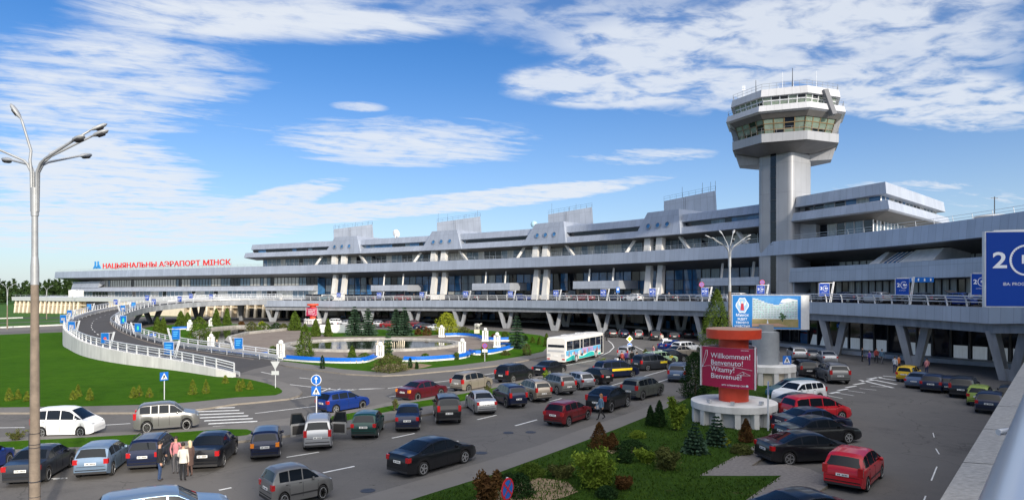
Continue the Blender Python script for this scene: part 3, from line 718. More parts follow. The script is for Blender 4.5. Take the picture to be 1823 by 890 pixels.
for i in range(n):
    p, q = rnd_c[i], rnd_c[(i + 1) % n]; L = (q - p).length
    b.face([p, q, q + Vector((0, 0, 32.7)), p + Vector((0, 0, 32.7))], 0, [(u, 0), (u + L, 0), (u + L, 32.7), (u, 32.7)]); u += L
part('shaft', b, M_TOWERC, tw, 30)
b = MB(); l0 = sh[0].lerp(sh[1], .40); l1 = sh[0].lerp(sh[1], .56); nn = Vector((-(sh[1] - sh[0]).y, (sh[1] - sh[0]).x, 0)).normalized()
if nn.dot(Vector((-47, -117, 0))) < 0: nn = -nn
b.face([l0 + nn * .03, l1 + nn * .03, l1 + nn * .03 + Vector((0, 0, 32.5)), l0 + nn * .03 + Vector((0, 0, 32.5))]); o = part('stair_window', b, M_GLASSD, tw)
b = MB()
for i in range(17): z = 1 + i * 1.9; b.bar(l0 + nn * .06 + Vector((0, 0, z)), l1 + nn * .06 + Vector((0, 0, z)), .07)
part('window_frame', b, M_MULL, o)
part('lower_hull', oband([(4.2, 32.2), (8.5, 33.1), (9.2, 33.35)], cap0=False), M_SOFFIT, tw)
part('lower_gallery', oband([(9.2, 33.35), (9.25, 34.8), (8.9, 34.85), (7.4, 34.7)]), M_TOWERC, tw)
part('roof_fascia', oband([(8.9, 40.95), (9.5, 41.0), (9.25, 42.25), (8.8, 42.3), (0.3, 42.9)]), M_TOWERW, tw)
part('upper_gallery', oband([(9.7, 38.1), (10.35, 38.35), (10.1, 39.35), (9.7, 39.4), (8.4, 39.2)]), M_TOWERW, tw)
part('upper_hull', oband([(7.0, 37.35), (8.9, 37.35), (9.75, 38.12)]), M_SOFFIT, tw)
def glazed(r0, z0, r1, z1, mats, nm, rowsplit, fr_mat, sides=range(8), nv=4, seed=1):
    rnd = random.Random(seed); g, f = MB(), MB(); a, c = oct_(r0, z0), oct_(r1, z1)
    for i in sides:
        j = (i + 1) % 8
        for k in range(nv + 1):
            t = k / nv; f.bar(a[i].lerp(a[j], t) * 1.004, c[i].lerp(c[j], t) * 1.004, .16)
        zs = [0] + rowsplit + [1]
        for s0, s1 in zip(zs, zs[1:]):
            for k in range(nv):
                t0, t1 = k / nv, (k + 1) / nv
                P = [a[i].lerp(a[j], t0).lerp(c[i].lerp(c[j], t0), s0), a[i].lerp(a[j], t1).lerp(c[i].lerp(c[j], t1), s0), a[i].lerp(a[j], t1).lerp(c[i].lerp(c[j], t1), s1), a[i].lerp(a[j], t0).lerp(c[i].lerp(c[j], t0), s1)]
                g.face(P, 0 if rnd.random() < (.85 if s1 > .55 else .6) else 1)
        for s in zs: f.bar(a[i].lerp(c[i], s), a[j].lerp(c[j], s), .14)
    o = part(nm, g, mats, tw); part('window_frame', f, fr_mat, o); return o
M_BRONZE = mat('bronze_frame', (.16, .11, .05), .5)
glazed(7.9, 34.8, 8.7, 37.5, [M_GLASSG, M_GLASSD], 'control_room_window', [.30, .66], M_BRONZE, nv=4)
glazed(8.4, 39.2, 8.85, 41.1, [M_GLASSG, M_GLASSD], 'upper_room_window', [.62], M_STEELW, nv=5, seed=4)
# closed rear half of the cab and of the hull beneath it
def back_half(levels, name):
    b = MB(); rows = []
    for r, z in levels:
        P = oct_(r, z); side = [(P[1] + P[2]) / 2, P[2], P[3], P[4], P[5], (P[5] + P[6]) / 2]
        rows.append(side)
    n = len(rows[0])
    for A_, B_ in zip(rows, rows[1:]):
        for k in range(n):
            L = (A_[(k + 1) % n] - A_[k]).length; b.face([A_[k], A_[(k + 1) % n], B_[(k + 1) % n], B_[k]], 0, [(0, 0), (L, 0), (L, 3), (0, 3)])
    b.face(rows[0], 0, [(0, 0)] * n); b.face(rows[-1], 0, [(0, 0)] * n); part(name, b, M_TOWERC, tw)
back_half([(9.0, 34.86), (10.0, 38.25)], 'rear_cab_wall'); back_half([(8.3, 31.2), (9.0, 33.3)], 'rear_hull')
a, c = oct_(9.45, 42.0), oct_(10.6, 38.0)
# duct on the facet to the right of the front one
ii, jj = 0, 1
p0, p1 = a[ii], a[jj]; q0, q1 = c[ii], c[jj]
if (p0 + CT).x / (p0 + CT).y > (p1 + CT).x / (p1 + CT).y: p0, p1, q0, q1 = p1, p0, q1, q0
b = MB(); on = ((p0 + p1) / 2); on.z = 0; on.normalize()
b.bar(p0.lerp(p1, .50) + Vector((0, 0, -.2)), q0.lerp(q1, .60) + Vector((0, 0, -.5)), .95, .8, up=on); part('slanted_duct', b, mat('duct_shaded_grey', (.13, .135, .15), .6), tw)  # dark grey stands for the shade on the duct's side face
# railings and masts
M_RAILG = mat('grey_rail', (.16, .17, .18), .6)
for r, z, h in ((9.2, 34.85, .9), (10.0, 39.4, .8), (9.1, 42.3, .9)):
    P = oct_(r, z); b = MB()
    for i in range(8):
        p, q = P[i], P[(i + 1) % 8]
        for k in range(6): s = p.lerp(q, k / 6); b.bar(s, s + Vector((0, 0, h)), .03)
        for hh in (h * .5, h): b.bar(p + Vector((0, 0, hh)), q + Vector((0, 0, hh)), .03)
    part('gallery_railing', b, M_RAILG, tw)
rnd = random.Random(3)
for i in range(13):
    an = rnd.uniform(0, 6.28); r = rnd.uniform(2, 8.6); hgt = rnd.choice((1.2, 1.6, 2.2, 3.0, 4.2)); b = MB()
    p = Vector((r * math.cos(an), r * math.sin(an), TZ(42.4))); b.tube([p, p + Vector((0, 0, hgt))], [.07, .04], 6)
    if i % 3 == 0:
        for k in range(3): b.bar(p + Vector((-.3, 0, hgt - .3 - k * .3)), p + Vector((.3, 0, hgt - .3 - k * .3)), .05)
    part('antenna', b, M_STEELW if i % 2 else M_DARK, tw)
b = MB(); b.lathe([(1.6, 41.4), (1.6, 41.9), (1.0, 42.3), (.1, 42.5)], 16); part('radome', b, M_BRONZE, tw)
b = MB(); s = sh[2]; b.box(s + Vector((1.2, .2, 22.2)), (1.2, 1.4, 2.2)); part('side_hatch', b, M_CONC, tw)
# ------------------------------------------------------------------ office block right of the tower
ob = thing('office_block', 'two storey silver roof block with strip windows, right of the control tower', 'building', (58, 105, 0)); OBL = Vector(ob.location)
oA, oB, oC = Vector((47.6, 113.5, 0)), Vector((53.7, 96.7, 0)), Vector((77.5, 120.5, 0)); oD = oA + (oC - oB)
cen = (oA + oB + oC + oD) / 4
def oq(levels, m):
    b = MB()
    base = [oA, oB, oC, oD]
    def off(i, d):
        p, q, s = base[i - 1], base[i], base[(i + 1) % 4]
        n1 = Vector(((q - p).y, -(q - p).x, 0)).normalized(); n2 = Vector(((s - q).y, -(s - q).x, 0)).normalized()
        if n1.dot(q - cen) < 0 and n1.dot(p - cen) < 0: n1 = -n1
        if n2.dot(q - cen) < 0 and n2.dot(s - cen) < 0: n2 = -n2
        k = 1 + n1.dot(n2); return q + (n1 + n2) * d / max(k, .3)
    rows = [[off(i, d) + Vector((0, 0, z)) - OBL for i in range(4)] for d, z in levels]
    for a_, c_ in zip(rows, rows[1:]):
        for i in range(4):
            j = (i + 1) % 4; L = (a_[j] - a_[i]).length; b.face([a_[i], a_[j], c_[j], c_[i]], 0, [(0, 0), (L, 0), (L, 1.6), (0, 1.6)])
    return b, rows
b, _ = oq([(-1.2, 22.25), (0, 22.3), (-.25, 24.05), (-.6, 24.1), (-8, 24.1)], 0); part('roof_parapet', b, M_CLADP, ob)
b, _ = oq([(-3.4, 19.2), (.3, 19.75), (.7, 19.95), (.35, 21.3), (0, 21.4), (-1.5, 21.35)], 0); part('upper_band', b, M_CLADP, ob)
b, _ = oq([(-3.4, 19.15), (.3, 19.72)], 0); part('soffit', b, M_SOFFIT, ob)
def obglass(d, z0, z1, w, nm, wts, fm):
    _, rw = oq([(d, z0), (d, z1)], 0); g, f = MB(), MB(); rnd = random.Random(int(z0 * 3))
    for i in range(4):
        j = (i + 1) % 4; L = (rw[0][j] - rw[0][i]).length; n = max(2, int(L / w))
        for k in range(n):
            t0, t1 = k / n, (k + 1) / n; g.face([rw[0][i].lerp(rw[0][j], t0), rw[0][i].lerp(rw[0][j], t1), rw[1][i].lerp(rw[1][j], t1), rw[1][i].lerp(rw[1][j], t0)], rnd.choices((0, 1, 2, 3), wts)[0])
            f.bar(rw[0][i].lerp(rw[0][j], t0) * 1.0, rw[1][i].lerp(rw[1][j], t0), .14)
    o = part(nm, g, GM, ob); part('window_frame', f, fm, o)
obglass(-1.3, 21.3, 22.3, 2.0, 'strip_window', (2, 3, 1, 2), M_STEEL); obglass(-3.3, 16.6, 19.2, 1.7, 'window_band', (0, 2, 3, 5), M_STEELW)
b = MB(); b.prism([(45.5, 119.5), (50.5, 112), (60, 118), (54, 127)], 15.5, 23.6); b.v = [tuple(Vector(v) - OBL) for v in b.v]; part('link_wall', b, M_CONCG, ob)
# water tank and mast on the right roof
tk = thing('roof_tank', 'pale round tank on the roof edge at the far right', 'tank', tuple(AT(1768, 95, z=17.0)))
b = MB(); b.lathe([(2.2, 0), (2.2, 1.7), (2.35, 1.75), (2.1, 1.95), (.1, 2.1)], 24); part('tank_body', b, M_CONCG, tk, 40)
b = MB(); b.tube([(0.2, 0, 2.0), (.2, 0, 4.6)], .06, 6); b.bar((-.3, 0, 4.4), (.7, 0, 4.4), .06); part('mast', b, M_DARK, tk)
dm = thing('radio_dome', 'small pale blue radio dome on the roof between two plant houses', 'antenna', tuple(PB(909, 10, 6.9)))
b = MB(); b.tube([(0, 0, 0), (0, 0, 1.4)], .15, 6); b.lathe([(.1, 1.2), (.7, 1.5), (.95, 2.1), (.7, 2.7), (.1, 3.0)], 14); part('dome', b, mat('pale_dome', (.35, .55, .62), .4), dm, 60)
dh = thing('satellite_dish', 'white satellite dish on the roof beside the leftmost plant house', 'antenna', tuple(PB(668, 9, 6.9)))
b = MB(); b.tube([(0, 0, 0), (0, 0, 1.6)], .12, 6); b.lathe([(.1, 0), (.8, .12), (1.3, .45)], 16, Matrix.Translation((0, 0, 1.9)) @ Matrix.Rotation(R(-70), 4, 'X') @ Matrix.Rotation(R(30), 4, 'Y'), cap=False); part('dish', b, M_WHITE, dh)
# ------------------------------------------------------------------ elevated drop-off road (viaduct)
def dDK(px): x = px / 1000; return ((16.774 * x + 4.998) * x - 4.758) * x + 59.89
def _pd(px): Y = H * F / dDK(px); return Vector(((px - CX) / F * Y, Y, 0))
def nd(px): T = (_pd(px + 4) - _pd(px - 4)).normalized(); return Vector((T.y, -T.x, 0))
def PD(px, out, z): p = _pd(px) + nd(px) * out; p.z = z; return p
DX = [478 + (1797 - 478) * i / 110 for i in range(111)]
edge = [PD(x, 2.0, zdeck(x) + .15) for x in DX]                      # front edge, fascia top
tail = [Vector((46.2, 61.2, 7.1)), Vector((46.0, 58.5, 7.1)), Vector((44.2, 54.4, 7.1)), Vector((34.0, 41.7, 7.1)), Vector((18.2, 22.8, 7.1)), Vector((9.0, 11.75, 7.1)), Vector((2.4, 3.85, 7.1)), Vector((-4.0, -3.8, 7.1)), Vector((-14, -15.8, 7.1))]
EDGE = edge + tail
def enrm(i):
    a, c = EDGE[max(i - 1, 0)], EDGE[min(i + 1, len(EDGE) - 1)]; T = (c - a); T.z = 0; T.normalize(); return Vector((T.y, -T.x, 0))
EN = [enrm(i) for i in range(len(EDGE))]
vd = thing('elevated_road', 'long grey elevated drop-off road on V-shaped legs in front of the terminal', 'elevated road', (0, 0, 0))
vd['kind'] = 'structure'
b = MB(); u = 0
for i in range(len(EDGE) - 1):
    p, q, n, m_ = EDGE[i], EDGE[i + 1], EN[i], EN[i + 1]; L = (q - p).length
    prof = [(-.35, .0), (0, 0), (.04, -1.55), (-.5, -1.6)]
    A_ = [p + n * o_ + Vector((0, 0, z)) for o_, z in prof]; B_ = [q + m_ * o_ + Vector((0, 0, z)) for o_, z in prof]
    for k in range(3): b.face([A_[k], B_[k], B_[k + 1], A_[k + 1]], 0, [(u, 0), (u + L, 0), (u + L, 1.5), (u, 1.5)])
    u += L
part('edge_fascia', b, M_CLAD, vd)
b = MB()
for i in range(len(EDGE) - 1):
    p, q, n, m_ = EDGE[i], EDGE[i + 1], EN[i], EN[i + 1]
    prof = [(-.5, -1.6), (-.55, -2.45), (-2.2, -2.5), (-2.3, -1.9)]
    A_ = [p + n * o_ + Vector((0, 0, z)) for o_, z in prof]; B_ = [q + m_ * o_ + Vector((0, 0, z)) for o_, z in prof]
    for k in range(3): b.face([A_[k], B_[k], B_[k + 1], A_[k + 1]])
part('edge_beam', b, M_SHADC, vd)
b = MB(); bs = MB()
for i in range(len(DX) - 1):
    x, y = DX[i], DX[i + 1]
    a0, a1 = EDGE[i] - EN[i] * .3, EDGE[i + 1] - EN[i + 1] * .3; c0, c1 = PB(x, 8.4, 0), PB(y, 8.4, 0); c0.z = zdeck(x); c1.z = zdeck(y)
    a0 = a0.copy(); a1 = a1.copy(); a0.z = zdeck(x); a1.z = zdeck(y)
    b.face([a0, a1, c1, c0])
    dn_ = Vector((0, 0, -1.2)); bs.face([a0 - EN[i] * 1.9 + dn_, a1 - EN[i + 1] * 1.9 + dn_, c1 + dn_, c0 + dn_])
last = len(edge) - 1
inner = [Vector((v.x, v.y, 0)) for v in [PB(x_, 8.4, 0) for x_ in (1797, 1850, 1880, 1910, 1940, 1970, 2000, 2020, 2035, 2050)]]
for k in range(len(tail)):
    i = last + k
    a0, a1 = EDGE[i] - EN[i] * .3, EDGE[i + 1] - EN[i + 1] * .3; c0, c1 = inner[k].copy(), inner[k + 1].copy()
    P = [Vector((v.x, v.y, 6.8)) for v in (a0, a1, c1, c0)]; b.face(P); bs.face([p - Vector((0, 0, 1.2)) for p in P])
part('road_deck', b, M_ASPH2, vd); part('deck_underside', bs, M_SOFFIT, vd)
# V-shaped legs, two rows
def vleg(px, back, spread=1.35):
    d = MB(); foot = PD(px, -back, 0); T = (_pd(px + 3) - _pd(px - 3)).normalized(); pv = Vector((foot.y, -foot.x, 0)).normalized(); T = (T * .3 + pv * .7).normalized(); n = Vector((T.y, -T.x, 0)); zt = zdeck(px) - 2.1 if back == 0 else zdeck(px) - 1.0
    for s in (-1, 1):
        def rg(c, hw, hd): return [c - T * hw + n * hd, c + T * hw + n * hd, c + T * hw - n * hd, c - T * hw - n * hd]
        d.loft([rg(foot + T * s * .36, .34, .55), rg(foot + T * s * spread + Vector((0, 0, zt)), .40, .85)], 0, True)
    d.box(foot + Vector((0, 0, .55)), (1.2, 1.0, 1.1), math.atan2(T.y, T.x))
    part('v_leg', d, M_CONC if back and px < 1300 else M_SHADC, vd)  # near legs get the shaded grey, rear legs the plain white concrete
for x in (486, 574, 656, 738, 819.5, 902, 988, 1073, 1166, 1255, 1350, 1485, 1627, 1797): vleg(x, 0)
for x in (600, 686, 770, 856, 945, 1036, 1135, 1238, 1345): vleg(x, 13 if x < 1200 else 11)
# railing on the edge
def railing(path, nrm, h=1.05, post=2.6, lean=.35, mid=(.45, .75), rad=.05):
    b = MB(); P = [Vector(p) for p in path]
    L = sum((q - p).length for p, q in zip(P, P[1:])); n = max(3, int(L / post)); S = resample(P, n)
    N_ = []
    for i in range(n):
        T = S[min(i + 1, n - 1)] - S[max(i - 1, 0)]; T.z = 0; T.normalize(); N_.append(Vector((T.y, -T.x, 0)) * nrm)
    tops = []
    for s, m_ in zip(S, N_):
        t = s + m_ * lean + Vector((0, 0, h)); tops.append(t); b.bar(s, s + m_ * lean * .3 + Vector((0, 0, h * .55)), .09, .14, up=m_); b.bar(s + m_ * lean * .3 + Vector((0, 0, h * .55)), t, .09, .12, up=m_)
    b.tube(tops, rad * 1.3, 6)
    for f_ in mid: b.tube([s + m_ * lean * f_ * .8 + Vector((0, 0, h * f_)) for s, m_ in zip(S, N_)], rad, 5)
    return b
part('deck_railing', railing([p - n * .15 for p, n in zip(EDGE[:len(edge) + 3], EN)], -1, lean=-.30), M_STEELW, vd)
# coping and big hand rail right beside the viewer
A0, A1 = Vector((44.2, 54.4, 0)), Vector((-4.0, -3.8, 0)); dT = (A0 - Vector((2.4, 3.85, 0))).normalized(); A1 = Vector((2.4, 3.85, 0)) - dT * 9
nr = Vector((dT.y, -dT.x, 0))                                           # to the right of the edge, over the road
b = MB(); L = (A0 - A1).length; k = 0; s = 0.0
while s < L:
    e = min(s + 1.45, L); p, q = A1 + dT * (s + .008), A1 + dT * (e - .008)
    b.loft([[v + nr * .03 + Vector((0, 0, 7.42)), v + nr * .03 + Vector((0, 0, 7.58)), v + nr * .25 + Vector((0, 0, 7.60)), v + nr * .25 + Vector((0, 0, 7.42))] for v in (p, q)], 0, True); s = e
for p in (): pass
M_COPE = mat('speckled_coping', (.28, .277, .27), .8, var=.22, scale=24, bump=.2)
part('stone_coping', b, M_COPE, vd)
b = MB(); b.loft([[v + nr * .06 + Vector((0, 0, 6.6)), v + nr * .06 + Vector((0, 0, 7.42)), v + nr * .3 + Vector((0, 0, 7.42)), v + nr * .3 + Vector((0, 0, 6.6))] for v in (A1, A0)], 0, True); part('parapet_wall', b, M_CONCG, vd)
b = MB(); o_ = .54; zr = 8.43
b.tube([A1 + nr * o_ + Vector((0, 0, zr)) + dT * t for t in (0, 20, 45, L)], .056, 20)
part('hand_rail', b, mat('brushed_steel_rail', (.60, .62, .65), .28, .75), vd, 60)
b = MB(); b.loft([[v + nr * .27 + Vector((0, 0, 7.54)), v + nr * .42 + Vector((0, 0, 7.56)), v + nr * .42 + Vector((0, 0, 7.42)), v + nr * .27 + Vector((0, 0, 7.42))] for v in (A1, A0)], 0, True); part('guard_channel', b, M_SHADC, vd)
b = MB()
for t in np.arange(2.0, L, 2.2):
    c = A1 + dT * float(t); b.bar(c + nr * .52 + Vector((0, 0, 6.8)), c + nr * .60 + Vector((0, 0, 8.0)), .05, .12, up=dT); b.bar(c + nr * .60 + Vector((0, 0, 8.0)), c + nr * o_ + Vector((0, 0, zr)), .05, .1, up=dT)
part('rail_post', b, M_STEELW, vd)
b = MB(); c = AT(1777, 1.75, 769); b.tube([c, c + Vector((.045, .012, .002))], .008, 12); part('rail_bracket', b, M_STEELW, vd, 50)

# ------------------------------------------------------------------ curving ramp on the left
O_ = [(420, 663, .55), (403, 658, .83), (315, 640, 1.2), (220, 624.5, 1.55), (157, 609, 1.9), (126, 591.5, 2.4), (118, 582, 2.8), (121, 571, 3.1), (142, 560, 3.6), (176, 550.6, 4.1), (220, 543, 4.55), (283, 535.2, 5.2), (360, 531.2, 5.75), (440, 529.4, 6.05), (500, 529.2, 6.15)]
I_ = [(500, 643.5, .05), (459, 637, .3), (315, 617, .9), (239, 596, 1.6), (209, 580, 2.2), (204, 571, 2.7), (226.5, 558, 3.5), (270, 547, 4.3), (346, 539.6, 5.0), (400, 537, 5.25), (462, 535.8, 5.38), (492, 535.5, 5.42)]
OUT = cat_rom([G(*p) for p in O_], 70); INN = cat_rom([G(*p) for p in I_], 70)
OUT = [p - Vector((0, 0, .75)) for p in OUT]                            # road level at the outer side
rp = thing('access_ramp', 'white walled ramp road curving up from the lower road to the drop-off deck', 'ramp', tuple(INN[0])); rp['kind'] = 'structure'; RPL = Vector(rp.location)
def rpart(nm, mb, m, smooth=None):
    mb.v = [tuple(Vector(v) - RPL) for v in mb.v]; return part(nm, mb, m, rp, smooth)
b = MB(); b.loft([[o, i] for o, i in zip(OUT, INN)]); rpart('ramp_road', b, M_ASPH2)
b = MB(); b.loft([[o - Vector((0, 0, 1.0)), i - Vector((0, 0, 1.0))] for o, i in zip(OUT, INN) if min(o.z, i.z) > 1.6]); rpart('ramp_underside', b, M_CONCG)
def sidewall(P, sgn, th, up, name, m, low):
    b = MB(); n = len(P)
    rows = []
    for i, p in enumerate(P):
        T = P[min(i + 1, n - 1)] - P[max(i - 1, 0)]; T.z = 0; T.normalize(); N_ = Vector((T.y, -T.x, 0)) * sgn
        zb_ = (-.1 if p.z < low else p.z - (1.35 if 'outer' in name else .95))
        a = p + N_ * .02; c = p + N_ * th
        rows.append([Vector((a.x, a.y, zb_)), Vector((a.x, a.y, p.z + up)), Vector((c.x, c.y, p.z + up)), Vector((c.x, c.y, zb_))])
    b.loft(rows, 0, True); b.face(rows[0]); b.face(rows[-1]); rpart(name, b, m)
ol = (OUT[5] - INN[5]).cross(OUT[6] - OUT[5]).z
sgn = 1
T = OUT[6] - OUT[5]; N0 = Vector((T.y, -T.x, 0))
sgn = 1 if N0.dot(OUT[5] - INN[5]) > 0 else -1
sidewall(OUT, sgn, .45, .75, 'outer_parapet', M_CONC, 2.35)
sidewall(INN, -sgn, .45, .22, 'inner_parapet', M_SHADC, 1.6)  # shade of the inner side put into this darker concrete
def lift(P, side, off, z):
    n = len(P); out = []
    for i, p in enumerate(P):
        T = P[min(i + 1, n - 1)] - P[max(i - 1, 0)]; T.z = 0; T.normalize(); out.append(p + Vector((T.y, -T.x, 0)) * side * off + Vector((0, 0, z)))
    return out
rpart('outer_railing', railing(lift(OUT, sgn, .25, .75), -1, h=.95, lean=0.0, post=2.2), M_STEELW)
rpart('inner_railing', railing(lift(INN, -sgn, .25, .22), -1, h=1.0, lean=0.0, post=2.2), M_STEELW)
for P, s_, nm in ((OUT, -sgn, 'outer_guard_rail'), (INN, sgn, 'inner_guard_rail')):
    b = MB(); q = lift(P, s_, .5, .62); r_ = lift(P, s_, .5, .0)
    for a, c in zip(q, q[1:]): b.bar(a, c, .08, .30)
    S = resample(r_, 45)
    for s in S: b.bar(s, s + Vector((0, 0, .7)), .1)
    rpart(nm, b, M_STEEL)
b = MB()
for a, c, d, e in zip(INN[2:62], INN[3:63], OUT[2:62], OUT[3:63]):
    z = Vector((0, 0, .006)); b.face([a.lerp(d, .09) + z, c.lerp(e, .09) + z, c.lerp(e, .12) + z, a.lerp(d, .12) + z])
rpart('edge_strip', b, M_PLAZA)
b = MB()
for k in range(6, 62, 2):
    a, c = OUT[k].lerp(INN[k], .45), OUT[k + 1].lerp(INN[k + 1], .45); c = a.lerp(c, .7)
    w = (INN[k] - OUT[k]).normalized() * .09; z = Vector((0, 0, .012)); b.face([a - w + z, c - w + z, c + w + z, a + w + z])
rpart('lane_dashes', b, M_LINE)
for t in (34, 41, 47, 53, 59, 64):
    p = OUT[t].lerp(INN[t], .5); T = (INN[t + 1] - INN[t - 1]); T.z = 0; T.normalize(); n_ = Vector((T.y, -T.x, 0)); b = MB()
    for s in (-1, 1):
        b.loft([[Vector((p.x, p.y, 0)) + n_ * s * .5 + T * a + n_ * c for a, c in ((-.4, -.35), (.4, -.35), (.4, .35), (-.4, .35))], [Vector((p.x, p.y, p.z - 1)) + n_ * s * 2.2 + T * a + n_ * c for a, c in ((-.6, -.45), (.6, -.45), (.6, .45), (-.6, .45))]], 0, True)
    rpart('v_leg', b, M_SHADC)

# ------------------------------------------------------------------ ground, roads, kerbs, lawns
def S(name, mb, m): o = part(name, mb, m); o['kind'] = 'structure'; return o
b = MB(); b.face([(-1500, -60, -.05), (1500, -60, -.05), (1500, 2600, -.05), (-1500, 2600, -.05)]); S('ground', b, M_FIELD)
b = MB(); b.sheet([(-150, -30), (140, -30), (140, 330), (-40, 330), (-60, 205), (-150, 205)], 0.0); S('asphalt_road', b, M_ASPH)
PX = lambda L: [tuple(G(x, y).xy) for x, y in L]
def island(nm, outline, m_top, z=.13, m_side=M_KERB):
    b = MB(); poly = PX(outline); b.prism(poly, -.02, z, 0, 1, bottom=False); return S(nm, b, [m_top, m_side])
def cover(nm, outline, m, z): b = MB(); b.sheet(PX(outline), z); return S(nm, b, m)
# left lawn
back = [(400, 671), (315, 653), (220, 636), (160, 622), (128, 604), (117, 592), (0, 597), (-260, 606)]
island('lawn_footway', [(-260, 741), (-100, 739), (0, 737), (150, 737), (300, 736.5), (360, 730), (420, 721), (470, 716.5), (515, 711.6), (533, 706), (538, 700), (530, 692), (504, 682), (470, 674.5), (440, 668.5)] + back, M_PAVE)
cover('lawn', [(-260, 732), (-100, 730), (0, 728), (150, 726), (300, 722), (360, 716.5), (420, 710), (460, 708), (490, 706), (501, 702), (503, 698), (497, 693), (476, 685), (445, 677.5), (420, 674)] + back, M_GRASS, .136)
# far-left fields and roads
cover('far_road', [(-300, 596), (0, 591), (117, 585), (117, 579), (0, 582), (-300, 588)], M_PAVE, .012)
cover('far_lawn', [(-300, 579), (0, 574.5), (118, 570.5), (150, 559.5), (260, 549.5), (260, 546), (150, 552.5), (118, 558), (0, 561), (-300, 566)], M_FIELD, .016)
cover('far_verge', [(-300, 587.5), (0, 581.5), (116, 578), (117, 571.5), (0, 575.5), (-300, 581)], M_FIELD, .008)
b = MB()
for A_, B_ in (((-300, 588.2), (0, 583.2)), ((0, 583.2), (117, 578.2)), ((-300, 571), (0, 567)), ((0, 567), (40, 565.5))): b.bar(G(*A_, .1), G(*B_, .1), .5, .4)
S('white_kerb', b, M_CONC)
cover('upper_road', [(-300, 572), (0, 567.5), (110, 566.5), (112, 564.5), (0, 565.5), (-300, 569)], M_ASPH2, .02)
# long strip island between the two carriageways
def band(top, bot, n=40): return top + bot[::-1]
st_top = [(-260, 798), (-100, 787), (0, 782), (100, 778), (225, 772), (330, 765.5), (400, 761), (476, 752), (540, 744), (588, 738), (650, 728), (701, 717), (790, 703), (880, 686), (950, 673), (1020, 660), (1075, 648), (1100, 643)]
st_bot = [(-260, 832), (-100, 820), (0, 814), (60, 809), (150, 806), (240, 802.5), (330, 797), (420, 789), (500, 779.5), (560, 772), (614, 765), (678, 754), (740, 743), (800, 733), (880, 713.5), (950, 698.5), (1020, 680), (1075, 662), (1104, 645)]
island('median_footway', band(st_top, st_bot), M_PAVE)
g_top = [(-260, 806), (-100, 795), (0, 790), (100, 785), (230, 777.6), (330, 772), (399, 767), (440, 767.5), (449, 771)]
g_bot = [(-260, 822), (-100, 811), (39, 803), (140, 799.5), (230, 796), (320, 790), (407, 782), (440, 778), (449, 774)]
cover('median_grass', band(g_top, g_bot), M_GRASS, .136)
g_top = [(584, 747), (592, 743.5), (650, 734), (701, 724), (768, 713.5), (880, 693), (950, 680), (1018, 666.5), (1060, 657)]
g_bot = [(584, 751), (600, 756), (650, 744), (701, 733.5), (751, 727), (820, 717), (880, 705), (950, 690), (1018, 673), (1062, 659)]
cover('median_grass', band(g_top, g_bot), M_GRASS, .136)
# round plaza island
pl_back = [(972, 622), (985, 606), (962, 598), (930, 594), (860, 588.5), (760, 588), (640, 587), (560, 583), (480, 580), (400, 577), (330, 577), (268, 582), (232, 592), (262, 603.5), (330, 620.5), (400, 630), (459, 638)]
island('plaza_footway', [(508, 652.6), (560, 660), (616, 667), (681, 670.3), (720, 668.5), (757, 665), (820, 659.5), (880, 652.6), (930, 644), (974, 634.5), (985, 626)] + pl_back, M_PAVE)
cover('plaza_lawn', [(480, 643), (512, 645.5), (560, 651.5), (610, 659), (664, 663.3), (700, 662), (757, 658), (820, 651.5), (880, 643.5), (930, 635.5), (966, 627.5), (976, 618)] + pl_back[1:], M_GRASS, .136)
cover('plaza_paving', [(506, 636), (560, 640.5), (665, 641.5), (722, 639), (780, 635.5), (832, 628.5), (843, 624), (880, 620.5), (905, 615), (910, 610), (905, 603), (870, 599.5), (845, 597), (793, 596), (740, 600), (690, 600), (640, 600), (590, 601), (560, 592), (520, 588), (470, 587), (410, 600), (400, 612), (424, 625)], M_PLAZA, .142)
cover('bare_patch', [(660, 660), (690, 664), (720, 662), (757, 656), (770, 652), (740, 648), (690, 650), (668, 654)], M_SOIL, .141)
# round pond
pc = Vector((-21.0, 101.8, 0))
def ell(rx, ry, z, n=72): return [(pc.x + rx * math.cos(2 * math.pi * k / n), pc.y + ry * math.sin(2 * math.pi * k / n), z) for k in range(n)]
pd_ = thing('round_pond', 'large round stone-rimmed pond with dark still water on the plaza', 'pond', tuple(pc))
def epart(nm, rows, m):
    b = MB(); n = 72
    for A_, B_ in zip(rows, rows[1:]):
        for k in range(n): b.face([A_[k], A_[(k + 1) % n], B_[(k + 1) % n], B_[k]])
    b.v = [tuple(Vector(v) - pc) for v in b.v]; return part(nm, b, m, pd_)
M_RIM = mat('pond_stone', (.33, .315, .29), .85, var=.3, scale=1.3, bump=.3)
epart('stone_rim', [ell(13.6, 11.3, .1), ell(13.5, 11.2, .46), ell(12.5, 10.2, .46), ell(12.45, 10.15, .30), ell(12.1, 9.8, .30), ell(12.05, 9.75, -.02)], M_RIM)
b = MB(); b.sheet([p[:2] for p in ell(12.1, 9.8, 0)], .22); b.v = [tuple(Vector(v) - pc) for v in b.v]; part('water', b, M_WATER, pd_)
b = MB(); rnd = random.Random(2)
for i in range(16): x = 1.0 + i * .28; b.tube([(x, -3.0 + rnd.uniform(-.5, .5), .1), (x, -3.0 + rnd.uniform(-.5, .5), rnd.uniform(.7, 1.1))], .07, 6)
part('fountain_pipe', b, M_CREAM, pd_)
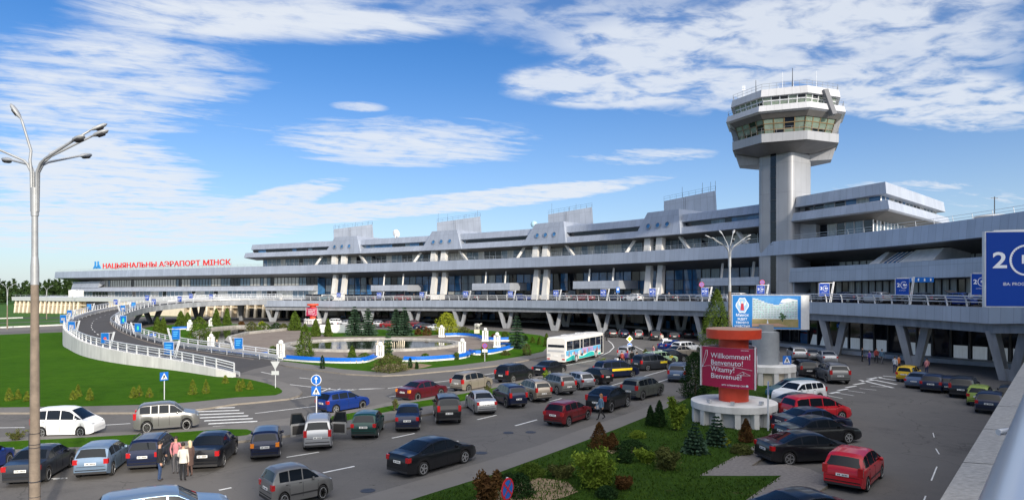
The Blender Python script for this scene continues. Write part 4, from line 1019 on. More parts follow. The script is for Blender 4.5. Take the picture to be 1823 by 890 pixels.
# second pond at the left
p2 = thing('curved_pond', 'long curved pond with a pale stone edge left of the round pond', 'pond', tuple(G(430, 595)))
P2L = Vector(p2.location); w2 = [(345, 597), (372, 588), (420, 583.5), (480, 584), (520, 588), (490, 591), (440, 596), (410, 604), (404, 612), (425, 621), (380, 619), (352, 608)]
b = MB(); b.sheet(PX(w2), .17); b.v = [tuple(Vector(v) - P2L) for v in b.v]; part('water', b, M_WATER, p2)
b = MB(); P = [G(x, y) for x, y in w2]; P.append(P[0])
for a, c in zip(P, P[1:]): b.bar(a + Vector((0, 0, .3)), c + Vector((0, 0, .3)), .7, .6)
b.v = [tuple(Vector(v) - P2L) for v in b.v]; part('stone_edge', b, M_RIM, p2)
# planted bank in the lower right
bank = [(700, 905), (745, 890), (840, 860), (880, 848), (918, 834), (970, 815), (1018, 797), (1060, 781), (1099, 766), (1155, 743), (1200, 723), (1233, 707), (1246, 692), (1300, 686), (1372, 694), (1379, 704), (1375, 722), (1380, 745), (1378, 760), (1371, 775), (1343, 797), (1290, 826), (1244, 851), (1320, 851.5), (1391, 851), (1363, 870), (1335, 890), (1300, 915), (1200, 960), (900, 960)]
island('planted_bank', bank, M_GRASS2)
cover('bank_lawn', [(1150, 800), (1240, 775), (1330, 795), (1371, 775), (1343, 797), (1290, 826), (1244, 851), (1320, 851.5), (1391, 851), (1363, 870), (1335, 890), (1300, 915), (1040, 930), (1040, 890), (1080, 850), (1120, 820)], M_GRASS2, .136)
cover('bare_patch', [(830, 900), (900, 872), (960, 855), (1010, 862), (1030, 880), (1000, 892), (930, 905)], M_SOIL, .140)
cover('bare_patch', [(1068, 800), (1095, 790), (1110, 803), (1090, 812)], M_SOIL, .140)
cover('footway', [(560, 905), (640, 885), (760, 850), (860, 822), (960, 792), (1040, 762), (1120, 735), (1180, 714), (1240, 690), (1233, 707), (1155, 743), (1099, 766), (1018, 797), (918, 834), (840, 860), (745, 890), (700, 905)], M_PAVE, .004)
# paving round the pillars and the slabs beside the parked cars
M_BRICK = mat('paving_blocks', (.17, .155, .145), .85, var=.25, scale=7, bump=.6, bscale=14)
island('block_footway', [(1372, 694), (1420, 672), (1436, 668), (1400, 700), (1390, 716), (1398, 740), (1400, 770), (1392, 790), (1363, 815), (1337, 833), (1400, 830), (1440, 838), (1467, 850), (1474, 868), (1440, 890), (1400, 925), (1300, 915), (1335, 890), (1363, 870), (1391, 851), (1320, 851.5), (1244, 851), (1290, 826), (1343, 797), (1371, 775), (1378, 760), (1380, 745), (1375, 722), (1379, 704)], M_BRICK, .12)
cover('small_lawn', [(1350, 680), (1400, 672), (1412, 676), (1380, 690), (1345, 694)], M_GRASS, .126)
# painted lines
b = MB()
def ln(p, q, w=.14, z=.006):
    a, c = G(*p), G(*q); d = (c - a).normalized(); n = Vector((-d.y, d.x, 0)) * w / 2; zz = Vector((0, 0, z)); b.face([a - n + zz, c - n + zz, c + n + zz, a + n + zz])
S_ = []
for i in range(7):
    y0 = 727.5 + i * 5.2; x0 = 334 + i * 7.4; ln((x0, y0 + i * .12), (418 + i * 8.0, 725 + i * 4.9 + i * .0), .34)
ln((-150, 763), (44, 760.5)); ln((165, 757.5), (232, 753.5)); ln((350, 762), (475, 752.5)); ln((454, 735.5), (563, 722.5)); ln((620, 712), (655, 711)); ln((595, 718), (625, 714.5))
ln((515, 711), (640, 692)); ln((515, 684), (600, 694)); ln((600, 694), (690, 691)); ln((690, 691), (800, 677)); ln((640, 692), (690, 691)); ln((800, 677), (880, 664)); ln((572, 697), (588, 690.5)); ln((592, 697), (606, 691.5)); ln((615, 697), (628, 692.5)); ln((465, 662), (490, 667)); ln((533, 672), (560, 675)); ln((640, 692), (575, 699))
ln((693, 706), (712, 703.5)); ln((783, 691.5), (805, 688)); ln((860, 676), (885, 671)); ln((905, 665), (960, 655)); ln((980, 655), (1060, 640.5)); ln((1066, 635), (1085, 626)); ln((1085, 626), (1093, 618)); ln((1093, 618), (1090, 612)); ln((1090, 612), (1083, 606))
ln((1130, 616), (1150, 626)); ln((1150, 626), (1150, 632)); ln((1150, 632), (1144, 637))
ln((510, 813.5), (568, 804.2)); ln((575, 841), (631, 829.5)); ln((390, 872), (412, 867.5)); ln((698, 779.5), (738, 771)); ln((806, 787.5), (816, 784.5)); ln((850, 746.5), (884, 738.5)); ln((917, 757.5), (956, 746.8)); ln((974, 715.5), (1000, 708.8)); ln((1076, 689.5), (1186, 658.5)); ln((1170, 680.5), (1195, 672.5)); ln((40, 853), (118, 850.5)); ln((95, 852.5), (120, 850.6))
for k in range(6): ln((1478 + k * 14, 700 - k * 5.2), (1494 + k * 15, 697 - k * 5.2), .3)
for k in range(4): ln((1530 + k * 14, 676 + -k * 2.4), (1590 + k * 6, 690 - k * 6.0), .3)
for k in range(5): ln((1470 + k * 20, 703 - k * 4), (1500 + k * 20, 709 - k * 5), .12)
ln((1661, 770), (1663, 778), .05); ln((1666, 798), (1672, 808), .06); ln((1668, 830), (1658, 855), .06); ln((1648, 882), (1643, 895), .06)
S('road_markings', b, M_LINE)

MH = 'manhole covers in the road'
for px, py, lb in ((905, 770, 'round manhole cover in the middle road right of the dark red hatchback'), (857, 806, 'round manhole cover near the front of the large black saloon'), (945, 769, 'round manhole cover below the dark red hatchback'), (655, 873, 'round manhole cover at the bottom of the middle road'), (720, 668, 'round manhole cover on the plaza kerb road')):
    t = thing('manhole_cover', lb, 'manhole cover', G(px, py), 0, MH); b = MB(); b.lathe([(.32, .002), (.32, .012), (.26, .014)], 20, m=0); part('iron_lid', b, M_DARK, t)
# ------------------------------------------------------------------ vehicles
def paint(name, col, metal=0.0, rough=.28): return mat(name, col, rough, metal, .35, coat=.45)
PAINT = {
 'black': paint('black_paint', (.008, .009, .012)), 'navy': paint('navy_paint', (.008, .014, .045), .2), 'darkgrey': paint('dark_grey_paint', (.035, .04, .05), .4),
 'blue': paint('blue_paint', (.010, .035, .20), .2), 'steel': paint('steel_blue_paint', (.19, .27, .38), .5, .35), 'silver': paint('silver_paint', (.42, .43, .45), .6, .35),
 'grey': paint('grey_paint', (.20, .20, .20), .5, .35), 'beige': paint('beige_paint', (.34, .30, .25), .5, .35), 'white': paint('white_car_paint', (.76, .77, .78)),
 'maroon': paint('maroon_paint', (.09, .008, .016), .2), 'darkred': paint('dark_red_paint', (.16, .008, .012), .15), 'red': paint('red_car_paint', (.48, .012, .022)),
 'green': paint('dark_green_paint', (.008, .045, .04), .2), 'lightgreen': paint('light_green_paint', (.40, .56, .34)), 'yellow': paint('yellow_car_paint', (.62, .40, .01)),
 'lime': paint('lime_paint', (.30, .40, .06)), 'teal': paint('teal_paint', (.02, .10, .13), .3), 'greygreen': paint('grey_green_paint', (.13, .14, .13), .5, .35), 'slate': paint('slate_blue_paint', (.10, .14, .22), .4),
}
M_CGLASS = mat('car_glass', (.008, .011, .015), .04, 0, .35)
M_UNDER = mat('underbody', (.012, .012, .013), .9)
M_TAIL = mat('tail_lamp', (.42, .012, .015), .2, coat=.4); M_ORANGE = mat('indicator_lamp', (.75, .22, .02), .25); M_HEAD = mat('head_lamp', (.62, .64, .66), .1, .3)
M_PLATE = mat('number_plate', (.80, .80, .78), .5); M_PLATEB = mat('plate_characters', (.03, .03, .03), .6); M_RIM = M_RIM
M_ALLOY = mat('alloy_rim', (.58, .59, .61), .3, .7); M_TRIM = mat('black_plastic', (.022, .022, .024), .6); M_CHROME = mat('chrome_trim', (.7, .7, .72), .15, 1.0)
M_YBAND = mat('yellow_taxi_band', (.80, .58, .02), .45)

# kind: L, W, wheelbase, wheel radius, clearance, belt (rear, front), roofline [(x,z)], windscreen (x0,x1), rear window (x0,x1), side glass (x0,x1), pillars, tumblehome
KIND = {
 'hatch': dict(L=4.1, W=1.74, wb=2.52, r=.31, c=.2, belt=(.98, .90), top=[(-2.05, .60), (-2.04, .80), (-1.97, .97), (-1.62, 1.36), (-1.42, 1.43), (-.9, 1.46), (-.2, 1.46), (.22, 1.40), (.98, .98), (1.12, .94), (1.72, .83), (1.97, .70), (2.05, .56)], ws=(.28, .96), rw=(-1.94, -1.64), sg=(-1.62, .95), pil=(-.95, -.12), tum=.36),
 'tallhatch': dict(L=4.0, W=1.70, wb=2.46, r=.31, c=.2, belt=(1.0, .93), top=[(-2.0, .60), (-1.99, .82), (-1.93, 1.02), (-1.66, 1.42), (-1.45, 1.50), (-.8, 1.53), (-.1, 1.52), (.32, 1.44), (1.0, 1.02), (1.12, .98), (1.68, .88), (1.92, .74), (2.0, .56)], ws=(.38, .98), rw=(-1.90, -1.68), sg=(-1.55, .98), pil=(-.92, -.08), tum=.34),
 'sedan': dict(L=4.65, W=1.80, wb=2.72, r=.32, c=.18, belt=(.97, .90), top=[(-2.32, .58), (-2.31, .84), (-2.22, .98), (-1.62, 1.02), (-1.48, 1.05), (-.86, 1.36), (-.4, 1.43), (.1, 1.44), (.48, 1.38), (1.16, .97), (1.3, .93), (1.95, .82), (2.22, .70), (2.32, .56)], ws=(.54, 1.14), rw=(-1.44, -.88), sg=(-1.30, 1.12), pil=(-.60, .16), tum=.38),
 'fastback': dict(L=4.75, W=1.84, wb=2.82, r=.33, c=.18, belt=(1.0, .92), top=[(-2.37, .58), (-2.36, .90), (-2.26, 1.03), (-1.95, 1.06), (-1.7, 1.12), (-.82, 1.42), (-.3, 1.48), (.15, 1.47), (.5, 1.41), (1.25, .99), (1.38, .95), (2.0, .84), (2.27, .72), (2.37, .56)], ws=(.56, 1.22), rw=(-1.68, -.86), sg=(-1.55, 1.2), pil=(-.72, .12), tum=.40),
 'wagon': dict(L=4.6, W=1.78, wb=2.68, r=.32, c=.19, belt=(.98, .91), top=[(-2.3, .58), (-2.29, .84), (-2.22, 1.0), (-1.90, 1.38), (-1.68, 1.46), (-.6, 1.49), (.08, 1.48), (.46, 1.42), (1.16, .98), (1.3, .94), (1.95, .82), (2.2, .70), (2.3, .56)], ws=(.52, 1.14), rw=(-2.18, -1.93), sg=(-1.95, 1.12), pil=(-1.12, -.62, .14), tum=.33),
 'suv': dict(L=4.6, W=1.86, wb=2.72, r=.37, c=.27, belt=(1.14, 1.06), top=[(-2.3, .68), (-2.29, 1.0), (-2.21, 1.16), (-1.92, 1.56), (-1.68, 1.66), (-.5, 1.70), (.1, 1.69), (.5, 1.62), (1.16, 1.15), (1.3, 1.10), (1.95, 1.0), (2.2, .86), (2.3, .66)], ws=(.56, 1.14), rw=(-2.17, -1.95), sg=(-1.90, 1.12), pil=(-1.12, -.58, .16), tum=.32),
 'coupesuv': dict(L=4.85, W=1.96, wb=2.92, r=.40, c=.26, belt=(1.16, 1.06), top=[(-2.42, .68), (-2.41, 1.0), (-2.32, 1.18), (-2.05, 1.24), (-1.1, 1.56), (-.5, 1.67), (.1, 1.68), (.5, 1.61), (1.22, 1.14), (1.36, 1.10), (2.05, 1.0), (2.32, .86), (2.42, .66)], ws=(.56, 1.2), rw=(-2.0, -1.12), sg=(-1.75, 1.18), pil=(-.72, .14), tum=.36),
 'mpv': dict(L=4.65, W=1.84, wb=2.82, r=.32, c=.19, belt=(1.06, 1.0), top=[(-2.32, .60), (-2.31, .90), (-2.25, 1.08), (-2.02, 1.56), (-1.78, 1.67), (-.6, 1.72), (.1, 1.70), (.55, 1.62), (1.55, 1.05), (1.68, 1.0), (2.08, .86), (2.27, .72), (2.32, .56)], ws=(.62, 1.53), rw=(-2.22, -2.04), sg=(-2.06, 1.5), pil=(-1.1, -.08, .92), tum=.28),
 'compactmpv': dict(L=4.2, W=1.76, wb=2.62, r=.31, c=.2, belt=(1.03, .95), top=[(-2.1, .60), (-2.09, .86), (-2.02, 1.04), (-1.66, 1.46), (-1.42, 1.56), (-.6, 1.62), (0, 1.60), (.42, 1.51), (1.25, 1.02), (1.38, .97), (1.82, .86), (2.03, .72), (2.1, .56)], ws=(.48, 1.23), rw=(-1.99, -1.68), sg=(-1.70, 1.2), pil=(-1.02, -.14, .74), tum=.34),
 'micro': dict(L=3.4, W=1.5, wb=2.3, r=.27, c=.18, belt=(.96, .90), top=[(-1.7, .58), (-1.69, .80), (-1.65, .96), (-1.48, 1.36), (-1.3, 1.44), (-.6, 1.47), (0, 1.46), (.36, 1.38), (.95, .95), (1.05, .92), (1.45, .82), (1.64, .70), (1.7, .55)], ws=(.42, .93), rw=(-1.63, -1.49), sg=(-1.45, .92), pil=(-.7, .02), tum=.28),
}
class CarShape:
    def __init__(s, k):
        s.__dict__.update(KIND[k]); s.k = k; s.h = s.L / 2
        s.xw = (-s.wb / 2 - .02, s.wb / 2 + .0)
        xs = set()
        x = -s.h
        while x < s.h: xs.add(round(x, 3)); x += .14
        for p in s.top: xs.add(p[0])
        ra = s.r + .055
        for w in s.xw:
            for i in range(-6, 7): xs.add(round(w + ra * math.sin(i / 6 * math.pi / 2), 4))
            xs.add(round(w - ra - .004, 4)); xs.add(round(w + ra + .004, 4))
        s.xs = sorted(x for x in xs if -s.h <= x <= s.h)
    def zt(s, x): return lerp_tab(s.top, x)
    def slope(s, x): return (s.zt(x + .02) - s.zt(x - .02)) / .04
    def zs(s, x): t = (x + s.h) / s.L; return min(s.belt[0] + (s.belt[1] - s.belt[0]) * t, s.zt(x) - .035)
    def zb(s, x):
        ra = s.r + .055
        for w in s.xw:
            if abs(x - w) <= ra: return s.r + math.sqrt(max(ra * ra - (x - w) ** 2, 0)) * .98
        e = max(0, (abs(x) - (s.h - .45)) / .45)
        return s.c + e * e * .10
    def w(s, x):
        e = s.h - abs(x); t = max(0, 1 - e / .75); k = .20 if x > 0 else .13
        return s.W / 2 * (1 - k * t ** 2.2)
    def side(s, x, z):
        """half width of the glasshouse at height z"""
        return s.w(x) * .965 - s.tum * max(0, z - s.zs(x))
    def sec(s, x):
        zb, zs, zt, w = s.zb(x), s.zs(x), s.zt(x), s.w(x)
        zb = min(zb, zs - .05)
        h = zt - zs
        y6 = s.side(x, zs + h * .86); y7 = y6 - min(.10, h * .35) - .02
        return [(0, zb), (w * .8, zb), (w * .955, zb + .01), (w * .99, zb + (zs - zb) * .30), (w, zb + (zs - zb) * .62), (w * .99, zs - .05 * min(1, (zs - zb) / .4)), (w * .965, zs),
                (y6, zs + h * .86), (y7, zt - .012), (y7 * .55, zt + .012), (0, zt + .018)]
def surf_top(s, x, t, off):
    q = s.sec(x); P = [q[8], q[9], q[10]]
    a = abs(t) * 2
    (y1, z1), (y0, z0) = (P[1], P[2]) if a <= 1 else (P[0], P[1])
    f = a if a <= 1 else a - 1
    y = y0 + (y1 - y0) * f; z = z0 + (z1 - z0) * f
    sl = s.slope(x); n = Vector((-sl, 0, 1)).normalized()
    return Vector((x, math.copysign(y, t) if t else 0, z)) + n * off
_CARM = {}
def car_meshes(k, det):
    key = (k, det)
    if key in _CARM: return _CARM[key]
    s = CarShape(k); M = {}
    b = MB(); rows = []
    for x in s.xs:
        q = s.sec(x); rows.append([Vector((x, -y, z)) for y, z in q[::-1]] + [Vector((x, y, z)) for y, z in q[1:]])
    n = len(rows[0]); b.v = [tuple(p) for r_ in rows for p in r_]
    for i in range(len(rows) - 1):
        for j in range(n - 1):
            b.f.append((i * n + j, i * n + j + 1, (i + 1) * n + j + 1, (i + 1) * n + j)); b.m.append(1 if 8 <= j <= 11 else 0)
    b.f.append(tuple(range(n))); b.m.append(0); b.f.append(tuple((len(rows) - 1) * n + j for j in range(n - 1, -1, -1))); b.m.append(0)
    M['body'] = b.mesh('body', [PAINT['black'], M_UNDER], 38)
    def topglass(x0, x1, name):
        g = MB(); rw = []
        for i in range(9):
            x = x0 + (x1 - x0) * i / 8; rw.append([surf_top(s, x, t, .008) for t in (-.97, -.75, -.5, -.25, 0, .25, .5, .75, .97)])
        g.loft(rw); return g.mesh(name, M_CGLASS, 30)
    M['windscreen'] = topglass(*s.ws, 'windscreen'); M['rear_window'] = topglass(*s.rw, 'rear_window')
    for sd, nm in ((-1, 'R'), (1, 'L')):
        g = MB(); cuts = [s.sg[0]] + list(s.pil) + [s.sg[1]]
        for a, c in zip(cuts, cuts[1:]):
            a_, c_ = a + .035, c - .035; rw = []
            for i in range(10):
                x = a_ + (c_ - a_) * i / 9; z0 = s.zs(x) + .045; z1 = s.zs(x) + (s.zt(x) - s.zs(x)) * .84
                if z1 < z0 + .03: z1 = z0 + .004
                rw.append([Vector((x, sd * (s.side(x, z) + .007), z)) for z in (z0, (z0 + z1) / 2, z1)])
            if sd < 0: rw = [r_[::-1] for r_ in rw]
            g.loft(rw)
        M['side_' + nm] = g.mesh('side_window', M_CGLASS)
    # wheel
    r = s.r
    w = MB(); Mx = Matrix.Rotation(R(90), 4, 'X')
    w.lathe([(r * .62, -.085), (r * .93, -.095), (r, -.065), (r, .065), (r * .93, .095), (r * .62, .085)], 24, Mx, 0); M['tyre'] = w.mesh('tyre', M_BLACK, 40)
    w = MB(); w.lathe([(r * .70, .0), (r * .72, .094), (r * .64, .096), (r * .62, .05)], 24, Mx, 0, cap=False); w.lathe([(r * .62, .045), (r * .62, .05)], 20, Mx, 1); w.lathe([(r * .16, .05), (r * .13, .085)], 10, Mx, 0)
    for i in range(5 if det else 6):
        an = 2 * math.pi * i / (5 if det else 6); d = Vector((math.cos(an), 0, math.sin(an))); up = Vector((0, -1, 0)); p = up * .07
        w.bar(d * r * .08 + p, d * r * .66 + p, r * .2, .03, 0, up=up)
    M['rim'] = w.mesh('rim', [M_ALLOY, M_UNDER], 40)
    # small parts
    zt_ = s.belt[0] - .14
    xr = -s.h
    def xrear(z):
        for (a, u), (c, v) in zip(s.top, s.top[1:]):
            if u <= z <= v: return a + (c - a) * (z - u) / max(v - u, 1e-4)
        return xr
    M['rearx'] = xrear
    g = MB(); hgt = .22 if s.belt[0] < 1.02 else .36
    for t in range(1): pass
    zc = s.belt[0] - hgt / 2 - .03 if s.belt[0] < 1.02 else s.belt[0] - .10
    g.box((xrear(zc - hgt * .3) + .085, 0, 0), (.21, .21, hgt)); M['tail'] = g.mesh('tail_light', [M_TAIL]); M['tail_pos'] = (s.w(-s.h + .1) - .085, zc)
    g = MB(); zf = s.zs(s.h - .25) - .08; g.box((s.h - .25, 0, 0), (.28, .30, .13)); M['head'] = g.mesh('headlight', [M_HEAD]); M['head_pos'] = (s.w(s.h - .15) - .20, zf)
    g = MB(); zp = .66 if s.k in ('sedan', 'fastback') else .68
    g.box((0, 0, 0), (.02, .52, .115), m=0)
    for i in range(7):
        if i != 4: g.box((-.011, -.19 + i * .06, 0), (.004, .038, .06), m=1)
    M['plate'] = g.mesh('number_plate', [M_PLATE, M_PLATEB]); M['plate_pos'] = (xrear(zp + .08) - .022, zp + .06)
    g = MB(); g.lathe([(.02, -.09), (.075, -.06), (.085, 0), (.07, .06), (.02, .08)], 8, Matrix.Rotation(R(90), 4, 'X') @ Matrix.Diagonal((.8, 1, 1, 1))); M['mirror'] = g.mesh('door_mirror', [PAINT['black']], 50)
    M['mirror_pos'] = (s.ws[1] - .42, s.side(s.ws[1] - .42, s.zs(0)) + .08, s.zs(.6) + .05)
    g = MB(); g.box((0, 0, 0), (.17, .03, .03)); M['handle'] = g.mesh('door_handle', [M_TRIM])
    M['handle_pos'] = [(c - .17 if i else c - .17, s.belt[0] - .09) for i, c in enumerate(s.pil[-2:] if len(s.pil) < 3 or s.k in ('wagon', 'suv') else s.pil[:2])]
    g = MB(); z0 = s.c + .06; g.box((xr + .06, 0, z0 + .07), (.16, s.W * .84, .10)); M['bumper'] = g.mesh('bumper', [M_TRIM])
    g = MB()
    for sd in (-1, 1):
        P = [Vector((x, sd * (s.side(x, s.zt(x)) - .02), s.zt(x) + (.055 if 0 < i < 5 else -.01))) for i, x in enumerate(np.linspace(s.rw[1] + .15, s.ws[0] - .1, 6))]; g.tube(P, .022, 6)
    M['rails'] = g.mesh('roof_rail', [M_TRIM])
    g = MB()
    for sd in (-1, 1): g.box((0, sd * (s.W / 2 + .004), s.c + .28), (s.wb - 2 * s.r - .12, .02, .06))
    M['strip'] = g.mesh('side_strip', [M_TRIM])
    g = MB()
    for sd in (-1, 1):
        for x in list(s.pil[:3]) + [s.ws[1] - .08]:
            P = [Vector((x, sd * (s.w(x) * k_ + .003), z)) for k_, z in ((.99, s.c + .16), (1.0, .62), (.985, s.zs(x) - .06))]
            for a, c in zip(P, P[1:]): g.bar(a, c, .018, .006, up=(0, 1, 0))
    M['seam'] = g.mesh('door_seam', [M_UNDER])
    g = MB(); zb_ = s.belt[0] - .36; g.box((xrear(zb_) - .004, 0, zb_), (.012, s.W * .74, .014)); g.box((xrear(zb_ - .22) - .004, 0, max(.46, zb_ - .2)), (.02, s.W * .80, .04)); M['rseam'] = g.mesh('bumper_seam', [M_UNDER])
    M['s'] = s; _CARM[key] = M
    return M
CARS = []
def setmat(o, m):
    if len(o.data.materials):
        o.material_slots[0].link = 'OBJECT'; o.material_slots[0].material = m
def car(kind, col, loc, yaw, label, group=None, det=True, rails=False, strip=False, lamp=None, name='parked_car', sz=1.0, sc=None, head=True):
    """yaw: direction of the nose, radians anticlockwise from +X"""
    M = car_meshes(kind, det); s = M['s']; p = PAINT[col]
    t = thing(name, label, 'car', loc, yaw, group)
    sc = sc or (1, 1, 1)
    t.scale = (sz * sc[0], sz * sc[1], sz * sc[2])
    o = link('body', M['body'], t); setmat(o, p); body = o
    link('windscreen', M['windscreen'], t); link('rear_window', M['rear_window'], t)
    for nm in ('side_R', 'side_L'): link('side_window', M[nm], t)
    for w in s.xw:
        for sd in (-1, 1):
            o = link('wheel', M['tyre'], t, (w, sd * (s.W / 2 - .115), s.r)); q = link('rim', M['rim'], o)
            if sd > 0: q.rotation_euler = (0, 0, math.pi)
    ty, tz = M['tail_pos']
    for sd in (-1, 1):
        o = link('tail_light', M['tail'], t, (0, sd * ty, tz))
        if lamp: setmat(o, lamp)
    hy, hz = M['head_pos']
    if head:
        for sd in (-1, 1): link('headlight', M['head'], t, (0, sd * hy, hz))
    link('number_plate', M['plate'], t, (M['plate_pos'][0], 0, M['plate_pos'][1])); link('bumper', M['bumper'], t)
    mx, my, mz = M['mirror_pos']
    for sd in (-1, 1): o = link('door_mirror', M['mirror'], t, (mx, sd * my, mz)); setmat(o, p)
    if det:
        for hx, hz in M['handle_pos']:
            for sd in (-1, 1): link('door_handle', M['handle'], t, (hx, sd * (s.w(hx) * .985 + .004), hz))
    if det: link('door_seam', M['seam'], t); link('bumper_seam', M['rseam'], t)
    if rails: link('roof_rail', M['rails'], t)
    if strip: link('side_strip', M['strip'], t)
    CARS.append((t, kind)); return t
def car_wheels(kind, col, rear, front, label, near='R', z=0.0, **k):
    """placed from the ground contacts of the two wheels on the visible side"""
    a, c = G(*rear, z), G(*front, z); d = (c - a); yaw = math.atan2(d.y, d.x); d.normalize(); n = Vector((-d.y, d.x, 0))     # left of the nose
    sz = k.get('sz', 1); sy = .90 if rear[0] < 1150 else 1.0
    W = KIND[kind]['W'] * sz * sy
    L_ = (c - a).length / (KIND[kind]['wb'] * sz); mid = (a + c) / 2; mid.z = 0
    side_on = abs(d.cross(mid.normalized()).z) > .45
    k['sc'] = (min(max(L_, .66), 1.0) if side_on else .9 if rear[0] < 1150 else 1.0, sy, 1)
    m = (a + c) / 2 + n * (W / 2 - .11) * (1 if near == 'R' else -1)
    return car(kind, col, m, yaw, label, **k)
def car_rear(kind, col, px, py, head, label, z=0.0, **k):
    """placed from the ground point under the middle of the rear axle; head: nose direction in degrees clockwise from straight ahead"""
    p = G(px, py, z); d = Vector((math.sin(R(head)), math.cos(R(head)), 0))
    f_ = (.88, .85, 1) if px < 1150 and z == 0 else (1, 1, 1); k['sc'] = f_
    return car(kind, col, p + d * (KIND[kind]['wb'] / 2 * k.get('sz', 1) * f_[0]), math.atan2(d.y, d.x), label, **k)
ROW = 'cars parked nose-in along the grass strip'; LANE = 'cars driving on the lower road'; LOT = 'cars parked in the right hand lot'; TAXI = 'taxis and cars waiting by the bus'; DECKG = 'cars on the drop-off deck'; FARG = 'cars parked under the elevated road'
# --- row parked nose-in along the strip
car_wheels('hatch', 'blue', (-40, 852), (14, 829), 'dark blue car cut off by the left edge, left of the lamp post', group=ROW)
car_wheels('sedan', 'darkgrey', (84, 856), (124, 831.5), 'dark blue grey saloon half hidden by the big lamp post', group=ROW)
car_wheels('hatch', 'steel', (198, 846), (226, 823), 'light steel blue hatchback right of the lamp post', group=ROW, lamp=None)
car_rear('wagon', 'navy', 262, 833, -14, 'navy estate with roof rails beside the group of people', group=ROW, rails=True)
car_rear('sedan', 'black', 369, 832, -10, 'black saloon parked right of the group of people', group=ROW, sz=1.06)
car_rear('wagon', 'navy', 473, 814.5, -17, 'black estate with orange red lamps at the end of the crossing', group=ROW, lamp=M_ORANGE, sz=.98)
mp = car_rear('mpv', 'silver', 566, 797.5, -14, 'silver people carrier with both front doors open', group=ROW, rails=True)
car_wheels('hatch', 'green', (670, 779.5), (681, 763), 'dark green hatchback right of the people carrier with open doors', group=ROW)
car_rear('sedan', 'navy', 726, 765, -6, 'dark navy saloon with wide red lamps between green hatchback and black SUV', group=ROW)
car_rear('suv', 'black', 798, 752.5, -10, 'black SUV parked with its tail to the road, right of the navy saloon', group=ROW, sz=1.04)
car_rear('sedan', 'silver', 862, 735.5, -16, 'silver saloon parked nose-in right of the black SUV', group=ROW)
car_rear('suv', 'navy', 916.5, 724.5, -22, 'dark navy tall car with high red lamps on its pillars', group=ROW, sz=.96)
car_rear('suv', 'beige', 960.5, 714, -25, 'pale beige SUV with roof rails in the parked row', group=ROW, rails=True, sz=.95)
car_rear('suv', 'grey', 1004.5, 701.5, -28, 'grey beige SUV right of the beige one with roof rails', group=ROW, sz=.97)
car_rear('hatch', 'silver', 1040, 692.8, -30, 'light silver hatchback between the grey SUV and a black hatchback', group=ROW)
car_rear('hatch', 'black', 1073, 683.5, -34, 'black hatchback at the far end of the parked row', group=ROW)
# open doors of the people carrier
ks = CarShape('mpv')
for sd in (-1, 1):
    b = MB(); dl = 1.02
    b.extr([(0, .35), (dl, .32), (dl, .95), (dl * .98, 1.04), (0, 1.04)], Matrix.Rotation(R(90), 4, 'X'), .09, 0)
    for p, q in (((0, 1.04), (.28, 1.60)), ((.28, 1.60), (dl * .92, 1.62)), ((dl * .92, 1.62), (dl, .98))): b.bar((p[0], -.045, p[1]), (q[0], -.045, q[1]), .06, .07, 2)
    b.face([(.05, -.045, 1.04), (dl - .04, -.045, 1.04), (dl * .9, -.045, 1.58), (.30, -.045, 1.58)], 3)
    b.box((.5, -.045, .68), (.8, .12, .5), m=1)
    o = part('open_door', b, [PAINT['silver'], M_TRIM, M_TRIM, M_CGLASS], mp); o.location = (.92, sd * .88, 0); o.rotation_euler = (0, 0, R(180 - sd * 68))
    m_ = link('door_mirror', car_meshes('mpv', True)['mirror'], o, (.2, -.15 * sd, 1.1)); setmat(m_, PAINT['silver'])
# --- cars on the road
car_wheels('mpv', 'white', (75.5, 779.6), (144, 778.4), 'white people carrier driving behind the lamp post', group=LANE, name='car')
car_wheels('suv', 'grey', (262, 772.2), (332, 766.6), 'dark grey SUV with bright alloy wheels before the zebra crossing', group=LANE, name='car', sz=1.04)
car_wheels('hatch', 'blue', (597.5, 736), (644.8, 727.8), 'bright blue hatchback driving past the keep-ahead sign', group=LANE, name='car')
car_wheels('sedan', 'maroon', (743, 713.5), (784, 705.6), 'maroon saloon driving on the carriageway by the plaza', group=LANE, name='car', lamp=M_ORANGE)
car_wheels('compactmpv', 'beige', (833, 697.6), (869, 690.7), 'pale beige compact people carrier behind the maroon saloon', group=LANE, name='car')
car_wheels('suv', 'black', (913, 682), (943, 676.6), 'black SUV with tall red lamps on the carriageway', group=LANE, name='car')
car_wheels('sedan', 'black', (976, 669.7), (1003, 664.0), 'black saloon on the carriageway just below the bus', group=LANE, name='car')
car_wheels('fastback', 'black', (752.2, 846), (826.5, 824), 'large black saloon with a bright window line crossing the middle road', group=LANE, name='car', strip=False)
car_wheels('tallhatch', 'grey', (506, 903), (573, 888.5), 'grey silver hatchback at the bottom edge of the picture', group=LANE, name='car', strip=True, rails=False)
car('wagon', 'steel', AT(290, 24.6, z=0), R(28), 'steel blue estate cut off by the bottom edge, lower left', group=LANE, name='car')
car_wheels('hatch', 'darkred', (1010.5, 758.5), (1046, 746.5), 'dark red hatchback beside the walking woman', group=LANE, name='parked_car', strip=True)
car_wheels('coupesuv', 'black', (1081.5, 735.8), (1121, 722.4), 'big black sloping-roofed SUV behind the walking woman', group=LANE, name='parked_car')
car_wheels('suv', 'greygreen', (1140.5, 712.6), (1177, 703.8), 'grey green SUV at the kerb above the dark juniper', group=LANE, name='parked_car', sz=.98)
car_rear('mpv', 'slate', 1207, 679, 22, 'pale blue people carrier left of the crimson welcome panel', group=LANE, name='car')
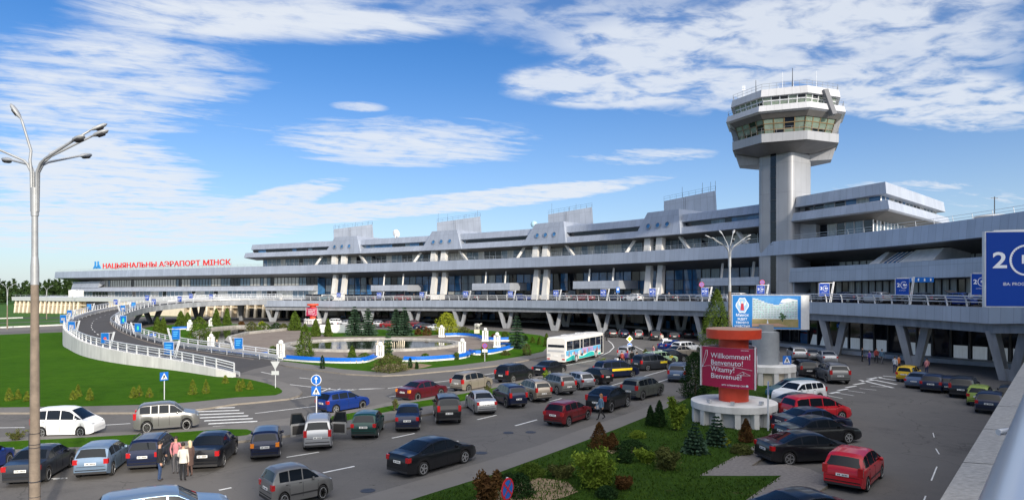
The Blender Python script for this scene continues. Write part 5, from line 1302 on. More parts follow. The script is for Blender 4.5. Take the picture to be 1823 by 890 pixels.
# --- taxis and waiting cars
t1 = car_wheels('mpv', 'navy', (1081, 674.5), (1129, 670.8), 'dark blue taxi van with a long yellow band', group=TAXI)
t2 = car_wheels('mpv', 'darkgrey', (1150.4, 660.3), (1191, 657), 'dark grey taxi van with a yellow door panel', group=TAXI)
t3 = car_wheels('wagon', 'lightgreen', (1165, 650.5), (1203, 646.8), 'light green taxi estate behind the grey taxi van', group=TAXI)
car_wheels('fastback', 'black', (1181, 646.5), (1221.5, 643), 'long black saloon behind the light green taxi', group=TAXI)
car_wheels('sedan', 'beige', (1200, 637.2), (1238, 634.4), 'pale gold saloon mostly hidden behind the long black saloon', group=TAXI)
car_wheels('wagon', 'white', (1213, 628.6), (1247, 626), 'white estate behind the pale gold saloon', group=TAXI)
car_wheels('sedan', 'blue', (1192, 624.8), (1220, 622.8), 'blue saloon behind the row of taxis', group=TAXI, det=False)
car_rear('hatch', 'white', 1189, 623.5, 12, 'small white car furthest back among the waiting taxis', group=TAXI, det=False)
car_rear('suv', 'silver', 1112, 639, 30, 'silver SUV turning beside the yellow diamond sign', group=TAXI, name='car', sz=.95)
for t, w in ((t1, (-1.1, 1.3)), (t2, (.3, 1.25)), (t3, (.6, 1.2))):
    s = CarShape('mpv'); b = MB()
    for sd in (-1, 1): b.box(((w[0] + w[1]) / 2, sd * .925 if t is not t3 else sd * .895, .84), (w[1] - w[0], .014, .22))
    part('yellow_panel', b, M_YBAND, t)
    b = MB(); b.box((.0, 0, 1.79 if t is not t3 else 1.55), (.18, .5, .13)); part('roof_sign', b, M_WHITE, t)
# --- right hand lot
car_wheels('compactmpv', 'red', (1536, 880), (1572.5, 845.5), 'red compact people carrier nearest in the right lot', group=LOT, strip=True)
car_wheels('fastback', 'black', (1403, 828), (1499, 823.5), 'black hatchback saloon parked behind the red compact people carrier', group=LOT)
car_wheels('sedan', 'black', (1424, 794), (1518, 788.4), 'second black saloon back from the red compact people carrier', group=LOT, sz=1.02)
car_wheels('sedan', 'navy', (1413, 775), (1508, 769), 'third dark saloon back, bright window line, next to the red estate', group=LOT, sz=1.02)
car_wheels('mpv', 'red', (1424, 753), (1508, 748), 'bright red estate car between dark saloons', group=LOT, sz=.97)
car_wheels('sedan', 'darkgrey', (1396, 742), (1482, 736), 'dark saloon partly hidden behind the bright red estate', group=LOT)
car_wheels('suv', 'white', (1474, 714), (1398, 722), 'white SUV with black pillars parked nose to the pillars', near='L', group=LOT, sz=.94)
car_wheels('wagon', 'teal', (1462, 706), (1389, 713), 'dark teal estate behind the white SUV', near='L', group=LOT)
car_wheels('suv', 'grey', (1479, 684.5), (1448, 671.5), 'large silver grey SUV standing across the zebra crossing', near='L', group=LOT, sz=1.06, rails=True)
car_rear('suv', 'black', 1437, 671, 10, 'black tall car with red side lamps by the crossing sign', group=LOT, sz=.97)
car_rear('wagon', 'silver', 1422, 639.5, 12, 'silver estate under the road edge behind the billboard pillar', group=FARG)
car_rear('sedan', 'grey', 1448, 641, 10, 'small grey saloon right of the silver estate under the road', group=FARG, sz=.9)
car_rear('sedan', 'silver', 1476, 646.5, 14, 'pale saloon beside the concrete leg under the road', group=FARG, sz=.96)
car('fastback', 'black', AT(1437, 24.4, z=0), R(18), 'black car whose roof shows at the bottom edge, lower right', group=LOT)
car_rear('micro', 'yellow', 1612, 679.5, 45, 'small yellow car at the left end of the dark row', group=LOT)
car_rear('sedan', 'slate', 1631, 690, 44, 'grey blue coupe right of the small yellow car', group=LOT, sz=.9)
car_rear('hatch', 'navy', 1660, 697.5, 42, 'dark blue hatchback right of the grey blue coupe', group=LOT)  # blue-grey car, navy paint puts the row's shade into its colour
car_rear('suv', 'navy', 1689, 699, 40, 'dark blue off-roader left of the off-roader with a red roof edge', group=LOT, sz=.8)
car_rear('suv', 'black', 1713, 707, 40, 'dark off-roader with a pale lamp in the shaded row', group=LOT, sz=.96)
car_rear('micro', 'lime', 1742, 722, 40, 'lime green small car in the shaded row', group=LOT)
car_rear('hatch', 'navy', 1762, 735, 40, 'dark blue hatchback at the near end of the shaded row', group=LOT)
car_rear('hatch', 'black', 1800, 722, 40, 'black car beyond the lime green small car, beside the parapet', group=LOT, det=False)
# --- under the elevated road, far
for px, py, kd, cl, hd, lb in ((1090, 600.5, 'hatch', 'black', -8, 'black hatchback furthest left in the dark row under the road'), (1112, 601, 'sedan', 'navy', 0, 'dark saloon with a pale number plate in the dark row under the road'), (1137, 603.5, 'compactmpv', 'grey', 4, 'grey compact car in the dark row under the road'), (1167, 606, 'suv', 'black', 6, 'black tall car beside the man in a white shirt'), (1200, 606, 'wagon', 'black', 8, 'black estate with one red lamp, right of the man in a white shirt'), (1226, 602, 'hatch', 'black', 8, 'black hatchback by the pale leg behind the tall conifer')):
    car_rear(kd, cl, px, py, hd, lb, group=FARG, det=False)
for px, py, kd, cl, hd, lb in ((742, 586, 'sedan', 'navy', 80, 'dark blue saloon right of the tall spruces'), (754, 588, 'hatch', 'black', 80, 'black hatchback right of the tall spruces'), (766, 589, 'sedan', 'silver', 84, 'silver saloon left of the yellow green willow'), (592, 580, 'suv', 'white', 84, 'white tall car behind the conifers by the white wall'), (608, 581, 'sedan', 'silver', 84, 'silver saloon behind the white wall'), (669, 582, 'hatch', 'silver', 84, 'silver hatchback glimpsed between the two spruces'), (683, 583, 'sedan', 'darkred', 84, 'dark red saloon left of the second pair of spruces'), (729, 580.5, 'sedan', 'maroon', 84, 'maroon saloon behind the second pair of spruces')):
    car_rear(kd, cl, px, py, hd, lb, group=FARG, det=False)
# --- on the drop-off deck
for px, off, kd, cl, lb in ((560, 5, 'hatch', 'teal', 'teal car on the deck in front of the leftmost paired columns'), (634, 5, 'sedan', 'navy', 'navy car on the deck left of the first entrance canopy'), (668, 6, 'wagon', 'black', 'black estate on the deck under the first entrance canopy'), (697, 5, 'hatch', 'darkred', 'dark red car on the deck at the right end of the first canopy'), (732, 4, 'fastback', 'black', 'black saloon on the deck right of the first canopy'), (812, 5, 'sedan', 'black', 'black saloon on the deck left of the second canopy'),
    (905, 5, 'hatch', 'blue', 'blue car on the deck at the right end of the second canopy'), (974, 4.5, 'suv', 'grey', 'grey tall car on the deck between the third paired columns'), (1012, 5, 'sedan', 'darkred', 'dark red saloon on the deck left of the third canopy'), (1066, 5, 'sedan', 'navy', 'navy saloon on the deck under the third canopy'), (1100, 4.5, 'hatch', 'white', 'white hatchback on the deck by the bus stop sign'), (1119, 6, 'sedan', 'grey', 'grey saloon on the deck right of the white hatchback'), (1150, 5.5, 'sedan', 'black', 'black saloon on the deck by the fourth paired columns'), (1228, 4.5, 'suv', 'silver', 'silver SUV on the deck left of the fourth canopy'), (1270, 5, 'wagon', 'white', 'white estate on the deck above the tall conifer'),
    (1458, 4.5, 'sedan', 'navy', 'dark blue saloon on the deck above the billboard edge'), (1508, 4.5, 'hatch', 'silver', 'silver hatchback on the deck between two blue banners'), (1578, 5, 'sedan', 'darkgrey', 'dark grey saloon on the deck left of the second right banner'), (1622, 6, 'hatch', 'black', 'black hatchback on the deck behind the slanted banner post'), (1655, 4.5, 'hatch', 'blue', 'bright blue car on the deck with its tailgate up'), (1700, 5, 'wagon', 'darkgrey', 'dark estate on the deck beside the blue car with its tailgate up'), (1745, 5, 'sedan', 'slate', 'slate blue saloon on the deck below the rightmost small banner')):
    p = PD(px, -off, zdeck(px) + .01); T = (_pd(px + 3) - _pd(px - 3)); t = car(kd, cl, p, math.atan2(-T.y, -T.x) if px % 2 == 0 else math.atan2(T.y, T.x), lb, group=DECKG, det=False)
    if 'tailgate' in lb and 'bright' in lb:
        b = MB(); b.extr([(0, -.6), (.9, -.55), (.9, .55), (0, .6)], Matrix.Translation((-1.5, 0, 1.42)) @ Matrix.Rotation(R(-160), 4, 'Y'), .05, 0); part('raised_tailgate', b, M_TRIM, t)
# --- the bus
def bus():
    ra, fa = G(1026.6, 645), G(1065.5, 635.8); d = (fa - ra).normalized(); n = Vector((-d.y, d.x, 0)); W, L, Hh, wb = 2.5, 11.6, 3.1, 6.0
    rear_overhang = 3.0; c = ra + n * W / 2 + d * (wb / 2)
    t = thing('city_bus', 'white city bus with a blue and turquoise skyline along its side', 'bus', c, math.atan2(d.y, d.x))
    x0, x1 = -wb / 2 - rear_overhang, -wb / 2 - rear_overhang + L
    b = MB(); rows = []
    xs = sorted(set([x0, x0 + .12, x0 + .4, x1 - .5, x1 - .15, x1] + [wx + .55 * math.sin(i * math.pi / 12) for wx in (-wb / 2, wb / 2) for i in range(-6, 7)] + [wx + s * .56 for wx in (-wb / 2, wb / 2) for s in (-1, 1)]))
    for x in xs:
        zb = .32
        for wx in (-wb / 2, wb / 2):
            if abs(x - wx) <= .55: zb = .48 + math.sqrt(max(.3025 - (x - wx) ** 2, 0)) * .98
        k = 1.0 - (.06 if x in (x0, x1) else .02 if x in (x0 + .12, x1 - .15) else 0); w = W / 2 * k; zt = Hh - (.12 if x in (x0, x1) else .03 if x in (x0 + .12, x1 - .15) else 0)
        q = [(0, zb), (w * .9, zb), (w, zb + .05), (w, 1.2), (w * .99, zt - .3), (w * .95, zt - .08), (w * .8, zt), (0, zt + .05)]
        rows.append([Vector((x, -y, z)) for y, z in q[::-1]] + [Vector((x, y, z)) for y, z in q[1:]])
    b.loft(rows); b.face(rows[0]); b.face(rows[-1][::-1]); part('body', b, mat('bus_white', (.72, .70, .66), .4, coat=.3), t, 35)
    def sidep(nm, xa, xb, za, zb, m, sd=-1, off=.012, frame_=None):
        g = MB(); y = sd * (W / 2 + off); g.face([(xa, y, za), (xb, y, za), (xb, y * .992, zb), (xa, y * .992, zb)] if sd < 0 else [(xb, y, za), (xa, y, za), (xa, y * .992, zb), (xb, y * .992, zb)]); return part(nm, g, m, t)
    for sd in (-1, 1):
        for xa, xb in ((x0 + .25, x0 + 1.9), (x0 + 1.98, x0 + 3.9), (x0 + 5.0, x0 + 6.9), (x0 + 6.98, x0 + 8.8), (x0 + 8.88, x0 + 10.4)): sidep('side_window', xa, xb, 1.62, 2.66, M_GLASSD, sd)
        sidep('door_window', x0 + 4.1, x0 + 4.85, .55, 2.66, M_GLASSD, sd); sidep('door_window', x0 + 10.5, x0 + 11.2, .5, 2.7, M_GLASSD, sd)
    # printed skyline: sky, towers and waves as flat shapes
    cols_ = [(.10, .42, .70), (.42, .30, .55), (.62, .42, .34), (.16, .24, .42), (.55, .62, .68), (.36, .14, .12), (.02, .45, .42), (.70, .80, .82)]
    mm = [mat('bus_print_%s' % n_, c_, .4, coat=.3) for n_, c_ in zip(('sky', 'violet', 'sand', 'dark', 'pale', 'brick', 'turquoise', 'white'), cols_)]
    g = MB(); y = -(W / 2 + .010); rnd = random.Random(3)
    def rect(xa, xb, za, zb, m, dy=0): g.face([(xa, y - dy, za), (xb, y - dy, za), (xb, y - dy, zb), (xa, y - dy, zb)], m)
    rect(x0 + .08, x0 + 10.4, 1.02, 1.58, 0); rect(x0 + 4.6, x0 + 8.0, 1.05, 1.58, 1, .002)
    for i in range(34):
        x = x0 + .5 + i * .29; hgt = rnd.uniform(.1, .46); rect(x, x + rnd.uniform(.12, .26), .9, 1.05 + hgt, rnd.choice((1, 2, 3, 4, 5, 0)), .004)
    def wave(z0, amp, z1, m, dy, ph):
        n = 40
        for i in range(n):
            xa, xb = x0 + .08 + 10.3 * i / n, x0 + .08 + 10.3 * (i + 1) / n
            if any(abs((xa + xb) / 2 - wx) < .62 for wx in (-wb / 2, wb / 2)): zz = 1.12
            else: zz = z1
            fa_, fb_ = z0 + amp * math.sin(xa * 1.25 + ph), z0 + amp * math.sin(xb * 1.25 + ph)
            if fa_ > zz: g.face([(xa, y - dy, zz), (xb, y - dy, zz), (xb, y - dy, max(fb_, zz)), (xa, y - dy, fa_)], m)
    wave(.86, .17, .42, 7, .006, 0); wave(.80, .17, .40, 6, .008, .15); rect(x0 + .08, x0 + 3.3 - .95, .42, .62, 6, .009)
    part('printed_side', g, mm, t)
    g = MB(); xr = x0 - .012
    g.face([(xr, 1.05, 1.95), (xr, -1.05, 1.95), (xr + .03, -1.0, 2.72), (xr + .03, 1.0, 2.72)]); part('rear_window', g, M_GLASSD, t)
    g = MB(); g.box((xr - .005, 0, 1.55), (.03, 2.0, .22)); part('engine_grille', g, M_CONCG, t)
    g = MB(); g.box((xr - .005, 0, 1.0), (.02, .52, .12)); part('number_plate', g, M_PLATE, t)
    for sd in (-1, 1):
        g = MB(); g.box((xr - .004, sd * .95, .62), (.04, .34, .14)); part('tail_light', g, M_TAIL, t); g = MB(); g.box((xr - .004, sd * .9, 1.05), (.03, .42, .3)); part('vent', g, M_CONCG, t)
        for wx in (-wb / 2, wb / 2):
            g = MB(); Mx = Matrix.Rotation(R(90), 4, 'X'); g.lathe([(.3, -.13), (.44, -.14), (.48, -.1), (.48, .1), (.44, .14), (.3, .13)], 22, Mx); o = part('wheel', g, M_BLACK, t, 40); o.location = (wx, sd * (W / 2 - .17), .48)
            g = MB(); g.lathe([(.3, .0), (.31, .145), (.22, .12), (.12, .16), (.05, .16)], 18, Mx if sd < 0 else Matrix.Rotation(R(-90), 4, 'X')); part('rim', g, M_CONCG, o, 40)
    g = MB(); g.face([(x1 + .012, -1.05, 1.3), (x1 + .012, 1.05, 1.3), (x1 - .05, 1.0, 2.75), (x1 - .05, -1.0, 2.75)]); part('windscreen', g, M_GLASSD, t)
    for xx in (x0 + 3.0, x0 + 7.0): g = MB(); g.box((xx, 0, Hh + .08), (1.0, 1.1, .12)); part('roof_hatch', g, M_CONCG, t)
    for sd in (-1, 1): g = MB(); g.bar((x1 - .05, sd * 1.2, 2.6), (x1 + .25, sd * 1.5, 2.4), .05); g.box((x1 + .25, sd * 1.5, 2.2), (.08, .2, .42)); part('mirror', g, M_TRIM, t)
bus()
# ------------------------------------------------------------------ plants
def leaf_mat(name, dark, light, sc=1.5):
    m = mat(name, dark, .85, 0, .05, col2=light, scale=sc, detail=3); return m
M_SPRUCE = leaf_mat('blue_spruce_needles', (.020, .048, .028), (.060, .105, .066), 1.2)
M_THUJA = leaf_mat('thuja_foliage', (.035, .065, .010), (.10, .15, .025), 1.2)
M_THUJAY = leaf_mat('yellow_thuja_foliage', (.08, .11, .012), (.17, .20, .03), 1.5)
M_WILLOW = leaf_mat('willow_foliage', (.14, .17, .015), (.27, .30, .03), 1.0)
M_DARKF = leaf_mat('dark_juniper_foliage', (.010, .028, .010), (.03, .06, .018), 1.5)
M_BROWNF = leaf_mat('brown_conifer_foliage', (.05, .024, .010), (.13, .07, .025), 1.5)
M_SHRUB = leaf_mat('fresh_shrub_foliage', (.075, .125, .014), (.20, .27, .035), 1.2)
M_OLIVE = leaf_mat('olive_shrub_foliage', (.05, .06, .02), (.11, .12, .035), 1.2)
M_PINE = leaf_mat('pine_foliage', (.014, .030, .010), (.035, .06, .018), .2)
M_BARK = mat('bark', (.10, .07, .05), .9, var=.3, scale=6)
def leaves(mb, pts, size, rnd, flat=0.0, asp=1.6):
    for p in pts:
        p = Vector(p); s = size * rnd.uniform(.6, 1.3)
        a = Vector((rnd.gauss(0, 1), rnd.gauss(0, 1), rnd.gauss(0, 1) * (1 - flat))).normalized(); b_ = a.cross(Vector((rnd.gauss(0, 1), rnd.gauss(0, 1), rnd.gauss(0, 1)))).normalized()
        a *= s * asp; b_ *= s
        mb.face([p - a * .5, p + b_ * .32, p + a * .5, p - b_ * .32])
def m_spruce(h, r, seed, n=1500, size=.26):
    rnd = random.Random(seed); b = MB(); tiers = max(9, int(h * 2.2)); per = n // tiers
    for t in range(tiers):
        f = t / tiers; z = h * (.05 + .93 * f); rr = r * (1 - f) ** .85 * rnd.uniform(.88, 1.1) + .06; nb_ = max(5, int(12 * (1 - f) + 4)); off = rnd.uniform(0, 6)
        for k in range(nb_):
            an = off + 2 * math.pi * k / nb_ + rnd.uniform(-.15, .15); L = rr * rnd.uniform(.8, 1.12); m_ = max(3, per // nb_)
            for j in range(m_):
                u = (j + rnd.random()) / m_; q = L * (.15 + .85 * u); zz = z - q * .30 + .22 * q * u * u / max(r, .3)
                w = (1 - u) * .35 * L * .5
                p = Vector((math.cos(an) * q - math.sin(an) * rnd.uniform(-w, w), math.sin(an) * q + math.cos(an) * rnd.uniform(-w, w), zz))
                d = Vector((math.cos(an), math.sin(an), -.28)); s_ = size * rnd.uniform(.7, 1.3) * (1.1 - .5 * f); sd = (Vector((-math.sin(an), math.cos(an), 0)) * rnd.uniform(.2, 1) + Vector((0, 0, rnd.uniform(-1.3, 1.3)))).normalized() * s_ * .45
                b.face([p - d * s_ * .5, p + sd, p + d * s_ * .7, p - sd])
    return b
def m_column(h, r, seed, n=1200, size=.2, shape='cone', lump=.25):
    rnd = random.Random(seed); b = MB(); pts = []
    ph = [rnd.uniform(0, 6.28) for _ in range(4)]
    for i in range(n):
        f = rnd.random() ** 1.25; an = rnd.uniform(0, 6.28)
        if shape == 'cone': rr = r * (1 - f) ** .62 * min(1, .55 + f * 5)
        elif shape == 'dome': rr = r * math.sqrt(max(1 - f * f, 0)) * min(1, .72 + f * 2.2)
        else: rr = r * min(1, (1 - f) * 6) ** .5
        rr *= 1 + lump * math.sin(3 * an + f * 9 + ph[0]) * .5 + lump * math.sin(5 * an - f * 14 + ph[1]) * .5 + rnd.uniform(-.12, .10)
        q = rr * rnd.uniform(.62, 1.0); pts.append((math.cos(an) * q, math.sin(an) * q, f * h + rnd.uniform(-.03, .03) * h))
    leaves(b, pts, size, rnd); return b
def m_bush(h, r, seed, n=1400, size=.2, stems=9):
    """open shrub of leaning stems with leaves along them"""
    rnd = random.Random(seed); b = MB(); st = MB(); pts = []
    for k in range(stems):
        an = rnd.uniform(0, 6.28); lean = rnd.uniform(.15, 1.0) * r; hh = h * rnd.uniform(.65, 1.0) * (1 - .25 * lean / r)
        P = [Vector((math.cos(an) * lean * u ** 1.3, math.sin(an) * lean * u ** 1.3, hh * u)) for u in (0, .35, .7, 1)]
        st.tube(P, [.035, .025, .015, .006], 5)
        for j in range(n // stems):
            u = .12 + .88 * rnd.random() ** .7; p = P[0].lerp(P[1], u / .35) if u < .35 else P[1].lerp(P[2], (u - .35) / .35) if u < .7 else P[2].lerp(P[3], (u - .7) / .3)
            w = r * .34 * (1.1 - .6 * u); pts.append(p + Vector((rnd.gauss(0, w * .6), rnd.gauss(0, w * .6), rnd.gauss(0, w * .45))))
    pts = [p if p.z > .03 else Vector((p.x, p.y, .05)) for p in pts]
    leaves(b, pts, size, rnd); return b, st
_PM = {}
def plant(kind, px, base, top, hw, label, cat='shrub', name='shrub', group=None, m=None, z=.13, seed=1, n=None):
    """planted at its measured foot; top row and half width (photo pixels) give its height and spread"""
    p = G(px, base, z); pxm = F / p.y; h = (base - top) / pxm; r = max(hw / pxm, .12)
    t = thing(name, label, cat, p, random.Random(seed).uniform(0, 6), group)
    if kind == 'spruce':
        b = m_spruce(h, r, seed, n or 3800, max(.15, min(.55, 4.2 / pxm))); mm = m or M_SPRUCE
    elif kind in ('cone', 'dome', 'clip'):
        b = m_column(h, r, seed, n or int(420 + 650 * min(h, 5)), max(.07, min(.24, 2.1 / pxm)) * (1.0 if kind != 'clip' else .7), kind); mm = m or M_THUJA
    else:
        b, st = m_bush(h, r, seed, n or 1500, max(.11, min(.22, 3.0 / pxm))); mm = m or M_SHRUB
        part('stem', st, M_BARK, t)
    if kind != 'bush':
        s_ = MB(); s_.tube([(0, 0, -.05), (0, 0, h * .55)], [max(.03, r * .09), .015], 6); part('trunk', s_, M_BARK, t)
    part('crown' if kind != 'bush' else 'foliage', b, mm, t); return t
SPR = 'tall spruces behind the pond'; TH = 'conifers on the plaza'; YT = 'little conifers on the lawn'; BK = 'shrubs on the planted bank'
for i, (x, bs, tp, w, lb) in enumerate(((631, 597, 541, 16, 'leftmost tall blue green spruce behind the round pond'), (655, 597, 545, 16, 'second tall spruce from the left behind the round pond'), (705, 597, 546, 15, 'third tall spruce from the left behind the round pond'), (720, 597, 543, 16, 'rightmost of the four tall spruces behind the round pond'), (920, 620, 557, 19, 'spruce standing alone at the right end of the plaza'))):
    plant('spruce', x, bs, tp, w, lb, 'tree', 'spruce_tree', SPR, seed=20 + i)
plant('spruce', 691, 634, 574, 7, 'thin dark spruce in front of the round pond beside a white pylon', 'tree', 'spruce_tree', SPR, seed=31, n=800)
plant('clip', 689, 634, 609, 7.5, 'clipped green column at the foot of the thin spruce', 'shrub', 'conifer_shrub', TH, seed=32)
for i, (x, bs, tp, w, lb) in enumerate(((543, 635, 577, 18, 'largest bushy green conifer, left of the round pond'), (525, 588, 555, 13, 'green conifer left of the distant red pillar'), (562, 599, 569, 10, 'green conifer right below the distant red pillar'), (584, 599, 568, 7.5, 'slim green conifer in front of the white wall'), (627, 637, 616, 8, 'small green conifer before the pond rim'), (280, 597, 565, 9, 'slim conifer under the ramp, left of three'), (291, 596, 566, 8, 'slim conifer under the ramp, middle of three'), (322, 581, 554, 10, 'conifer beside the ramp leg, left of the big round one'), (334, 582, 557, 9, 'conifer right beside the ramp leg'), (385, 580, 550, 8, 'slim conifer left of the ramp column'), (404, 579, 549, 7.5, 'slim conifer right of the ramp column'), (973, 617, 594, 6, 'slim pale green conifer left of the bus'), (960, 613, 600, 4, 'low dark conifer left of the bus'), (948, 610, 600, 5, 'low round conifer at the right end of the plaza'))):
    plant('cone', x, bs, tp, w, lb, 'tree' if bs - tp > 20 else 'shrub', 'thuja_tree' if bs - tp > 20 else 'thuja_shrub', TH, seed=40 + i)
plant('dome', 355, 617, 565, 21, 'large round dark green tree between the ramp and the curved pond', 'tree', 'round_tree', TH, seed=61, n=2600)
plant('clip', 486, 636, 616, 6.5, 'clipped green drum beside the leftmost lamp pylon', 'shrub', 'clipped_shrub', TH, seed=62)
plant('clip', 899, 603, 590, 6, 'clipped green drum left of the lone spruce', 'shrub', 'clipped_shrub', TH, seed=63)
plant('clip', 862, 637, 614, 6, 'clipped green column behind the no-stopping sign', 'shrub', 'clipped_shrub', TH, seed=64)
plant('clip', 813, 640, 627, 4, 'clipped green post at the end of the middle blue bench', 'shrub', 'clipped_shrub', TH, seed=65)
plant('dome', 795, 594, 557, 22, 'yellow green willow between the spruces and the white pylons', 'tree', 'willow_tree', TH, M_WILLOW, seed=66, n=2400)
plant('dome', 694, 661, 632, 31, 'wide round olive bush on the plaza lawn', 'shrub', 'round_bush', TH, M_OLIVE, seed=67, n=2600)
for i, (x, bs, tp, w, m_, lb) in enumerate(((470, 585, 575, 12, M_THUJA, 'low hedge clump left of the yellow bush'), (448, 584, 573, 10, M_OLIVE, 'olive clump behind the curved pond'), (466, 580, 572, 6, M_WILLOW, 'bright yellow bush behind the curved pond'), (492, 586, 575, 12, M_DARKF, 'dark clump right of the yellow bush'), (505, 587, 576, 8, M_OLIVE, 'olive clump left of the tall conifers'), (430, 580, 572, 6, M_BROWNF, 'brown clump behind the curved pond'), (760, 597, 583, 9, M_BROWNF, 'brown bush left of the willow'), (744, 596, 585, 6, M_BROWNF, 'small brown bush right of the spruces'), (826, 594, 582, 12, M_OLIVE, 'olive bush right of the willow'), (880, 602, 594, 6, M_BROWNF, 'small brown bush at the blue bench end'), (935, 606, 597, 6, M_DARKF, 'dark bush behind the lone spruce'), (938, 632, 612, 9, M_OLIVE, 'thin olive bush below the lone spruce'), (900, 632, 624, 9, M_OLIVE, 'small olive bush on the plaza lawn'), (649, 637, 628, 13, M_THUJA, 'low spreading juniper before the pond rim'), (757, 637, 629, 8, M_THUJA, 'low juniper right of the thin spruce'), (730, 655, 637, 4, M_DARKF, 'small dark sapling right of the wide olive bush'), (742, 656, 644, 3, M_DARKF, 'tiny dark sapling on the plaza lawn'), (574, 656, 633, 5, M_DARKF, 'small sapling in front of the long blue bench'))):
    plant('dome', x, bs, tp, w, lb, 'shrub', 'shrub', TH, m_, seed=80 + i, n=420)
for i, (x, bs, tp, w) in enumerate(((16, 713, 690, 8), (32, 710, 693, 6), (48, 714, 696, 6), (130, 711, 695, 7), (139, 706, 684, 6), (160, 712, 691, 7.5), (238, 708, 688, 8), (248, 705, 686, 7), (266, 707, 690, 7), (343, 702, 676, 9), (367, 700, 676, 7.5), (401, 682, 668, 6), (425, 696, 676, 7), (432, 690, 675, 5), (445, 693, 678, 6), (40, 655, 655, 1))[:15]):
    O_W = ('leftmost', 'second', 'third', 'fourth', 'fifth', 'sixth', 'seventh', 'eighth', 'ninth', 'tenth', 'eleventh', 'twelfth', 'thirteenth', 'fourteenth', 'fifteenth')
    plant('cone', x, bs, tp, w, 'small yellow green conifer on the lawn, %s from the left edge' % O_W[i] if i else 'leftmost small yellow green conifer on the lawn', 'shrub', 'lawn_conifer', YT, M_THUJAY, seed=110 + i, n=420)
for i, (kd, x, bs, tp, w, m_, lb) in enumerate((('cone', 1067, 798, 752, 19, M_BROWNF, 'rusty brown conifer on the bank near the walking woman'), ('cone', 1090, 799, 770, 14, M_BROWNF, 'smaller rusty conifer right of the tall rusty one'), ('bush', 1055, 868, 786, 46, M_SHRUB, 'large fresh green shrub in the middle of the bank'), ('bush', 1075, 862, 800, 36, M_SHRUB, 'fresh green shrub behind the large one on the bank'), ('cone', 1158, 757, 722, 10, M_DARKF, 'dark juniper on the bank, left of a pair'), ('cone', 1174, 759, 713, 13, M_DARKF, 'dark juniper on the bank, right of a pair'), ('bush', 1203, 765, 697, 20, M_SHRUB, 'tall light green shrub left of the pillar base'), ('spruce', 1237, 806, 748, 22, M_SPRUCE, 'blue spruce left of the round pillar base'), ('spruce', 1276, 792, 735, 22, M_SPRUCE, 'blue spruce in front of the round pillar base'), ('cone', 1328, 786, 745, 15, M_BROWNF, 'brown conifer right in front of the pillar base'), ('dome', 1288, 792, 776, 12, M_WILLOW, 'low yellow shrub under the blue spruce'), ('dome', 1320, 806, 790, 20, M_OLIVE, 'low olive shrub below the brown conifer'), ('bush', 868, 895, 830, 32, M_BROWNF, 'rusty brown shrub in the bottom corner of the bank'), ('dome', 925, 882, 842, 26, M_DARKF, 'dark green juniper behind the no-stopping disc'), ('dome', 945, 846, 824, 26, M_THUJA, 'low green juniper at the road edge of the bank'), ('bush', 1108, 870, 844, 16, M_BROWNF, 'small rusty shrub right of the large green shrub'), ('dome', 1080, 884, 865, 20, M_DARKF, 'low dark juniper at the bottom of the bank'), ('bush', 1184, 834, 796, 34, M_OLIVE, 'olive brown shrub in the middle right of the bank'), ('dome', 1125, 806, 783, 32, M_DARKF, 'spreading dark juniper across the bank'), ('bush', 1150, 822, 796, 18, M_SHRUB, 'small green shrub left of the olive brown one'), ('dome', 1112, 822, 804, 14, M_DARKF, 'round dark juniper beside the large green shrub'), ('bush', 1000, 850, 826, 24, M_OLIVE, 'thin olive shrub at the left of the bank'), ('dome', 905, 858, 842, 16, M_DARKF, 'dark juniper behind the rusty corner shrub'), ('dome', 1135, 778, 766, 14, M_SHRUB, 'low fresh shrub at the road edge of the bank'))):
    plant(kd, x, bs, tp, w, lb, 'shrub', {'cone': 'conifer_shrub', 'bush': 'leafy_shrub', 'dome': 'low_shrub', 'spruce': 'young_spruce'}[kd], BK, m_, seed=150 + i, n={'bush': 3800, 'spruce': 3000, 'dome': 2600, 'cone': 3000}.get(kd))
plant('cone', 1276, 690, 518, 46, 'tall dark green thuja behind the crimson welcome pillar', 'tree', 'tall_thuja', None, M_THUJA, seed=201, n=12000)
plant('dome', 1238, 706, 628, 26, 'dark leafy bush left of the crimson welcome panel', 'shrub', 'dark_bush', None, M_DARKF, seed=202, n=7000)
plant('bush', 30, 783, 764, 16, 'bare grey twiggy shrub at the left edge on the strip', 'shrub', 'bare_shrub', None, M_OLIVE, seed=203, n=260)
SAP = 'thin saplings on the grass strip'
for i, (x, bs, tp, w, lb) in enumerate(((702, 731, 706, 8, 'thin sapling above the navy saloon'), (867, 699, 683, 7, 'thin sapling left of the silver saloon row'), (974, 681, 658, 11, 'round leafy sapling in front of the black saloon by the bus'), (1076, 657, 634, 12, 'leafy sapling at the end of the grass strip'), (1150, 640, 618, 6, 'thin sapling by the taxi rank'))):
    plant('bush', x, bs, tp, w, lb, 'sapling', 'sapling', SAP, M_SHRUB if w > 10 else M_OLIVE, seed=210 + i, n=500 if w > 10 else 160)
# far wood at the left, one mass of pines
b = MB(); rnd = random.Random(77)
for i in range(330):
    x = rnd.uniform(-420, -128); y = rnd.uniform(330, 400) + abs(x + 128) * .12; h = rnd.uniform(10, 12.6); r = rnd.uniform(2.0, 3.2)
    for k in range(64):
        f = rnd.random(); an = rnd.uniform(0, 6.28); rr = r * (1 - f) ** .7 * rnd.uniform(.5, 1.0); p = Vector((x + math.cos(an) * rr, y + math.sin(an) * rr, 1 + h * f)); leaves(b, [p], 1.5, rnd)
o = part('pine_wood', b, M_PINE); o['kind'] = 'stuff'
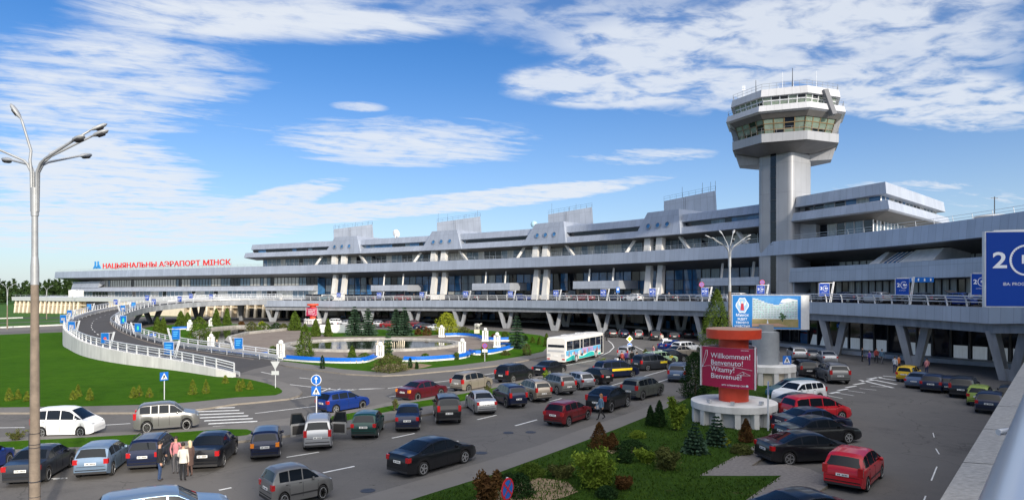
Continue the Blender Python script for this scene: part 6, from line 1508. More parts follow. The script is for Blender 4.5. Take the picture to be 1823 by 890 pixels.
# grass tufts on the near bank
b = MB(); rnd = random.Random(12)
def inpoly(x, y, P):
    c = False
    for i in range(len(P)):
        (x1, y1), (x2, y2) = P[i], P[i - 1]
        if (y1 > y) != (y2 > y) and x < (x2 - x1) * (y - y1) / (y2 - y1) + x1: c = not c
    return c
k = 0
while k < 9000:
    px, py = rnd.uniform(760, 1390), rnd.uniform(700, 905)
    if not inpoly(px, py, bank): continue
    k += 1; p = G(px, py, .13); h = rnd.uniform(.05, .16); an = rnd.uniform(0, 6.28); d = Vector((math.cos(an), math.sin(an), 0)); w = .035
    q = p + Vector((rnd.uniform(-.06, .06), rnd.uniform(-.06, .06), h)); b.face([p - d * w, p + d * w, q])
o = part('grass_tufts', b, leaf_mat('tuft_grass', (.026, .060, .008), (.055, .10, .014), .8)); o['kind'] = 'stuff'
# ------------------------------------------------------------------ plaza furniture
BEN = 'blue curved benches round the plaza'
def bench(pts, label):
    P = cat_rom([G(x, y, .14) for x, y in pts], 26); c0 = P[len(P) // 2].copy()
    t = thing('blue_bench', label, 'bench', c0, 0, BEN); f, s_ = MB(), MB()
    P = [p - c0 for p in P]
    for a, c in zip(P, P[1:]):
        T = (c - a).normalized(); n = Vector((-T.y, T.x, 0)); z = Vector((0, 0, 1)); m_ = (a + c) / 2
        e = T * .012
        f.bar(a + z * .14, c + z * .14, .5, .28)
        s_.bar(a + e + z * .33 - n * .10, c - e + z * .33 - n * .10, .40, .05); s_.bar(a + e + n * .14 + z * .46, c - e + n * .14 + z * .46, .06, .26); s_.bar(a + e - n * .31 + z * .27, c - e - n * .31 + z * .27, .04, .10)
    part('white_base', f, M_WHITE, t); part('blue_seat', s_, M_BENCHB, t)
bench([(508, 640.5), (540, 643.2), (563, 644.6), (610, 646), (644, 645.4), (660, 641.5), (668, 637.5)], 'long blue bench along the front of the round pond')
bench([(717.8, 643), (745, 643.4), (774, 642), (800, 640), (815, 639), (832, 635), (832, 630.5)], 'blue bench right of the wide olive bush')
bench([(833, 629), (845, 631.5), (869, 630.5), (885, 627.5), (900, 624), (913, 619), (900, 616.5), (884, 617.5)], 'blue hooked bench around the right end of the plaza')
bench([(793, 599), (814, 598.3), (835, 599.3), (850, 601.5), (861, 605), (880, 607), (906, 606.5)], 'blue S-shaped bench at the back right of the plaza')
bench([(368, 622), (400, 628), (425, 632), (450, 634.5), (477, 635)], 'blue bench behind the inner ramp railing')
bench([(307, 587), (320, 586.3), (334, 586)], 'short blue bench left of the round dark tree'); bench([(262, 602.5), (270, 600), (278, 599.5)], 'short blue bench beside the ramp, behind a banner')
M_GLOBE = mat('white_globe', (.80, .80, .76), .3)
PYL = 'white lamp pylons on the plaza'
for x, y, tp, lb in ((500, 637, 605, 'white lamp pylon at the left end of the long blue bench'), (677, 636, 608, 'white lamp pylon beside the thin spruce'), (823, 629, 602, 'white lamp pylon at the end of the middle blue bench'), (786, 599.5, 578.5, 'white lamp pylon left of the S-shaped blue bench'), (864, 607, 583, 'white lamp pylon in the middle of the S-shaped blue bench'), (885, 618, 591, 'slim white lamp pylon inside the hooked blue bench'), (338, 588, 569, 'white lamp pylon left of the round dark tree'), (376, 580, 566, 'white lamp pylon behind the curved pond'), (376, 618, 594, 'white lamp pylon in front of the curved pond')):
    p = G(x, y, .14); hgt = (y - tp) * p.y / F; t = thing('lamp_pylon', lb, 'lamp pylon', p, random.Random(x).uniform(-.2, .2), PYL)
    for s in (-1, 1): b = MB(); b.box((s * .34, 0, hgt * .39), (.26, .4, hgt * .78)); part('pillar', b, M_WHITE, t)
    b = MB(); b.box((0, 0, .08), (1.1, .7, .16)); part('footing', b, M_WHITE, t)
    b = MB(); b.tube([(0, 0, 0), (0, 0, hgt * .84)], .09, 8); part('pole', b, M_WHITE, t)
    b = MB(); b.lathe([(.05, -.3), (.2, -.24), (.3, -.08), (.3, .08), (.2, .24), (.05, .3)], 14, Matrix.Translation((0, 0, hgt - .3)) @ Matrix.Diagonal((1.0, 1.0, 1, 1))); part('globe', b, M_GLOBE, t, 60)
t = thing('white_wall', 'low white wall with a sloping end among the conifers behind the pond', 'wall', G(592, 592, .13)); b = MB(); b.box((0, 0, .75), (4.8, .4, 1.5)); b.box((4.6, 0, .6), (4.4, .36, 1.0), m=1); part('wall', b, [M_WHITE, M_CONCG], t)
p = G(849, 593, .13); t = thing('cow_statue', 'small black and white cow figure on a post behind the S-shaped bench', 'statue', p)
b = MB(); b.lathe([(.12, -.55), (.34, -.4), (.38, 0), (.33, .4), (.14, .6)], 12, Matrix.Translation((0, 0, 1.5)) @ Matrix.Rotation(R(90), 4, 'Y')); b.lathe([(.1, -.2), (.17, -.05), (.13, .25)], 10, Matrix.Translation((.72, 0, 1.75)) @ Matrix.Rotation(R(70), 4, 'Y'))
for sx in (-.35, .35):
    for sy in (-.17, .17): b.tube([(sx, sy, 1.4), (sx, sy, .75)], [.08, .06], 6)
part('cow', b, mat('black_white_hide', (.03, .03, .03), .6, col2=(.75, .74, .7), scale=1.6), t, 60); b = MB(); b.box((0, 0, .37), (1.0, .5, .74)); part('post', b, M_CREAM, t)
# ------------------------------------------------------------------ street lamps
LMP = 'tall multi-armed street lamps'
M_LPOLE = mat('aged_concrete_pole', (.20, .16, .125), .85, var=.25, scale=2.5, bump=.35, bscale=18)
def street_lamp(p, zf, zj, label, arms, concrete=True, r0=.155):
    t = thing('street_lamp', label, 'street lamp', p, 0, LMP)
    b = MB(); b.tube([(0, 0, 0), (0, 0, zj)], [r0 * 1.18, r0 * .80], 16); part('lower_pole', b, M_LPOLE if concrete else M_LAMPS, t, 40)
    b = MB(); b.tube([(0, 0, zj - .1), (0, 0, zj + .55), (0, 0, zj + .9)], [r0 * .86, r0 * .86, r0 * .70], 16); b.tube([(0, 0, zj + .8), (0, 0, zf - 1.7)], [r0 * .68, r0 * .64], 16); b.tube([(0, 0, zf - 1.75), (0, 0, zf - .75)], [r0 * .80, r0 * .80], 16); part('upper_pole', b, M_LAMPS, t, 40)
    if concrete and zj > 8:
        b = MB(); rnd = random.Random(4)
        for k in range(9): z = rnd.uniform(.6, 3.9); b.lathe([(r0 * 1.12, z - .012), (r0 * 1.19, z), (r0 * 1.12, z + .012)], 16, cap=False)
        b.tube([(-r0 * 1.25, 0, .3), (-r0 * 1.3, .02, 2.2), (-r0 * 1.22, 0, 3.6)], .03, 6); part('cable_tie', b, M_DARK, t)
    for dx, dy_, dz_ in arms:
        b = MB(); d = Vector((dx, dy_, 0)); L = d.length; d = d / L
        b.tube([d * .09 + Vector((0, 0, zf - 1.6)), d * .11 + Vector((0, 0, zf - .2)), d * (.11 + L * .10) + Vector((0, 0, zf + dz_ * .14)), d * (L * .28) + Vector((0, 0, zf + dz_ * .34)), d * L + Vector((0, 0, zf + dz_))], [.05, .05, .048, .044, .038], 8)
        o = part('arm', b, M_LAMPS, t, 60)
        e = d * L + Vector((0, 0, zf + dz_)); f = (d * L * .7 + Vector((0, 0, dz_ * .66))).normalized(); f = (f + d * .35).normalized()
        hb = MB(); Mh = f.to_track_quat('Z', 'Y').to_matrix().to_4x4(); Mh.translation = e
        hb.lathe([(.05, -.05), (.06, .05), (.14, .18), (.17, .36), (.14, .56), (.04, .66)], 12, Mh @ Matrix.Diagonal((.85, .5, .95, 1))); h_ = part('lamp_head', hb, M_LAMPS, o, 60)
        gb = MB(); gb.lathe([(.02, .2), (.12, .25), (.13, .45), (.02, .52)], 10, Mh @ Matrix.Translation(Mh.to_3x3().inverted() @ Vector((0, 0, -.055))) @ Matrix.Diagonal((1, .6, 1, 1))); part('lamp_glass', gb, M_DIM, h_, 60)
street_lamp(AT(62, 24, z=0), 13.1, 9.0, 'large grey street lamp with many arms at the left edge', ((-.40, -.1, 1.65), (1.40, .9, 1.50), (1.95, .1, 1.10), (1.85, -.8, .72), (-1.25, -.2, .62), (-1.5, .9, .40), (.35, 1.9, .75)))
street_lamp(AT(1299, 70, z=0), 12.7, 8.5, 'tall many-armed street lamp rising behind the crimson welcome pillar', ((-1.9, .3, 1.3), (-1.6, -.6, 1.0), (-.5, .8, 1.7), (.6, .8, 1.75), (1.8, .3, 1.35), (1.3, -.7, .9), (-.1, -1.2, .8)), r0=.19)
for x, b_, tp, lb in ((13, 586, 507, 'slim street lamp by the far lawn at the left edge'), (83, 568, 510, 'slim street lamp in front of the low stone wing'), (129, 560, 517, 'slim street lamp right of the low stone wing gateway')):
    p = G(x, b_); zt_ = H + (HZ - tp) / F * p.y; street_lamp(p, zt_ - .8, zt_ * .55, lb, ((-1.1, .3, .8), (1.1, .2, .8)), r0=.12)
# ------------------------------------------------------------------ traffic signs
SGN = 'traffic signs on posts'
M_SIGNBL = mat('traffic_blue', (.01, .13, .50), .4); M_SBACK = mat('sign_back', (.55, .57, .58), .5, .3); M_SRED = mat('traffic_red', (.55, .02, .03), .4)
def disc(rad, n=24): return [(rad * math.cos(2 * math.pi * i / n), rad * math.sin(2 * math.pi * i / n)) for i in range(n)]
def sign_post(px, base, label, plates, z=0.0, yaw=0.0, thick=.035, Y=None):
    """plates: (shape, top row, bottom row) in photo pixels"""
    p = G(px, base, z) if Y is None else AT(px, Y, z=z); sc = p.y / F
    top = min(q[1] for q in plates); t = thing('traffic_sign', label, 'traffic sign', p, 0, SGN)
    base_r = HZ + (H - z) / sc
    b = MB(); b.tube([(0, .05, 0), (0, .05, (base_r - top) * sc)], thick, 8); part('post', b, M_STEELW, t)
    for kind, y0, y1 in plates:
        zc = (base_r - (y0 + y1) / 2) * sc; r = (y1 - y0) / 2 * sc; M_ = Matrix.Translation((0, 0, zc)) @ Matrix.Rotation(yaw, 4, 'Z') @ Matrix.Rotation(R(90), 4, 'X'); b = MB(); F1 = M_ @ Matrix.Translation((0, 0, .022)); F2 = M_ @ Matrix.Translation((0, 0, .026))
        mats = [M_WHITE, M_SIGNBL, M_SRED, M_YEL, M_PLATEB, M_SBACK]
        def flat(poly, m, Mx): b.face([tuple(Mx @ Vector((x, y, 0))) for x, y in poly], m)
        if kind == 'crossing':
            b.extr([(-r, -r), (r, -r), (r, r), (-r, r)], M_, .02, 1); flat([(-r * .78, -r * .7), (r * .78, -r * .7), (0, r * .8)], 0, F1); flat([(-r * .12, r * .28), (r * .12, r * .28), (r * .3, -r * .5), (r * .1, -r * .5), (0, -r * .1), (-r * .14, -r * .5), (-r * .34, -r * .5)], 4, F2)
            for k in range(3): flat([(-r * .6 + k * r * .4, -r * .66), (-r * .4 + k * r * .4, -r * .66), (-r * .36 + k * r * .4, -r * .54), (-r * .52 + k * r * .4, -r * .54)], 4, F2)
        elif kind == 'ahead':
            b.extr(disc(r), M_, .02, 0); flat(disc(r * .9), 1, F1); flat([(-r * .09, -r * .62), (r * .09, -r * .62), (r * .09, r * .15), (r * .36, r * .15), (0, r * .68), (-r * .36, r * .15), (-r * .09, r * .15)], 0, F2)
        elif kind == 'right':
            b.extr(disc(r), M_, .02, 0); flat(disc(r * .9), 1, F1); flat([(-r * .6, -r * .1), (r * .1, -r * .1), (r * .1, -r * .36), (r * .66, 0), (r * .1, r * .36), (r * .1, r * .1), (-r * .6, r * .1)], 0, F2)
        elif kind in ('nostop', 'nopark'):
            b.extr(disc(r), M_, .02, 2); flat(disc(r * .82), 1, F1)
            for a in ((45, 135) if kind == 'nostop' else (135,)):
                c, s = math.cos(R(a)), math.sin(R(a)); flat([(c * r * .84 - s * r * .09, s * r * .84 + c * r * .09), (-c * r * .84 - s * r * .09, -s * r * .84 + c * r * .09), (-c * r * .84 + s * r * .09, -s * r * .84 - c * r * .09), (c * r * .84 + s * r * .09, s * r * .84 - c * r * .09)], 2, F2 @ Matrix.Translation((0, 0, .002 * (a > 90))))
        elif kind == 'priority':
            b.extr([(0, -r), (r, 0), (0, r), (-r, 0)], M_, .02, 0); q = r * .68; flat([(0, -q), (q, 0), (0, q), (-q, 0)], 3, F1)
        elif kind == 'plate':
            b.extr([(-r * 1.9, -r), (r * 1.9, -r), (r * 1.9, r), (-r * 1.9, r)], M_, .02, 0); flat([(-r * 1.2, -r * .2), (r * .8, -r * .2), (r * .8, r * .2), (-r * 1.2, r * .2)], 4, F1)
        elif kind == 'yieldback': b.extr([(0, -r), (r * 1.1, r), (-r * 1.1, r)], M_, .02, 5)
        elif kind == 'yield': b.extr([(0, -r), (r * 1.1, r), (-r * 1.1, r)], M_, .02, 2); flat([(0, -r * .6), (r * .7, r * .74), (-r * .7, r * .74)], 0, F1)
        elif kind == 'plateback': b.extr([(-r * 1.9, -r), (r * 1.9, -r), (r * 1.9, r), (-r * 1.9, r)], M_, .02, 5)
        elif kind == 'bluebox': b.extr([(-r * .62, -r), (r * .62, -r), (r * .62, r), (-r * .62, r)], M_, .02, 1); flat([(-r * .34, -r * .1), (r * .34, -r * .1), (r * .34, r * .6), (-r * .34, r * .6)], 0, F1)
        part('sign_plate', b, mats, t)
    return t
sign_post(292, 714, 'narrow crossing sign on a post on the left lawn', [('crossing', 662, 677)], yaw=R(55))
sign_post(490, 693, 'grey back of a triangular sign at the tip of the lawn', [('yieldback', 643, 658), ('plateback', 660, 667)])
sign_post(563, 744, 'round blue arrow sign above a crossing sign on one white post', [('ahead', 666.5, 685), ('crossing', 687, 704)], thick=.045)
sign_post(863, 645, 'small no-stopping disc with a white plate on the plaza lawn', [('nostop', 610.5, 620), ('plate', 621.5, 626.5)])
sign_post(1121, 638, 'yellow diamond priority sign over a small round blue arrow sign', [('priority', 596.5, 609.5), ('right', 610, 619)])
sign_post(903, 900, 'large no-stopping disc at the bottom edge before the bank', [('nostop', 850, 890)], yaw=R(58), Y=19.5)
sign_post(1401, 685, 'square blue crossing sign beside the billboard pillar base', [('crossing', 633, 648)])
sign_post(1368, 770, 'edge-on blue sign on a tall white post right of the pillar base', [('crossing', 679, 701)], yaw=R(68), thick=.055)
sign_post(1244, 606, 'small upside-down triangle sign by the dark cars under the road', [('yield', 583, 590), ('bluebox', 591.5, 597.5)])
sign_post(1184, 622, 'pale round sign back beside the man in a white shirt', [('yieldback', 602, 612)])
for px, y0, y1, kd, lb in ((1249, 502, 511, 'nostop', 'round no-stopping sign on the deck left of the middle lamp'), (1357, 498, 507, 'nostop', 'round no-stopping sign on the deck above the billboard'), (1100, 511, 521, 'bluebox', 'blue bus stop sign on the deck right of the third canopy')):
    p = PD(px, 1.2, zdeck(px)); sign_post(px, 0, lb, [(kd, y0, y1)], z=p.z, Y=p.y)
t = thing('hanging_sign', 'blue direction sign hung under the elevated road at the right', 'sign', AT(1499, 88, 579.5)); b = MB(); b.box((0, 0, 0), (1.3, .12, .42)); b.bar((-.4, 0, .2), (-.4, 0, .9), .04); b.bar((.4, 0, .2), (.4, 0, .9), .04); o = part('panel', b, M_SIGNBL, t)
b = MB(); tm = text_mb('P', .3); b.add(tm, Matrix.Translation((.3, -.07, -.1)) @ Matrix.Rotation(R(90), 4, 'X')); b.box((-.25, -.065, 0), (.5, .012, .1)); part('symbol', b, M_WHITE, t)
p = PD(1655, -12, zdeck(1655)); t = thing('entrance_sign', 'dark blue entrance sign with white pictograms above the deck doors at the right', 'sign', AT(1640, 83, 498)); b = MB(); b.box((0, 0, 0), (3.0, .2, .62)); part('panel', b, M_SIGNBL, t)
b = MB()
for i in range(4): b.box((-1.15 + i * .75, -.105, 0), (.16, .012, .34))
part('pictogram', b, M_WHITE, t)
# ------------------------------------------------------------------ blue banners on slanted posts
BAN = 'blue advertising banners on slanted white posts'
def banner(foot, w, h, zc, label, side=-1, art='text', yaw=0.0, zbase=0.0):
    """foot: where the slanted post stands; the panel hangs beside the post"""
    t = thing('banner', label, 'banner', foot, yaw, BAN)
    b = MB(); top = zc + h * .62
    for s in (-.10, .10): b.bar((s + .05 - side * .0, 0, 0), (-side * .55 + s * .6, 0, top), .075, .09)
    b.bar((-side * .5, 0, top - .12), (side * w * .9, 0, top - .16), .05); part('slanted_post', b, M_STEELW, t)
    cx = side * (w / 2 + .05); b = MB(); b.box((cx, -.02, zc), (w + .035 * w, .10, h + .035 * w)); o = part('panel_frame', b, M_STEELW, t)
    M_ = Matrix.Translation((cx, -.078, zc)) @ Matrix.Rotation(R(90), 4, 'X'); b = MB(); b.face([tuple(M_ @ Vector(q)) for q in ((-w / 2, -h / 2, 0), (w / 2, -h / 2, 0), (w / 2, h / 2, 0), (-w / 2, h / 2, 0))], 0)
    M2 = M_ @ Matrix.Translation((0, 0, .006))
    def fl(poly, m): b.face([tuple(M2 @ Vector((x, y, 0))) for x, y in poly], m)
    if art == 'iba':
        r = h * .21; cx2, cy2 = w * .12, h * .12
        for i in range(26):
            a0, a1 = R(55 + i * 10), R(65 + i * 10); fl([(cx2 + r * math.cos(a0), cy2 + r * math.sin(a0)), (cx2 + r * math.cos(a1), cy2 + r * math.sin(a1)), (cx2 + r * (.9 - .06 * math.sin(a1 * .5)) * math.cos(a1), cy2 + r * .88 * math.sin(a1)), (cx2 + r * .9 * math.cos(a0), cy2 + r * .88 * math.sin(a0))], 1)
        b.add(text_mb('2', h * .30, 1, 'CENTER', 1.25, h * .006), M2 @ Matrix.Translation((-w * .29, h * .02, 0))); b.add(text_mb('IBA', h * .155, 1, 'CENTER', 1.1, h * .006), M2 @ Matrix.Translation((w * .20, h * .08, 0)))
        b.add(text_mb('GROUP', h * .05, 1), M2 @ Matrix.Translation((w * .22, -h * .0, 0))); b.add(text_mb('IBA: PROGRAM', h * .058, 1), M2 @ Matrix.Translation((0, -h * .22, 0)))
        mats = [M_BLUE, M_BANW]
    else:
        if art == 'fish': fl([(-w * .2, -h * .1), (0, -h * .22), (w * .22, -h * .14), (w * .16, h * .04), (0, h * .12), (-w * .14, h * .04)], 2)
        elif art == 'photo': fl([(-w * .3, -h * .2), (w * .3, -h * .2), (w * .3, h * .12), (-w * .3, h * .12)], 3)
        elif art == 'plant': fl([(-w * .12, -h * .28), (w * .12, -h * .28), (w * .16, h * .05), (0, h * .26), (-w * .16, h * .05)], 4)
        else:
            for k in range(3): fl([(-w * .34, h * (.22 - k * .2)), (w * (.30 - .08 * k), h * (.22 - k * .2)), (w * (.30 - .08 * k), h * (.29 - k * .2)), (-w * .34, h * (.29 - k * .2))], 1)
        mats = [M_BLUE2, mat('banner_pale_blue', (.10, .42, .75), .5) if 'banner_pale_blue' not in bpy.data.materials else bpy.data.materials['banner_pale_blue'], M_RED, M_BANP, M_BANG]
    part('panel', b, mats, o); return t
M_BANW = mat('banner_white', (.72, .76, .82), .5); M_BANP = mat('banner_photo', (.62, .58, .60), .5, col2=(.12, .14, .22), scale=1.6); M_BANG = mat('banner_green', (.05, .50, .28), .5)
def ramp_banner(px, py, hpx, side, wall, up, label, art='text'):
    """stands on the ramp wall point nearest to this column"""
    P = OUT if wall == 'o' else INN
    best = min(P, key=lambda q: abs(CX + q.x / q.y * F - px) * 1.0 + abs((HZ + (H - q.z - 1.6) / q.y * F) - py) * 1.2)
    q = best.copy(); q.z += up; sc = q.y / F; h = hpx * sc; zc = H + (HZ - py) * sc - q.z; w = h * .78
    off = (px - (CX + q.x / q.y * F)) * sc; q.x += off - side * (w / 2 + .05)
    banner(q, w, h, max(zc, h * .55 + .3), label, side, art)
for px, py, hp, sd, wl, lb, art in ((301, 623, 22, -1, 'o', 'first banner up from the foot of the ramp, on the outer wall', 'text'), (187.5, 601.5, 18, -1, 'o', 'banner with an orange fish on the outer ramp wall', 'fish'), (128, 584, 16, -1, 'o', 'banner with a pale picture at the outer bend of the ramp', 'photo'), (113, 569, 14, -1, 'o', 'leftmost banner, overhanging the far lawn', 'photo'), (124, 557.5, 11, -1, 'o', 'banner just above the leftmost one at the ramp bend', 'photo'), (159, 547, 10, -1, 'o', 'small banner on the far outer wall beside the stone wing', 'text'), (206, 538.6, 9, -1, 'o', 'small banner in front of the stone block on the far ramp wall', 'iba'), (262, 532, 9, -1, 'o', 'small high banner on the far ramp wall, left of a pair', 'iba'),
    (425, 611, 19, 1, 'i', 'banner at the lower end of the inner ramp wall by the curved pond', 'text'), (313.6, 595, 18, 1, 'i', 'banner on the inner ramp wall left of the round dark tree', 'text'), (246, 583, 15, 1, 'i', 'banner with a green plant on the inner ramp wall', 'plant'), (220, 569, 14, 1, 'i', 'banner with a green and orange print at the inner bend', 'plant'), (219, 557.5, 11, 1, 'i', 'banner with a grey picture above the inner bend', 'photo'), (238, 546.8, 10, 1, 'i', 'pale blue banner on the rising inner ramp wall', 'text'), (274, 539, 9, 1, 'i', 'small banner on the rising inner wall, right of a pair', 'iba'), (320, 532.6, 9, 1, 'i', 'small banner on the ramp above the slim conifers', 'iba'), (340, 527, 8, -1, 'i', 'small narrow banner where the ramp meets the deck', 'iba'), (376, 528, 8, -1, 'i', 'small narrow banner at the left end of the deck', 'iba')):
    ramp_banner(px, py, hp, sd, wl, .75 if wl == 'o' else .35, lb, art)
for px, py, hp, lb in ((603, 525.6, 9, 'deck banner between the leftmost paired columns'), (675, 525.6, 10, 'deck banner under the first entrance canopy'), (751, 525, 10, 'deck banner left of the second paired columns'), (829, 524, 11, 'deck banner left of the second entrance canopy'), (908.6, 523.8, 11, 'deck banner right of the second entrance canopy'), (989.5, 522.5, 11.5, 'deck banner right of the third paired columns'), (1074, 521.6, 12.5, 'deck banner under the third entrance canopy'), (1161.5, 520.6, 14, 'deck banner in front of the fourth paired columns'), (1254.6, 520, 15.5, 'deck banner left of the middle street lamp'), (1354, 516.8, 17.5, 'deck banner right above the billboard with apartment blocks'), (1467, 516, 23, 'deck banner on the right, left of the silver car'), (1605.7, 511, 30, 'deck banner on the right, left of the blue car with its tailgate up'), (1743.6, 506, 37, 'deck banner beside the huge cut-off banner')):
    q = PD(px + hp * .6, 1.85, zdeck(px)); sc = q.y / F; h = hp * sc; w = h * .8; q.x = (px - CX) * sc + (w / 2 + .05)
    banner(q, w, h, H + (HZ - py) * sc - q.z, lb, -1, 'iba')
q = AT(1757, 13.4, z=6.9); h = 132 * 13.4 / F; w = h * .80; q.x += w + .1; t = banner(q, w, h, H + (HZ - 479) * 13.4 / F - 6.9, 'huge blue anniversary banner cut off by the right edge', -1, 'iba', yaw=R(-8))
# ------------------------------------------------------------------ advertising pillars
def welcome_pillar(p, label, rot, sc=1.0):
    t = thing('advertising_pillar', label, 'advertising pillar', p, 0)
    b = MB(); b.lathe([(2.5, 1.0), (2.68, 1.02), (2.68, 1.42), (2.6, 1.45), (.95, 1.46)], 40)
    for k in range(14):
        a = 2 * math.pi * k / 14; b.box((2.42 * math.cos(a), 2.42 * math.sin(a), .52), (.42, .34, 1.04), a)
    b.lathe([(2.2, 0), (2.2, 1.02)], 40, m=1, cap=False); part('round_base', b, [M_CONC, M_CONCG], t, 35)
    b = MB(); b.lathe([(.93, 1.44), (.93, 5.6)], 36); part('red_column', b, M_RED, t, 40)
    b = MB(); b.lathe([(1.0, 5.48), (1.7, 5.5), (1.72, 6.08), (1.66, 6.12), (.4, 6.14)], 44, mats=[0, 0, 1, 1]); part('top_disc', b, [M_RED, mat('dusty_red_top', (.36, .22, .16), .8, var=.2)], t, 35)
    # three bulging panels
    C3 = [Vector((2.05 * math.cos(R(a)), 2.05 * math.sin(R(a)), 0)) for a in (-52 + rot, -172 + rot, 68 + rot)]
    z0, z1 = 2.42, 4.95
    for k in range(3):
        a, c = C3[k - 2] if k else C3[1], C3[(k + 2) % 3] if k else C3[0]
        a, c = ((C3[1], C3[0]), (C3[0], C3[2]), (C3[2], C3[1]))[k]
        ch = (c - a); L = ch.length; u = ch.normalized(); n = Vector((u.y, -u.x, 0)); sag = .34
        def sp(s, z, off=0): x = s / L; return a + u * s + n * (sag * 4 * x * (1 - x) + off) + Vector((0, 0, z))
        b = MB(); N_ = 14
        for i in range(N_):
            s0, s1 = L * i / N_, L * (i + 1) / N_; b.face([sp(s0, z0), sp(s1, z0), sp(s1, z1), sp(s0, z1)]); b.face([sp(s1, z0, -.12), sp(s0, z0, -.12), sp(s0, z1, -.12), sp(s1, z1, -.12)], 1); b.face([sp(s0, z1), sp(s1, z1), sp(s1, z1, -.12), sp(s0, z1, -.12)], 1); b.face([sp(s1, z0), sp(s0, z0), sp(s0, z0, -.12), sp(s1, z0, -.12)], 1)
        o = part('curved_panel', b, [M_MAG, M_STEELW], t)
        g = MB()
        def put(tx, size, s, z, bold=.0015, al='LEFT'):
            tm = text_mb(tx, size, 0, al, 1.0, bold)
            for f in tm.f: g.face([sp(s + tm.v[i][0], z + tm.v[i][1], .02) for i in f])
        def line(P, w=.03):
            for (x0, y0), (x1, y1) in zip(P, P[1:]): g.bar(sp(x0, y0, .02), sp(x1, y1, .02), w, .015)
        if k == 0:
            for i, wd in enumerate(('Willkommen!', 'Benvenuto!', 'Witamy!', 'Bienvenue!')): put(wd, .46, .78, 4.27 - i * .43)
            put('мтс оператор связи', .17, 1.55, 2.56); put('www.mts.by', .09, 2.75, 4.80, .002)
            line([(.12, 3.6), (.3, 4.3), (.42, 4.72), (.52, 4.72), (.52, 4.4), (.3, 3.9), (.14, 3.62), (.5, 3.72), (1.2, 3.80), (2.2, 3.78), (2.9, 3.68), (3.4, 3.6)]); line([(2.5, 3.25), (2.85, 3.5), (3.3, 3.28), (2.5, 3.25), (2.95, 3.33), (2.85, 3.5)], .025)
            g.extr([(x + 0, y) for x, y in disc(.07)], frame(sp(3.12, 2.62, .02), u, (0, 0, 1)), .01)
        else:
            import math as mm_
            for rr, cz in ((.5, 3.9), (.3, 4.0), (.38, 3.4)): line([(1.3 + rr * .8 * math.cos(R(a_)), cz + rr * math.sin(R(a_))) for a_ in range(0, 361, 30)])
        part('lettering', g, M_BANW, o)
        e = MB(); e.bar(a + Vector((0, 0, z0 - .03)), a + Vector((0, 0, z1 + .03)), .09); part('corner_post', e, M_STEELW, t)
    b = MB()
    for a in (-150, -110, -60): b.box((2.2 * math.cos(R(a)), 2.2 * math.sin(R(a)), 1.6), (.2, .24, .2), R(a), 0); b.bar((2.2 * math.cos(R(a)), 2.2 * math.sin(R(a)), 1.45), (2.2 * math.cos(R(a)), 2.2 * math.sin(R(a)), 1.6), .05)
    part('floodlight', b, M_STEEL, t)
    for z in (2.75, 4.6):
        b = MB()
        for c in C3: b.bar((0, 0, z), c + Vector((0, 0, z)), .08)
        part('bracket', b, M_DARK, t)
    return t
welcome_pillar(AT(1306, 43.75, z=.05), 'red pillar with a crimson welcome panel in four languages on a white drum', -18)
wp_ = welcome_pillar(AT(557, 165, z=0), 'distant red pillar with a crimson welcome panel behind the pond', 16); wp_.scale = (.8, .8, .8)
p = AT(1363, 61.9, z=.05); t = thing('billboard_pillar', 'silver pillar carrying a wide billboard of white apartment blocks', 'billboard', p)
b = MB(); b.lathe([(2.4, 1.15), (2.62, 1.2), (2.62, 1.72), (2.5, 1.76), (1.2, 1.78)], 40)
for k in range(12): a = 2 * math.pi * k / 12; b.box((2.36 * math.cos(a), 2.36 * math.sin(a), .6), (.42, .4, 1.2), a)
b.lathe([(2.15, 0), (2.15, 1.2)], 40, m=1, cap=False); part('round_base', b, [M_CONC, M_CREAM], t, 35)
b = MB(); b.lathe([(1.19, 1.75), (1.19, 4.7), (.9, 4.8), (.9, 5.4)], 36); part('silver_column', b, mat('brushed_column', (.30, .32, .345), .5, .2, var=.1, scale=1.5), t, 40)
bw, bh, by = 6.0, 3.1, -1.0; zc = 6.53; yw = R(16); Mb = Matrix.Rotation(yw, 4, 'Z')
Mb = Matrix.Translation((.45, 0, 0)) @ Matrix.Rotation(R(-16), 4, 'Z')
b = MB(); x0_, x1_ = -3.4, 2.55; pts = [(x0_, -.75), (x1_, -.75)] + [(x1_ + .75 * math.sin(R(a)), -.75 * math.cos(R(a))) for a in range(15, 180, 15)] + [(x1_, .75), (x0_, .75)]
pr = MB(); pr.prism(pts, zc - bh / 2, zc + bh / 2); b.add(pr, Mb); o = part('board_box', b, M_STEELW, t, 35)
Mf = Mb @ Matrix.Translation(((x0_ + x1_) / 2, -.762, zc)) @ Matrix.Rotation(R(90), 4, 'X') @ Matrix.Diagonal((.845, .835, .85, 1)); b = MB()
def fl(poly, m, d=0.0): b.face([tuple(Mf @ Vector((x, y, d))) for x, y in poly], m)
W2, H2 = 3.45, 1.8
MP = [mat('poster_blue', (.01, .17, .50), .45), mat('poster_sky', (.012, .17, .52), .45, col2=(.12, .36, .66), scale=.6), mat('poster_tower_white', (.55, .62, .64), .5, var=.1, scale=3), mat('poster_window', (.14, .28, .34), .5), mat('poster_ground', (.25, .22, .07), .6, col2=(.36, .28, .14), scale=2), mat('poster_path', (.50, .30, .22), .6), mat('poster_tree', (.03, .09, .03), .6, var=.3), M_BANW, mat('poster_crest_blue', (.30, .50, .78), .5), mat('poster_crest_red', (.45, .03, .06), .5), mat('poster_skin', (.72, .62, .50), .5), mat('poster_turquoise', (.20, .55, .55), .5)]
fl([(-W2, -H2), (W2, -H2), (W2, H2), (-W2, H2)], 0); px0, px1, py0, py1 = -1.45, 3.2, -1.62, 1.66
